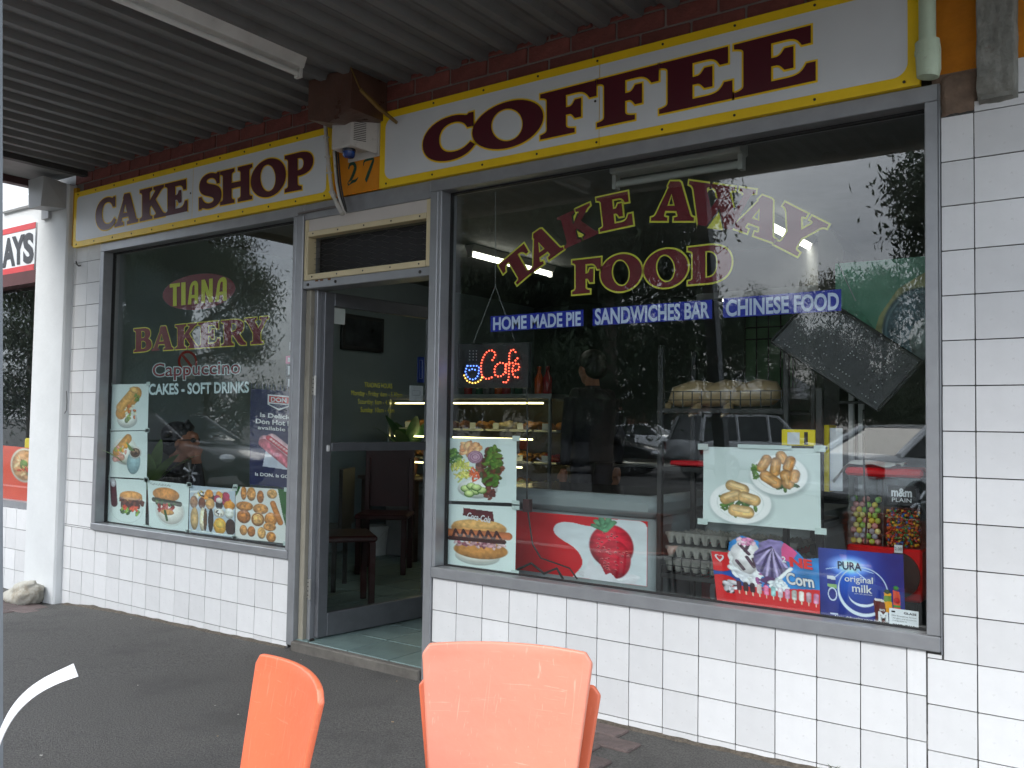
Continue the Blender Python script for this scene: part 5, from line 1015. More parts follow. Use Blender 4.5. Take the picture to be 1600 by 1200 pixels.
for body, z in (('NO', .285), ('SMOKING', .245)):
    v, f = text_mesh(body, .02); x0, x1 = v[:, 0].min(), v[:, 0].max(); w_ = .05 if body == 'NO' else .17
    me = bpy.data.meshes.new('lettering'); me.from_pydata([(-6.1205, c[0] - w_ / 2 + w_ * (q_[0] - x0) / (x1 - x0), b[2] + z + .028 * q_[1] / CAPH) for q_ in v], [], f); me.materials.append(BLK); ob('lettering', me, t)
# small goods shelf at the right of the left window
t = thing('goods_shelf', 'stack of pink and dark boxes with white labels behind the left window', 'boxes', (-4.0, .4, .055))
for k_, (u0, u1, v0, v1, m) in enumerate(((446, 462, 556, 568, mat('box_pink', S(215, 110, 150), rough=.5)), (446, 462, 569, 588, mat('box_navy', S(25, 50, 60), rough=.5)), (446, 462, 589, 607, MATS['box_navy']), (452, 462, 534, 547, MATS['sticker_white']))):
    a, b = fac(u0, v0, .16), fac(u1, v1, .16); bx_ = MB().bbox(a[0], a[0] + .12, .16, .30, b[2], a[2], .003).build('box', m, t)
    if k_ < 3: a2, b2 = fac(450, v0 + 3, .158), fac(459, v1 - 3, .158); MB().box(a2[0], b2[0], .157, .1595, b2[2], a2[2]).build('label', MATS['sticker_white'], bx_)
MB().box(fac(446, 607, .16)[0], fac(446, 607, .16)[0] + .13, .15, .31, fac(446, 609, .16)[2], fac(446, 607.4, .16)[2]).build('shelf', BKM, t); MB().bbox(fac(446, 607, .16)[0] + .1, fac(446, 607, .16)[0] + .12, .28, .30, .055, fac(446, 609, .16)[2] - .001, .002).build('post', BKM, t)
# pot plants
LFP = mat('plant_leaf', (.05, .14, .05), rough=.4, var=.3); LFL = mat('plant_leaf_pale', (.22, .34, .12), rough=.4, var=.3)
def plant(label, c, n, h, lw, m, seed):
    r = random.Random(seed); t = thing('pot_plant', label, 'plant', c); MB().lathe([(.07, 0), (.095, .15), (.10, .15), (.10, .17), (.085, .165)], c, 14).build('pot', mat('pot_clay', (.22, .09, .05), rough=.8), t, smooth=True)
    for i in range(n):
        a = 6.283 * i / n + r.uniform(-.3, .3); ln = h * r.uniform(.7, 1.1); out = r.uniform(.35, .8); v = []; b = Vector((c[0], c[1], c[2] + .16)); dr_ = Vector((math.cos(a), math.sin(a), 0)); sd = Vector((-math.sin(a), math.cos(a), 0))
        for k_ in range(7):
            s = k_ / 6; p = b + dr_ * out * ln * s + Vector((0, 0, ln * (s - .55 * out * s * s))); w = lw * math.sin(math.pi * min(1, .08 + .9 * s)) ** .8; v += [p - sd * w, p + Vector((0, 0, -.15 * w)), p + sd * w]
        MB().add(v, [(3 * k_ + j, 3 * k_ + j + 1, 3 * k_ + j + 4, 3 * k_ + j + 3) for k_ in range(6) for j in (0, 1)]).build('leaf', m, t, 'all')
plant('leafy green pot plant on the dining table seen through the door', (TBL[0], TBL[1] + .6, .772), 14, .5, .06, LFP, 3)
plant('pale leaved pot plant beside the seated person', (-5.68, .22, .60), 9, .42, .045, LFL, 5)
t = thing('plant_stand', 'low white ledge inside the left window carrying the pot plant', 'ledge', (-5.6, .25, .055)); MB().bbox(-5.93, -4.05, .13, .34, .055, .598, .006).build('ledge', mat('ledge_grey', (.32, .34, .34), rough=.5), t)
# ============================================================ printed food photographs and advertising cards
def lin(c): c = np.asarray(c, float) / 255; return np.where(c <= .04045, c / 12.92, ((c + .055) / 1.055) ** 2.4)
class Cv:
    """a small painter: a grid of colours that becomes the colour attribute of a printed sheet"""
    def __init__(s, w, h, bg, seed=0, noise=.02):
        s.w, s.h = w, h; s.r = np.random.default_rng(seed); s.X, s.Y = np.meshgrid(np.linspace(0, 1, w), np.linspace(0, 1, h)); s.asp = h / w
        s.C = np.ones((h, w, 3)) * np.asarray(bg, float); s.A = np.ones((h, w)); s.C += (s.ns(9)[..., None] - .5) * 255 * noise
    def ns(s, k):
        g = s.r.random((k + 2, k + 2)); x = s.X * k; y = s.Y * k; i = x.astype(int); j = y.astype(int); a = x - i; b = y - j; a = a * a * (3 - 2 * a); b = b * b * (3 - 2 * b)
        return (g[j, i] * (1 - a) + g[j, i + 1] * a) * (1 - b) + (g[j + 1, i] * (1 - a) + g[j + 1, i + 1] * a) * b
    def put(s, m, c, tex=.12, k=22, sh=None):
        n = (s.ns(k) - .5) * 2 * tex + (s.ns(k * 2) - .5) * tex
        col = np.asarray(c, float)[None, None] * (1 + n[..., None])
        if sh is not None: col = col * sh[..., None]
        m = np.clip(m, 0, 1)[..., None]; s.C = s.C * (1 - m) + col * m; return s
    def ell(s, cx, cy, rx, ry, c, rot=0., tex=.12, shade=.35, soft=.06, k=22, rag=0.):
        co, si = math.cos(rot), math.sin(rot); x = s.X - cx; y = (s.Y - cy) * s.asp; u = (x * co + y * si) / rx; v = (-x * si + y * co) / (ry * s.asp); d = np.sqrt(u * u + v * v)
        if rag: d = d + (s.ns(14) - .5) * rag
        return s.put((1 - d) / soft + .5, c, tex, k, 1 + shade * (.35 - .75 * d * d - .35 * v))
    def ring(s, cx, cy, rx, ry, c, w=.12, rot=0.):
        co, si = math.cos(rot), math.sin(rot); x = s.X - cx; y = (s.Y - cy) * s.asp; d = np.sqrt(((x * co + y * si) / rx) ** 2 + ((-x * si + y * co) / (ry * s.asp)) ** 2); return s.put((w - np.abs(d - 1)) / .05 + .5, c, .05)
    def cap(s, x0, y0, x1, y1, r, c, tex=.1, shade=.35, k=22):
        dx, dy = x1 - x0, (y1 - y0) * s.asp; t = np.clip(((s.X - x0) * dx + (s.Y - y0) * s.asp * dy) / (dx * dx + dy * dy + 1e-9), 0, 1); d = np.hypot(s.X - x0 - t * dx, (s.Y - y0) * s.asp - t * dy) / r
        return s.put((1 - d) / .1 + .5, c, tex, k, 1 + shade * (.3 - .7 * d * d))
    def poly(s, P_, c, tex=.05, k=12):
        m = np.zeros_like(s.X, bool)
        for i in range(len(P_)):
            (x0, y0), (x1, y1) = P_[i], P_[(i + 1) % len(P_)]
            if y0 != y1: m ^= ((s.Y < y0) != (s.Y < y1)) & (s.X < (x1 - x0) * (s.Y - y0) / (y1 - y0) + x0)
        return s.put(m.astype(float), c, tex, k)
    def scatter(s, n, cx, cy, rx, ry, cs, r0, r1, rot=None, asp=.6, shade=.3):
        for _ in range(n):
            a, b = s.r.uniform(0, 6.283), math.sqrt(s.r.random()); s.ell(cx + rx * b * math.cos(a), cy + ry * b * math.sin(a), *(lambda q_: (q_, q_ * asp))(s.r.uniform(r0, r1)), cs[s.r.integers(len(cs))], s.r.uniform(0, 3.14) if rot is None else rot, .15, shade)
        return s
PRN = bpy.data.materials.new('printed_sheet'); PRN.use_nodes = True
_p = PRN.node_tree.nodes['Principled BSDF']; _a = nn(PRN.node_tree, 'ShaderNodeVertexColor'); _a.layer_name = 'print'; PRN.node_tree.links.new(_a.outputs[0], _p.inputs['Base Color']); _p.inputs['Roughness'].default_value = .38
def sheet(name, cv, quad, Y, parent, curl=.004, mask=None, unit=None, seed=0):
    """quad = TL, TR, BR, BL image corners on the plane Y (or world corners when unit is given)"""
    c = unit if unit is not None else [fac(u, v, Y) for u, v in quad]; c = [np.array(q_) for q_ in c]; w, h = cv.w, cv.h
    X, Yg = cv.X[..., None], cv.Y[..., None]; Pp = (c[0] * (1 - X) + c[1] * X) * (1 - Yg) + (c[3] * (1 - X) + c[2] * X) * Yg
    Pp[..., 1] += curl * (np.sin(cv.X * 5 + seed) * np.cos(cv.Y * 4 + seed * 2) * .5 + .5)
    idx = np.arange(w * h).reshape(h, w); F = np.stack([idx[:-1, :-1], idx[1:, :-1], idx[1:, 1:], idx[:-1, 1:]], -1)
    if mask is not None: F = F[mask[:-1, :-1]]
    me = bpy.data.meshes.new(name); me.from_pydata(Pp.reshape(-1, 3).tolist(), [], F.reshape(-1, 4).tolist()); at = me.color_attributes.new('print', 'FLOAT_COLOR', 'POINT')
    L_ = lin(np.clip(cv.C, 0, 255)) * .97; at.data.foreach_set('color', np.concatenate([L_.reshape(-1, 3), np.ones((w * h, 1))], 1).astype(np.float32).ravel()); me.materials.append(PRN); me.update()
    return ob(name, me, parent)
TAPE = mat('clear_tape', S(190, 205, 200), rough=.3)
def poster(label, cv, quad, Y, tapes=True, seed=0, name='food_poster', cat='poster', curl=.004):
    t = thing(name, label, cat, fac(*quad[3], Y)); sheet('print', cv, quad, Y, t, curl, seed=seed)
    if tapes:
        for (u, v) in quad: p = fac(u, v, YI); MB().box(p[0] - .022, p[0] + .022, YI - .0022, YI - .0014, p[2] - .012, p[2] + .012).build('tape', TAPE, t)
    return t
PAPER = (222, 236, 232); PLATE_ = (232, 236, 228); GOLD = (205, 150, 80); CRUST = (180, 118, 55); GREEN = (80, 120, 45); DKG = (45, 80, 30); MEAT = (95, 45, 30); REDF = (200, 60, 40)
z1 = lambda pts: q(pts, 140, 580, .25)
YP = YI + .004; NW = 110
# 1 roll with egg and salad
c = Cv(NW, NW, PAPER, 1); c.ell(.47, .78, .26, .17, (205, 215, 208), tex=.03).ell(.45, .76, .25, .15, PLATE_, tex=.03)
c.cap(.30, .62, .68, .2, .14, GOLD).scatter(22, .52, .62, .16, .18, [(235, 225, 190), (150, 170, 90), (200, 120, 70), (240, 240, 225)], .03, .06).cap(.28, .50, .62, .16, .105, (215, 165, 95)).ell(.62, .14, .12, .06, (225, 180, 110), .4).scatter(12, .70, .28, .06, .12, [GREEN, (120, 150, 70)], .02, .05).ell(.45, .78, .05, .06, (120, 140, 90)); poster('photo of a bread roll with egg, topmost of the left window photos', c, z1([(130, 83), (368, 78), (362, 368), (122, 372)]), YP, seed=1)
c = Cv(NW, NW, PAPER, 2); c.ell(.42, .42, .33, .3, PLATE_, tex=.03).ell(.66, .66, .17, .26, (150, 180, 185), .1, .06).cap(.2, .45, .5, .16, .10, GOLD).scatter(20, .33, .42, .16, .12, [(235, 200, 170), (225, 160, 150), (150, 170, 80), (240, 170, 60)], .03, .06, asp=.5).cap(.16, .60, .36, .56, .07, (215, 160, 150)).ell(.46, .32, .05, .06, (245, 175, 60)).ell(.70, .46, .155, .13, (225, 225, 215), tex=.04).ell(.70, .46, .125, .10, (95, 70, 50)).scatter(12, .70, .46, .08, .06, [(60, 40, 30), (160, 130, 100)], .02, .04)
poster('photo of a filled roll beside a cup of coffee in the left window', c, z1([(122, 378), (360, 372), (355, 672), (118, 660)]), YP, seed=2)
c = Cv(NW, NW, PAPER, 3); c.ring(.52, .68, .4, .28, (200, 212, 208), .02); c.cap(.15, .1, .2, .55, .085, (80, 30, 40)).cap(.14, .05, .16, .12, .07, (190, 190, 195)).ell(.62, .42, .29, .16, GOLD).scatter(60, .63, .50, .30, .13, [MEAT, (70, 30, 22), (120, 60, 40)], .04, .08).scatter(26, .62, .70, .27, .09, [GREEN, (130, 170, 70), DKG], .03, .07).scatter(12, .62, .64, .22, .05, [REDF, (225, 90, 60)], .03, .06).ell(.62, .36, .28, .10, (220, 155, 85)); poster('photo of a dark meat burger with cola, bottom left corner of left window', c, z1([(112, 668), (352, 680), (348, 970), (100, 945)]), YP, seed=3)
c = Cv(NW, NW, PAPER, 4); c.ring(.55, .62, .36, .30, (205, 214, 208), .03).ell(.55, .62, .34, .27, (236, 236, 226), tex=.02); c.ell(.45, .27, .33, .15, (205, 140, 75)).cap(.14, .40, .80, .44, .05, (40, 50, 30)).scatter(20, .45, .46, .3, .04, [DKG, (40, 45, 28), GREEN], .03, .06).scatter(24, .42, .56, .24, .10, [(190, 80, 70), (215, 130, 120), (150, 50, 45)], .04, .07).ell(.48, .64, .17, .06, (215, 160, 95)).cap(.42, .62, .47, .80, .03, DKG)
for i in range(14): c.cap(.08 + .035 * i, .07 + .012 * (i % 3), .10 + .035 * i, .055 + .02 * (i % 2), .006, (110, 120, 125), .02)
poster('photo of a tomato burger with scribbled note on the left window sill', c, z1([(358, 680), (622, 708), (612, 1003), (372, 975)]), YP, seed=4)
c = Cv(NW, NW, (190, 205, 215), 5); c.poly([(0, .12), (1, .0), (1, .05), (0, .16)], (225, 230, 230)); c.scatter(16, .5, .22, .46, .10, [(200, 150, 70), (230, 200, 60), (180, 60, 90), (70, 45, 35), (235, 230, 215), (225, 150, 60)], .06, .09, asp=.9)
for x, y, rx, ry, cc in ((.10, .35, .09, .13, (160, 120, 90)), (.28, .36, .08, .12, (110, 60, 40)), (.46, .36, .10, .12, (215, 165, 100)), (.66, .36, .08, .10, (40, 28, 24)), (.66, .27, .07, .06, (225, 225, 220)), (.88, .36, .12, .10, (225, 150, 50)), (.66, .53, .12, .09, (232, 228, 214)), (.88, .52, .10, .11, (215, 220, 210)), (.12, .70, .09, .24, (190, 160, 110)), (.30, .70, .07, .25, (235, 225, 190)), (.36, .70, .04, .24, (90, 60, 35)), (.48, .70, .06, .25, (40, 25, 20)), (.68, .80, .14, .17, (225, 170, 60)), (.91, .80, .11, .17, (50, 28, 24))): c.ell(x, y, rx, ry, cc, tex=.15, shade=.5)
c.scatter(8, .28, .17, .06, .05, [(235, 235, 232), (30, 30, 30)], .02, .05).ell(.68, .76, .10, .08, (240, 200, 90)).scatter(8, .66, .52, .08, .05, [(30, 25, 22)], .015, .04, asp=.3); c.cap(.0, .955, 1, .965, .015, (215, 225, 222)); poster('photo of rows of iced cakes and eclairs along the sill of the left window', c, z1([(625, 712), (908, 735), (905, 1040), (620, 1005)]), YP, seed=5)
c = Cv(NW, NW, (225, 228, 222), 6); c.poly([(.83, 0), (1, 0), (1, .75), (.93, .5)], (40, 95, 40)).poly([(0, 0), (.1, 0), (.04, .14), (0, .2)], (50, 110, 45)); ps = [(192, 128, 62), (205, 145, 80), (170, 105, 50), (215, 165, 100)]
for i, (x, y, rx, ry) in enumerate(((.16, .12, .06, .13), (.31, .13, .09, .13), (.49, .17, .07, .12), (.72, .10, .10, .09), (.18, .37, .17, .09), (.50, .40, .15, .10), (.17, .57, .14, .13), (.45, .60, .13, .13), (.70, .58, .12, .13), (.17, .83, .08, .10), (.33, .84, .08, .10), (.53, .85, .08, .11), (.71, .91, .09, .10), (.68, .72, .12, .08))): c.ell(x, y, rx, ry, ps[i % 4], tex=.22, shade=.6).ell(x, y - .01, rx * .6, ry * .55, (ps[i % 4][0] + 18, ps[i % 4][1] + 14, ps[i % 4][2] + 8), tex=.3, shade=.2)
c.cap(.74, .28, .88, .62, .055, (190, 120, 55)); c.ring(.45, .60, .11, .11, (130, 75, 30), .08); poster('photo of golden pies and pasties beside the door end of the left window', c, z1([(912, 720), (1232, 740), (1228, 1078), (908, 1043)]), YP, seed=6)
# hanging hot dog banner
c = Cv(100, 220, (28, 34, 78), 7, .03)
c.poly([(.25, .80), (.32, .60), (.98, .60), (.98, .68), (.80, .82)], (205, 210, 222)).cap(.30, .53, .80, .74, .12, (225, 165, 175), .15).cap(.27, .56, .74, .76, .10, (205, 110, 125), .2).cap(.42, .50, .92, .71, .10, (232, 190, 195), .12).cap(.36, .50, .92, .72, .055, (205, 70, 85))
for i in range(11): c.ell(.40 + .047 * i, .515 + .018 * i, .03, .012, (245, 190, 190), .6)
qd_ = [(391, 607), (476, 613), (474, 764), (389, 757)]; YD = .115
t = thing('hot_dog_banner', 'navy hanging banner advertising hot dogs at the right edge of the left window', 'banner', fac(*qd_[3], YD)); sheet('print', c, qd_, YD, t, .006, seed=7)
dm = affmap(qd_[3], qd_[2], qd_[0], YD); 
def dline(body, x0, x1, y, h, m, b=.02, yo=-.003): sans('lettering', body, lambda a, g: dm(x0 + (x1 - x0) * a, 1 - (y - h * g)), YD + yo, m, t, bold=b, ref=body)
WI = mat('ink_white', (.74, .75, .76), rough=.5)
rdp = [dm(a, 1 - b) for a, b in ((.36, .06), (.72, .06), (.72, .125), (.36, .125))]; whp = [dm(a, 1 - b) for a, b in ((.33, .045), (.75, .045), (.75, .15), (.54, .205), (.33, .15))]; flat('badge', [whp], YD - .003, WI, t); flat('badge_red', [rdp], YD - .0045, RED, t); flat('badge_navy', [[dm(a, 1 - b) for a, b in ((.37, .14), (.71, .14), (.71, .15), (.54, .185), (.37, .15))]], YD - .0045, MATS['ink_navy'], t)
dline('DON', .40, .68, .117, .045, WI, .03, -.006); dline('Is Delicious', .20, .92, .285, .042, WI, .03); dline('Don Hot Dogs', .12, 1.0, .355, .046, WI, .03); dline('available here', .16, .98, .415, .036, WI, .02); dline('Is DON. Is GOOD.', .12, .92, .90, .032, WI, .02)
for i in range(15): MB().tube([np.array([*(lambda p: (p[0], YD - .001, p[1]))(dm(.03 + .066 * i, 1.0))]), np.array([*(lambda p: (p[0], YD - .001, p[1]))(dm(.03 + .066 * i, 1.06))])], .0022, 4).build('top_strip', mat('strip_clear', S(110, 120, 150), rough=.3), t); MB().tube([np.array([*(lambda p: (p[0], YD - .001, p[1]))(dm(.03 + .066 * i, .0))]), np.array([*(lambda p: (p[0], YD - .001, p[1]))(dm(.03 + .066 * i, -.05))])], .0022, 4).build('bottom_strip', MATS['strip_clear'], t)
# right window: salad plate, hot dog, spring rolls
c = Cv(130, 120, PAPER, 8); c.ell(.49, .80, .27, .15, (205, 214, 208), tex=.02).ell(.49, .78, .26, .14, (238, 240, 234), tex=.02)
c.scatter(40, .38, .18, .13, .11, [(230, 165, 110), (240, 185, 130), (215, 140, 90)], .04, .07).scatter(50, .17, .33, .08, .14, [GREEN, (60, 110, 40), (120, 160, 70)], .02, .05).scatter(60, .26, .52, .13, .16, [(215, 215, 95), (235, 225, 120), (190, 200, 80)], .03, .06, asp=.3).scatter(40, .47, .56, .08, .11, [(220, 85, 45), (235, 110, 60)], .03, .05, asp=.25).scatter(80, .66, .42, .17, .28, [(85, 45, 38), (110, 60, 45), (70, 80, 35), (95, 125, 50), (130, 75, 60)], .03, .07).scatter(26, .72, .30, .10, .16, [GREEN, (110, 140, 60)], .03, .06).scatter(20, .68, .66, .09, .10, [GREEN, (90, 50, 42)], .03, .06).scatter(14, .66, .85, .06, .10, [(100, 50, 45), (120, 65, 55)], .03, .05)
for x, y in ((.33, .80), (.41, .76), (.47, .84), (.38, .88), (.55, .82), (.48, .78)): c.ell(x, y, .07, .055, (95, 150, 50)).ell(x, y - .008, .058, .045, (205, 225, 150), tex=.05)
c.ell(.455, .30, .10, .10, (190, 150, 170)); [c.ring(.455, .30, .10 * s_, .095 * s_, (130, 70, 110), .05 / s_) for s_ in (1, .7, .4)]
poster('photo of a colourful salad plate above the hot dog photo in the right window', c, [(692, 684), (807, 685), (806, 786), (690, 782)], YP, seed=8)
c = Cv(130, 120, PAPER, 9); c.ell(.5, .80, .30, .14, (210, 218, 210), tex=.02).ell(.5, .77, .29, .13, (238, 238, 228), tex=.02); c.poly([(.31, .05), (.70, .09), (.72, .25), (.30, .17)], (90, 20, 28), .1)
c.ell(.51, .36, .37, .14, (205, 150, 85)).ell(.54, .70, .36, .14, (195, 135, 70)).scatter(40, .52, .60, .33, .05, [(195, 150, 155), (220, 190, 190), (140, 80, 95)], .03, .06, asp=.5).cap(.08, .45, .90, .46, .055, (185, 105, 60)).cap(.12, .54, .85, .55, .03, (60, 22, 18))
for i in range(6): c.cap(.20 + .11 * i, .40, .16 + .11 * i, .54, .018, (62, 25, 20), .1).cap(.20 + .11 * i, .40, .27 + .11 * i, .53, .016, (62, 25, 20), .1)
c.ell(.50, .30, .33, .07, (225, 175, 105), shade=.2); qd_ = [(690, 787), (806, 792), (805, 895), (688, 884)]
t = poster('photo of a sauced hot dog with cola logo below the salad photo', c, qd_, YP, seed=9); dm = affmap(qd_[3], qd_[2], qd_[0], YI + .001); sans('lettering', 'Coca-Cola', lambda a, g: dm(.345 + .31 * a, .80 + .10 * g - .035 * a), YI + .001, WI, t, bold=.02, shear=.35, ref='Coca-Cola')
z2 = lambda pts: q(pts, 1020, 580, .36667)
c = Cv(170, 120, (214, 226, 222), 10)
def plate(cx, cy, rx, ry): c.ell(cx + .01, cy + .03, rx * 1.02, ry * 1.03, (178, 190, 188), tex=.02, shade=.05, soft=.2).ell(cx, cy, rx, ry, (252, 252, 249), tex=.01, shade=.05); c.ring(cx, cy, rx * .75, ry * .75, (225, 230, 226), .02)
plate(.33, .72, .27, .27); plate(.66, .34, .24, .25); c.scatter(30, .30, .74, .17, .13, [(60, 95, 40), (90, 125, 55)], .02, .05).scatter(16, .48, .30, .05, .10, [GREEN, (110, 150, 60)], .02, .04).scatter(16, .74, .46, .10, .06, [DKG, GREEN], .02, .04)
for x0, y0, x1, y1, r in ((.25, .50, .36, .55, .05), (.20, .68, .30, .62, .05), (.36, .64, .46, .68, .05), (.28, .82, .40, .84, .055)): c.cap(x0, y0, x1, y1, r, (205, 165, 105), .18, .6).cap(x0, y0 - .02, x1, y1 - .02, r * .35, (228, 195, 140), .1)
for x0, y0, x1, y1, r in ((.56, .15, .52, .25, .045), (.68, .10, .70, .14, .045), (.76, .16, .74, .24, .045), (.64, .18, .63, .30, .045), (.55, .36, .64, .44, .05), (.72, .34, .74, .44, .05), (.80, .32, .79, .38, .04)): c.cap(x0, y0, x1, y1, r, (190, 138, 80), .2, .7).cap(x0 - .005, y0, x1 - .005, y1, r * .3, (218, 172, 115), .1)
t = poster('large photo of fried rolls on two white plates in the right window', c, z2([(215, 322), (712, 330), (716, 682), (213, 640)]), YP, seed=10)
MB().box(fac(1153, 697, YI)[0], fac(1237, 697, YI)[0], YI - .0022, YI - .0014, fac(1190, 701, YI)[2], fac(1190, 695, YI)[2]).build('tape', TAPE, t)
# ice cream counter card with a cut out top edge
H_, W_ = 150, 150; c = Cv(W_, H_, (215, 35, 38), 11, .02)
X_, Y_ = c.X, c.Y; top = np.interp(X_, [0, .16, .18, .30, .45, .46, .55, .66, .80, .86, 1], [.30, .30, .16, .06, .12, .14, .09, .10, .22, .30, .27]); mask = Y_ > top
c.put((Y_ < .68 + .03 * np.sin(X_ * 4)).astype(float), (45, 130, 200), .15, 8); c.put(((Y_ < .72) & (X_ < .35) & (Y_ > .47)).astype(float), (35, 80, 165), .15, 8)
c.ell(.06, .40, .18, .16, (215, 35, 38), tex=.03, shade=.0); c.ell(.08, .72, .16, .12, (215, 35, 38), tex=.03, shade=0)
c.scatter(80, .35, .45, .14, .22, [(235, 235, 240), (245, 245, 245)], .05, .1, shade=.1).ell(.34, .32, .14, .22, (230, 225, 225), tex=.06, rag=.5); 
for x0, y0, x1, y1 in ((.24, .40, .30, .50), (.34, .34, .40, .46), (.40, .36, .42, .44), (.28, .18, .36, .30), (.38, .14, .33, .26)): c.cap(x0, y0, x1, y1, .018, (70, 45, 60), .3)
c.scatter(14, .34, .14, .08, .05, [(225, 140, 180), (240, 200, 215)], .02, .04).scatter(20, .46, .64, .05, .10, [(170, 90, 150), (120, 60, 120)], .01, .03).ell(.57, .34, .15, .26, (130, 115, 165), tex=.15, rag=.3)
for i in range(8): a = .6 + i * .33; c.cap(.57, .19, .57 + .16 * math.cos(a), .22 + .36 * math.sin(a), .013, (60, 45, 90) if i % 2 else (185, 170, 210), .1)
c.poly([(.60, .70), (.44, .62), (.52, .56), (.62, .58)], (90, 50, 100)); c.poly([(.66, .20), (.69, .10), (.80, .24), (.74, .36), (.66, .32)], (222, 80, 140)); c.cap(.55, .68, .74, .44, .02, (235, 240, 245), .1).scatter(30, .62, .66, .08, .06, [(235, 242, 248)], .015, .04)
c.scatter(18, .16, .74, .07, .07, [(60, 35, 45), (210, 205, 210), (90, 60, 60)], .025, .05)
for i, cc in enumerate(((80, 35, 45), (60, 30, 40), (55, 30, 38), (225, 205, 200), (225, 120, 160), (160, 205, 205), (205, 190, 200), (200, 140, 170), (190, 190, 185), (235, 220, 210), (180, 150, 160), (225, 150, 190))): x = .24 + .066 * i; y = .735 + .004 * i; c.cap(x, y - .05, x, y + .03, .024, cc, .2).cap(x, y + .05, x, y + .085, .006, (225, 205, 180))
for i in range(3): c.cap(.06, .955 + .012 * i, .26 + .04 * i, .955 + .012 * i, .003, (240, 150, 150), .0)
qd_ = [(1107, 826), (1282, 836), (1281, 967), (1121, 943)]
t = thing('ice_cream_card', 'red and blue ice cream advertising card with cut out cones in the right window', 'card', fac(*qd_[3], YP)); sheet('print', c, qd_, YP, t, .002, mask, seed=3); dm = affmap(qd_[3], (1281, 967), (1107, 826), YI + .001)
sans('lettering', 'NEW', lambda a, g: dm(.77 + .30 * min(a, .77), .66 + .13 * g), YI + .001, mat('ink_red', S(225, 40, 40), rough=.5), t, bold=.05, ref='NEW') if False else None
sans('lettering', 'NE', lambda a, g: dm(.775 + .205 * a, .66 + .115 * g), YI + .001, mat('ink_red', S(225, 40, 40), rough=.5), t, bold=.05, ref='NE')
sans('lettering', 'Corn', lambda a, g: dm(.72 + .26 * a, .415 + .145 * g), YI, WI, t, bold=.03, ref='Corn'); sans('lettering_edge', 'Corn', lambda a, g: dm(.72 + .26 * a, .415 + .145 * g), YI + .0012, MATS['ink_navy'], t, bold=.06, ref='Corn'); sans('lettering', '2', lambda a, g: dm(.695 + .035 * a, .70 + .07 * g), YI + .001, WI, t, bold=.03, ref='2')
hp = [dm(.075 + .045 * x, .63 + .055 * y) for x, y in [(math.sin(a) ** 3, (13 * math.cos(a) - 5 * math.cos(2 * a) - 2 * math.cos(3 * a)) / 15) for a in np.linspace(0, 6.283, 30)[:-1]]]; hi_ = [dm(.075 + .028 * x, .635 + .034 * y) for x, y in [(math.sin(a) ** 3, (13 * math.cos(a) - 5 * math.cos(2 * a) - 2 * math.cos(3 * a)) / 15) for a in np.linspace(0, 6.283, 30)[:-1]]]; flat('heart_mark', [hp, hi_], YI + .001, WI, t)
# milk card
c = Cv(150, 130, (30, 38, 120), 12, .03); r_ = np.hypot((c.X - .38) / .55, (c.Y - .32) / .75); c.C += np.clip(1 - r_, 0, 1)[..., None] ** 1.5 * np.array([20, 80, 110]); g_ = np.hypot((c.X - .37) / .3, (c.Y - .22) / .16); c.C += np.clip(1 - g_, 0, 1)[..., None] * np.array([230, 230, 190])
for a in (.35, .9, 2.2, 2.8, 5.4): c.cap(.37, .22, .37 + .3 * math.cos(a), .22 + .22 * math.sin(a) * (-1 if a > 3 else 1), .004, (190, 215, 250), 0)
d_ = np.hypot((c.X - .52) / .29, (c.Y - .56) / .33); ang = np.arctan2(c.Y - .56, c.X - .52); th = .02 + .055 * np.clip(np.sin(ang - .3), 0, 1); c.put((th - np.abs(d_ - 1)) / .03 + .5, (225, 235, 245), .02)
d_ = np.hypot((c.X - .52) / .17, (c.Y - .62) / .14); c.put(((.14 * np.clip(np.sin(np.arctan2(c.Y - .62, c.X - .52)), 0, 1)) - np.abs(d_ - 1)) / .04 + .3, (225, 235, 245), .02) 
c.poly([(.10, .42), (.20, .42), (.20, .88), (.10, .88)], (40, 48, 130)).poly([(.10, .38), (.20, .39), (.20, .44), (.10, .43)], (220, 225, 235)).poly([(.10, .50), (.21, .50), (.21, .56), (.10, .54)], (150, 190, 120)); c.ring(.155, .64, .05, .085, (215, 225, 240), .12); c.poly([(.115, .90), (.21, .90), (.21, .925), (.115, .925)], (190, 200, 225))
c.poly([(.765, .55), (.85, .55), (.855, .80), (.775, .84)], (235, 160, 30)).poly([(.765, .59), (.85, .58), (.85, .66), (.765, .67)], (110, 140, 60)).ell(.805, .53, .035, .03, (40, 60, 30)).poly([(.87, .50), (.945, .52), (.955, .80), (.87, .80)], (215, 80, 50)).ell(.905, .47, .032, .03, (40, 120, 50)).ell(.91, .64, .035, .04, (180, 30, 35)).poly([(.87, .70), (.95, .70), (.95, .73), (.87, .73)], (70, 140, 60)); c.poly([(.64, .66), (.77, .68), (.80, .96), (.66, .98)], (95, 35, 30)).poly([(.66, .635), (.76, .645), (.77, .68), (.65, .665)], (225, 220, 215))
z5 = lambda pts: q(pts, 1270, 840, .13333); qd_ = z5([(60, 115), (1058, 200), (1088, 1062), (97, 945)])
t = thing('milk_card', 'dark blue advertising card for original milk in the right window', 'card', fac(*qd_[3], YP)); sheet('print', c, qd_, YP, t, .002, seed=5); dm = affmap(qd_[3], qd_[2], qd_[0], YI + .001)
dmq = lambda a, b: (lambda p: (p[0], p[2]))(fac(*[(1 - b) * ((1 - a) * qd_[3][k_] + a * qd_[2][k_]) + b * ((1 - a) * qd_[0][k_] + a * qd_[1][k_]) for k_ in (0, 1)], YI + .001))
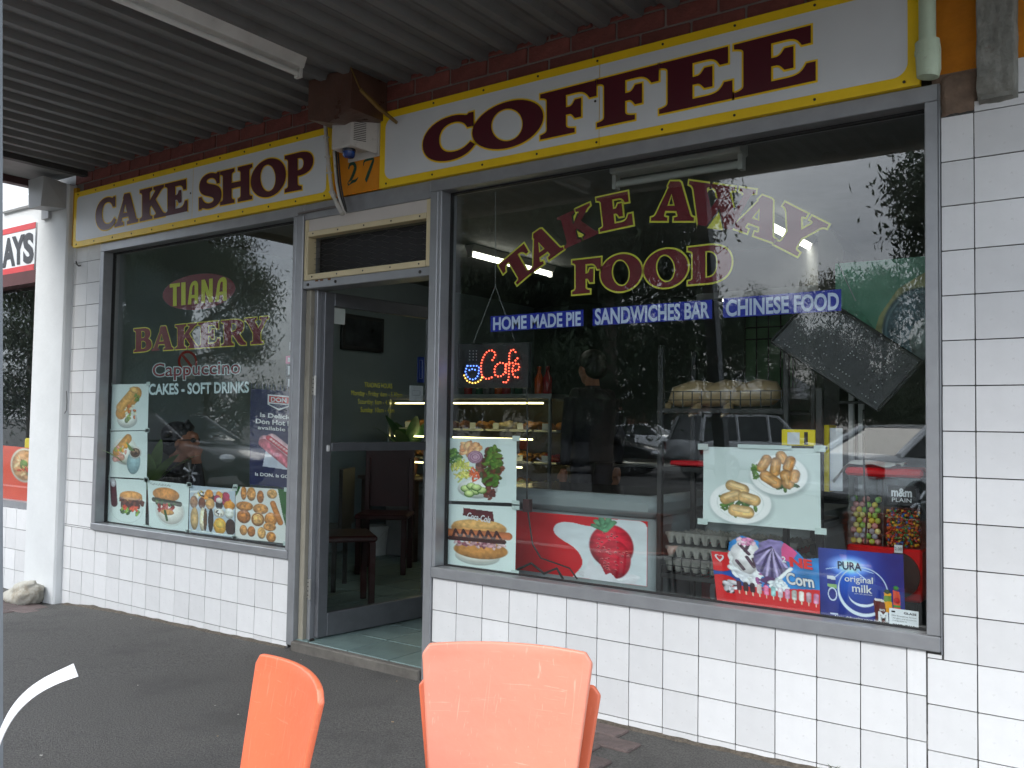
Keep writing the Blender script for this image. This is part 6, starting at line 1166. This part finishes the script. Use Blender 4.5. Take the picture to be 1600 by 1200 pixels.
tx = lambda body, x0, x1, y, h, m, b=.0, sh=0: sans('lettering', body, lambda a, g: dmq(x0 + (x1 - x0) * a, 1 - y + h * g), YI + .001, m, t, bold=b, shear=sh, ref=body)
tx('PURA', .225, .50, .275, .105, MATS['ink_navy'], .015); tx('original', .30, .63, .44, .085, WI, .01); tx('milk', .385, .615, .575, .105, WI, .015); tx('pure milk, pure taste', .41, .62, .605, .018, WI); tx('Now delivering your juice daily', .16, .84, .965, .035, WI, 0, .3); tx('M', .69, .79, .935, .115, WI, .06); tx('BIG', .70, .76, .80, .025, WI, .02)
qd_ = z5([(895, 822), (1240, 868), (1240, 1100), (895, 1050)])
t = thing('window_label', 'small white glazier label with phone number in the bottom right corner', 'label', fac(*qd_[3], YI - .002)); Yq = YI - .003
flat('card', [[(p[0], p[2]) for p in (fac(u, v, Yq) for u, v in qd_)]], Yq, mat('label_white', (.80, .81, .84), rough=.5), t); dm = affmap(qd_[3], qd_[2], qd_[0], Yq - .001)
tx2 = lambda body, x0, x1, y, h, b=0: sans('lettering', body, lambda a, g: dm(x0 + (x1 - x0) * a, y + h * g), Yq - .0012, BLK, t, bold=b, ref=body)
tx2('9307  7412', .12, .88, .10, .13, .02); tx2('GLASS', .50, .92, .78, .10, .03); tx2('24hr Emergency Service', .08, .92, .62, .06); tx2('All glass and aluminium', .12, .92, .49, .05); tx2('repairs', .12, .6, .37, .05); MB().box(*[dm(.08, .8)[0], dm(.2, .8)[0]], Yq - .0015, Yq - .0005, dm(.1, .8)[1], dm(.1, .88)[1]).build('logo', BLK, t)
# freezer front print with strawberry
c = Cv(200, 130, (215, 25, 35), 14, .02); fx0, fx1, fz0, fz1 = FX0 + .02, FX1 - .03, .535, .825
sp = path([(.66, 0.02), (.95, .0), (1.0, .02, 1, .1, 1, .2), (1, 1), (.58, 1), (.62, .85, .66, .78, .62, .62), (.58, .44, .46, .42, .46, .26), (.46, .10, .56, .10, .62, .14), (.72, .18, .74, .10, .80, .02)]); c.poly(sp, (228, 236, 238), .03)
c.ell(.80, .92, .17, .10, (240, 240, 242), tex=.06, shade=.1, rag=.3).ell(.80, .44, .125, .34, (205, 40, 60), 0, .12, .7).ell(.82, .64, .09, .30, (198, 36, 56), 0, .12, .4)
for i in range(46): a, b = c.r.uniform(0, 6.28), math.sqrt(c.r.random()); x, y = .805 + .095 * b * math.cos(a), .50 + .32 * b * math.sin(a); c.ell(x, y, .008, .014, (235, 120, 120)).ell(x, y + .004, .005, .009, (120, 20, 35))
c.poly([(.68, .64), (.71, .78), (.74, .74), (.77, .90), (.80, .86), (.84, .97), (.90, .93), (.90, 1), (.64, 1)], (240, 240, 243), .04)
for a in (-2.9, -2.4, -1.9, -1.3, -.8): c.cap(.765, .20, .765 + .07 * math.cos(a), .17 + .16 * math.sin(a), .018, (95, 150, 110), .2)
c.ell(.04, .80, .15, .16, (225, 230, 232), tex=.03).ell(.04, .82, .10, .10, (215, 25, 35), tex=.03); sheet('front_print', c, None, 0, fz, 0, unit=[(fx0, FY - .0015, fz1), (fx1, FY - .0015, fz1), (fx1, FY - .0015, fz0), (fx0, FY - .0015, fz0)])
# green cafe poster deep in the corner
c = Cv(130, 130, (85, 140, 112), 15, .06); c.poly([(0, 1), (0, .45), (.3, .5), (.55, .8), (.6, 1)], (70, 120, 95), .2).poly([(.35, 1), (.5, .55), (.7, .3), (1, .15), (1, .3), (.7, .5), (.6, 1)], (150, 150, 95), .15); c.ell(.95, .72, .42, .42, (45, 75, 85), tex=.15).ring(.95, .72, .38, .38, (90, 120, 125), .03).ell(1.0, .80, .18, .2, (95, 110, 105), tex=.2)
qd_ = [(1305, 412), (1447, 400), (1447, 562), (1305, 566)]; poster('green printed cafe poster inside the right end of the big window', c, qd_, .30, tapes=False, name='cafe_poster', seed=2)
# red neighbour banner
c = Cv(120, 80, (225, 70, 35), 16, .04)
for cx, cy, rx in ((.40, .62, .16), (.93, .30, .2), (.05, .35, .14)): c.ell(cx, cy, rx, rx * 1.45, (235, 225, 205), tex=.04).ell(cx, cy, rx * .88, rx * 1.28, (205, 150, 100), tex=.2).scatter(26, cx, cy, rx * .6, rx * .9, [(120, 60, 35), (190, 70, 45), (110, 140, 60), (230, 200, 150)], .02, .05)
t = thing('food_banner', 'orange red food banner low in the neighbouring shop window', 'banner', fac(25, 790, .11)); sheet('print', c, [(-60, 690), (48, 700), (46, 793), (-60, 783)], .11, t, 0)
# ============================================================ people
def fuse(name, parts, voxel, mats, pick, parent, smooth_it=6):
    """one continuous skin: overlapping tapered limbs and balls remeshed together, materials by place"""
    B = MB()
    for p in parts: B.v, B.f, B.m = B.v, B.f, B.m; p(B)
    me = B.mesh(name, mats); o = bpy.data.objects.new(name, me); link(o)
    r = o.modifiers.new('r', 'REMESH'); r.mode = 'VOXEL'; r.voxel_size = voxel
    s = o.modifiers.new('s', 'SMOOTH'); s.iterations = smooth_it; s.factor = .5
    dg = bpy.context.evaluated_depsgraph_get(); me2 = bpy.data.meshes.new_from_object(o.evaluated_get(dg)); bpy.data.objects.remove(o)
    me2.materials.clear(); [me2.materials.append(m) for m in mats]
    for p in me2.polygons: p.material_index = pick(p.center); p.use_smooth = True
    return ob(name, me2, parent)
SKIN = mat('skin', S(165, 110, 82), rough=.55, var=.08, vscale=12); JKT = mat('jacket_black', (.014, .014, .016), rough=.75, var=.2, vscale=8, bump=.3, bscale=20); JNS = mat('trousers_dark', (.02, .02, .028), rough=.85); HAIR = mat('hair_dark', (.012, .010, .009), rough=.5, bump=.5, bscale=60); SHOE = mat('shoe_black', (.012, .012, .012), rough=.4)
def Tb(pts, rr, n=10): return lambda B: B.tube(pts, rr, n)
def Bl(c, r): return lambda B: B.ball(c, r, 14, 10)
def frame(o, fwd):    # local x = forward, y = left, z = up
    f = Vector((fwd[0], fwd[1], 0)).normalized(); l = Vector((-f.y, f.x, 0)); o = Vector([float(c) for c in o]); return lambda x, y, z: o + f * x + l * y + Vector((0, 0, z))
def headparts(L_, hx, hz, k=1.0):
    r = []
    r += [Bl(L_(hx - .01, 0, hz + .03), .098 * k), Bl(L_(hx + .035, 0, hz - .025), .078 * k), Bl(L_(hx + .055, 0, hz - .085), .045 * k), Bl(L_(hx + .088, 0, hz + .035), .035 * k)]
    r += [Tb([L_(hx + .10, 0, hz + .02), L_(hx + .125, 0, hz - .022)], [.010, .018], 8), Bl(L_(hx + .104, 0, hz - .055), .018), Bl(L_(hx + .1, 0, hz - .07), .017)]
    for s in (1, -1): r += [Bl(L_(hx - .005, s * .088, hz - .01), (.022, .014, .032))]
    return r
def handparts(L_, c, d, s=1.0):     # palm at c, fingers along d, thumb at the side
    c = Vector(c); d = Vector(d).normalized(); sd = d.cross(Vector((0, 0, 1))); sd = sd.normalized() if sd.length > .1 else Vector((1, 0, 0)); up = sd.cross(d); out = [Tb([c - d * .045, c, c + d * .035], [.026, .033, .030], 10)]
    for i, ln in enumerate((.066, .078, .073, .056)):
        b = c + d * .03 + sd * (i - 1.5) * .0185; m = b + d * ln * .55 - up * .012; out.append(Tb([b, m, m + d * ln * .42 - up * .026], [.0095, .0088, .0075], 7))
    b = c - d * .015 - sd * .03; out.append(Tb([b, b - sd * .022 + d * .03, b - sd * .018 + d * .058 - up * .008], [.012, .0105, .0085], 7)); return out
# standing customer at the counter, back half turned
p0 = deep(925, 700, 6.95); p0[2] = .055; L1 = frame(p0, (-.95, .35)); t = thing('person', 'standing person in dark jacket and trousers with one arm hanging, inside the shop', 'person', p0)
hd_ = L1(.01, .26, .80)
parts = [Tb([L1(0, 0, .92), L1(0, 0, 1.05), L1(.0, 0, 1.25), L1(-.01, 0, 1.40), L1(-.01, 0, 1.47)], [.165, .165, .185, .175, .09], 14), Bl(L1(0, .11, 1.25), (.12, .12, .2)), Bl(L1(0, -.11, 1.25), (.12, .12, .2)), Tb([L1(-.01, 0, 1.42), L1(.01, 0, 1.56)], [.062, .055], 10), Tb([L1(0, -.18, 1.41), L1(0, .18, 1.41)], [.075, .075], 10)]
for s in (1, -1):
    parts += [Tb([L1(0, s * .09, .95), L1(.01, s * .10, .52), L1(-.01, s * .105, .09)], [.10, .072, .05], 12), Tb([L1(-.05, s * .105, .04), L1(.16, s * .115, .035)], [.042, .038], 10), Tb([L1(0, s * .20, 1.40), L1(-.02, s * .255, 1.14), L1(.0, s * .26, .90)], [.066, .052, .040], 10)]
    parts += handparts(L1, L1(.01, s * .262, .825), (0, 0, -1))
parts += headparts(L1, .02, 1.64)
fuse('body', parts, .011, [JKT, SKIN, JNS, SHOE], lambda c: 1 if (c.z > p0[2] + 1.505 or (.66 < c.z - p0[2] < .885 and (Vector((c.x, c.y)) - Vector((p0[0], p0[1]))).length > .19)) else (3 if c.z < p0[2] + .085 else (2 if c.z < p0[2] + .9 else 0)), t)
B = MB(); hc = L1(.0, 0, 1.685); B.ball(hc, (.108, .108, .10), 18, 12); B.ball(L1(-.035, 0, 1.64), (.092, .092, .09), 14, 10); B.build('hair', HAIR, t, 'all')
# seated customer in profile behind the left window, hand at the chin
hc = deep(284, 690, 6.5); fw = (.83, .55); base = (hc[0], hc[1], .055); L2 = frame((hc[0], hc[1], 0), fw); hz = float(hc[2])
t = thing('person', 'seated person in black jacket and dark glasses with hand at chin behind the left window', 'person', base)
sz = .50; parts = [Tb([L2(-.12, 0, sz + .06), L2(-.13, 0, sz + .25), L2(-.10, 0, hz - .30), L2(-.07, 0, hz - .21)], [.165, .175, .185, .10], 14), Bl(L2(-.11, .13, hz - .35), (.13, .13, .15)), Bl(L2(-.11, -.13, hz - .35), (.13, .13, .15)), Tb([L2(-.06, 0, hz - .24), L2(-.015, 0, hz - .07)], [.065, .056], 10), Tb([L2(-.09, -.2, hz - .285), L2(-.09, .2, hz - .285)], [.085, .085], 10)]
hand = L2(.125, -.035, hz - .125); elb = L2(.20, -.17, hz - .36)
parts += [Tb([L2(-.08, -.22, hz - .30), L2(.04, -.24, hz - .43), elb], [.078, .068, .055], 10), Tb([elb, (Vector(elb) + Vector(hand)) / 2, hand], [.054, .048, .034], 10), Tb([L2(-.08, .22, hz - .30), L2(.02, .25, sz + .14), L2(.26, .16, sz + .22)], [.078, .058, .038], 10)]
parts += handparts(L2, Vector(hand) + Vector((0, 0, .02)), Vector(L2(.118, -.0, hz - .07)) - Vector(hand)) + handparts(L2, L2(.29, .14, sz + .225), Vector(L2(.4, .1, sz + .22)) - Vector(L2(.29, .14, sz + .225)))
for s in (1, -1): parts += [Tb([L2(-.10, s * .10, sz + .05), L2(.33, s * .12, sz + .06), L2(.36, s * .12, sz - .02), L2(.34, s * .12, .10)], [.095, .074, .07, .048], 12), Tb([L2(.30, s * .12, .085), L2(.50, s * .13, .09)], [.04, .036], 10)]
parts += headparts(L2, .0, hz)
hv = Vector(hand); h2 = Vector(L2(.29, .14, sz + .225))
fuse('body', parts, .0095, [JKT, SKIN, JNS, SHOE], lambda c: 1 if (c.z > hz - .145 and (c - Vector(L2(-.0, 0, hz))).length < .21 or (c - hv).length < .075 and c.z > hz - .15 or (c - h2).length < .11) else (3 if c.z < .13 else (2 if c.z < sz + .1 else 0)), t, 4)
B = MB(); B.ball(L2(-.035, 0, hz + .05), (.112, .112, .095), 18, 12); B.ball(L2(-.07, 0, hz - .02), (.085, .085, .085), 16, 10); B.tube([L2(.02, .0, hz + .105), L2(.075, 0, hz + .085)], [.06, .03], 10)
for s in (1, -1): B.tube([L2(.0, s * .085, hz + .06), L2(-.03, s * .085, hz - .03)], [.03, .018], 8)
B.build('hair', HAIR, t, 'all')
g = MB()
for s in (1, -1): g.ball(L2(.098, s * .037, hz + .012), (.016, .022, .018), 12, 8); g.tube([L2(.095, s * .06, hz + .015), L2(.0, s * .093, hz + .012)], .004, 5)
g.build('dark_glasses', BKM, t, 'all')
def inchair(label, pos, fwd, m):
    t = thing('cafe_chair', label, 'chair', pos); L_ = frame(pos, fwd)
    def bx(x0, x1, y0, y1, z0, z1, nm):
        v = [L_(x, y, z) for z in (z0, z1) for x, y in ((x0, y0), (x1, y0), (x1, y1), (x0, y1))]; MB().add(v, [(0, 3, 2, 1), (4, 5, 6, 7), (0, 1, 5, 4), (1, 2, 6, 5), (2, 3, 7, 6), (3, 0, 4, 7)]).build(nm, m, t)
    bx(-.22, .22, -.21, .21, .40, .44, 'seat'); bx(-.24, -.215, -.2, .2, .45, .86, 'backrest')
    for x in (-.2, .18):
        for y in (-.19, .16): bx(x, x + .03, y, y + .03, 0, .399, 'leg')
inchair('black cafe chair under the seated person', (L2(-.12, 0, 0).x, L2(-.12, 0, 0).y, .055), fw, BKM)
pc = L2(.95, .12, 0); inchair('black cafe chair facing the seated person', (pc.x, pc.y, .055), (-fw[0], -fw[1]), BKM)
pc = L2(.45, .05, 0)
# ============================================================ orange stacking chairs on the footpath
def chairmat(name, c, sc):
    m = mat(name, c, rough=.42, var=.07, vscale=3, bump=.12, bscale=30); t_ = m.node_tree; l = t_.links.new; p = t_.nodes['Principled BSDF']
    base = p.inputs['Base Color'].links[0].from_socket; tcn = nn(t_, 'ShaderNodeTexCoord')
    for rz, scl in ((.6, (26, 1.6, 1.6)), (-.5, (2, 2, 30)), (.2, (30, 30, 1.3))):
        mp_ = nn(t_, 'ShaderNodeMapping'); mp_.inputs['Rotation'].default_value = (rz, rz * .7, rz); mp_.inputs['Scale'].default_value = scl
        v_ = nn(t_, 'ShaderNodeTexNoise'); v_.inputs['Scale'].default_value = 5; v_.inputs['Detail'].default_value = 3; v_.inputs['Distortion'].default_value = 1.2
        r_ = nn(t_, 'ShaderNodeMapRange'); r_.inputs[1].default_value = .66; r_.inputs[2].default_value = .74; r_.inputs[4].default_value = sc
        mx_ = nn(t_, 'ShaderNodeMix', data_type='RGBA'); mx_.inputs['B'].default_value = tuple(min(1, q_ * 1.5 + .12) for q_ in c) + (1,)
        l(tcn.outputs['Object'], mp_.inputs[0]); l(mp_.outputs[0], v_.inputs['Vector']); l(v_.outputs[0], r_.inputs[0]); l(r_.outputs[0], mx_.inputs['Factor']); l(base, mx_.inputs['A']); base = mx_.outputs['Result']
    l(base, p.inputs['Base Color']); return m
ORC = chairmat('chair_orange', S(208, 106, 72), .35); ORC2 = chairmat('chair_orange_faded', S(208, 130, 106), .45)
def stack_chair(label, TL, TR, front, m, group='orange stacking chairs', w=None, lean=.17):
    """placed by the two top corners of its backrest; front = +1 when it faces the viewer"""
    TL, TR = Vector([float(c) for c in TL]), Vector([float(c) for c in TR]); zt = (TL.z + TR.z) / 2; lat = (TR - TL); lat.z = 0; wd = w or lat.length; lat.normalize(); f = Vector((lat.y, -lat.x, 0)) * front; mid = (TL + TR) / 2
    hs = zt - .36; zs = .44 * zt / .8; o = Vector((mid.x, mid.y, 0)) + f * (lean * (zt - zs) + .22); t = thing('stacking_chair', label, 'chair', (o.x, o.y, gz(o.x, o.y)), group)
    N, Mv = 17, 15; v = []
    for j in range(Mv):
        s = j / (Mv - 1); z = zs + .03 + (zt - zs - .03) * s; ww = wd / 2 * (.80 + .20 * s); r0 = .95
        if s > r0: ww = ww - .018 + .018 * math.sqrt(max(0, 1 - ((s - r0) / (1 - r0)) ** 2))
        for i in range(N):
            a = 2 * i / (N - 1) - 1; c = Vector((mid.x, mid.y, 0)) + f * (lean * (zt - z)) + lat * (a * ww) + f * (.028 * a * a) + Vector((0, 0, z - .005 * a * a * s)); v.append(c)
    b = MB().add(v, [(j * N + i, j * N + i + 1, (j + 1) * N + i + 1, (j + 1) * N + i) for j in range(Mv - 1) for i in range(N - 1)]).build('backrest', m, t, 'all'); md = b.modifiers.new('s', 'SOLIDIFY'); md.thickness = .014; md.offset = 0; bv = b.modifiers.new('b', 'BEVEL'); bv.width = .005; bv.segments = 3
    v = []
    for j in range(9):
        s = j / 8
        for i in range(11): a = 2 * i / 10 - 1; v.append(o - f * .20 + f * (.42 * s) + lat * (a * wd / 2 * (.86 + .1 * s)) + Vector((0, 0, zs + .012 * a * a - .02 * math.sin(s * 3.14))))
    b = MB().add(v, [(j * 11 + i, j * 11 + i + 1, (j + 1) * 11 + i + 1, (j + 1) * 11 + i) for j in range(8) for i in range(10)]).build('seat', m, t, 'all'); md = b.modifiers.new('s', 'SOLIDIFY'); md.thickness = .014
    gnd = gz(o.x, o.y)
    for sx in (-1, 1):
        for sy, top in ((-.17, zs - .02), (.18, zs - .03)):
            a = o + f * sy + lat * (sx * wd * .40); e = o + f * (sy * 1.28) + lat * (sx * wd * .47); MB().tube([(a.x, a.y, top), (e.x, e.y, gnd)], .011, 8).build('leg', BKM, t, smooth=True)
    return t
stack_chair('faded orange stacking chair on top of the two chair stack in the foreground', deep(664, 995, 2.03), deep(930, 1012, 1.967), 1, ORC2)
stack_chair('lower orange chair of the two chair stack in the foreground', deep(657, 1050, 2.10), deep(943, 1060, 2.04), 1, ORC, w=.42)
stack_chair('bright orange chair seen nearly edge on left of the stack', deep(424, 1016, 1.98), deep(528, 1068, 1.70), 1, ORC)
stack_chair('orange chair almost hidden behind the awning post', deep(-16, 956, 2.95), deep(1, 946, 2.6), 1, ORC)
# litter on the asphalt
LIT_ = [mat('litter_pale', (.38, .36, .32), rough=.8), mat('litter_tan', (.35, .24, .13), rough=.8)]
rl = random.Random(5); spots = [(205, 962, 0), (488, 1148, 0), (672, 1146, 0), (620, 1066, 1), (613, 1130, 1), (372, 1118, 0), (336, 1104, 0), (470, 1032, 0), (442, 1033, 0), (540, 1010, 0), (340, 1152, 1), (64, 1182, 0), (215, 1072, 0), (410, 1178, 1)]
for k_, (u, v, mi) in enumerate(spots):
    p = flr(u, v, .004); s = rl.uniform(.003, .007); a = rl.uniform(0, 3.1)
    o = MB().add([(p[0] + s * math.cos(a + i * 1.05) * rl.uniform(.6, 1.3), p[1] + s * math.sin(a + i * 1.05) * rl.uniform(.6, 1.3), gz(p[0], p[1]) + .006 + .003 * (i % 2)) for i in range(6)], [(0, 1, 2, 3, 4, 5)]).build('litter_scrap', LIT_[mi]); tag(o, 'tiny pale scrap of litter on the asphalt' if mi == 0 else 'tiny tan dry leaf scrap on the asphalt', 'litter', 'litter scraps on the asphalt')
p = flr(600, 969, .06); o = MB().ball((p[0], p[1], .075), (.022, .016, .014), 8, 6).build('crumpled_tissue', MATS['paper'], None, 'all'); tag(o, 'crumpled white tissue on the tiles under the open door', 'litter')

# grit and weeds gathered along the foot of the walls
def grit(x0, x1, seed):
    v = []; f = []; n = int((x1 - x0) / .02); r = random.Random(seed)
    for i in range(n + 1):
        x = x0 + (x1 - x0) * i / n; w = .022 + .03 * max(0, mnoise.noise(Vector((x * 3, seed, 0)))) + .012 * mnoise.noise(Vector((x * 17, seed, 2))); h = .008 + .012 * max(0, mnoise.noise(Vector((x * 9, seed, 5))) + .2); z = gz(x, -.01)
        v += [(x, -w - .012, z - .004), (x, -w * .45, z + h * .6), (x, .004, z + h)]
    for i in range(n): f += [(3 * i, 3 * i + 3, 3 * i + 4, 3 * i + 1), (3 * i + 1, 3 * i + 4, 3 * i + 5, 3 * i + 2)]
    return tag(MB().add(v, f).build('grit', mat('grit', (.10, .082, .062), rough=.95, var=.5, vscale=60, bump=.9, bscale=120, dirt=((.22, .18, .12), 14, .6, .7)), None, 'all'), 'brown grit and dirt gathered along the foot of the ' + ('left' if seed == 1 else 'right') + ' tiled wall', 'grit', kind='stuff')
grit(-6.36, -3.96, 1); grit(-2.91, .6, 2)
wd_ = thing('weed', 'small green weed tuft at the foot of the right tiled wall', 'weed', (-1.0, -.03, gz(-1, 0)))
for i in range(12):
    a = i * .55; p = Vector((-1.0 + random.uniform(-.02, .02), -.025, gz(-1, 0))); e = p + Vector((math.cos(a) * .03, -abs(math.sin(a)) * .025, random.uniform(.02, .05))); s_ = Vector((.0022, 0, 0))
    MB().add([p - s_, p + s_, (p + e) / 2 + s_ + Vector((0, 0, .008)), e, (p + e) / 2 - s_ + Vector((0, 0, .008))], [(0, 1, 2, 3, 4)]).build('blade', mat('weed_green', (.09, .12, .04), rough=.6), wd_)
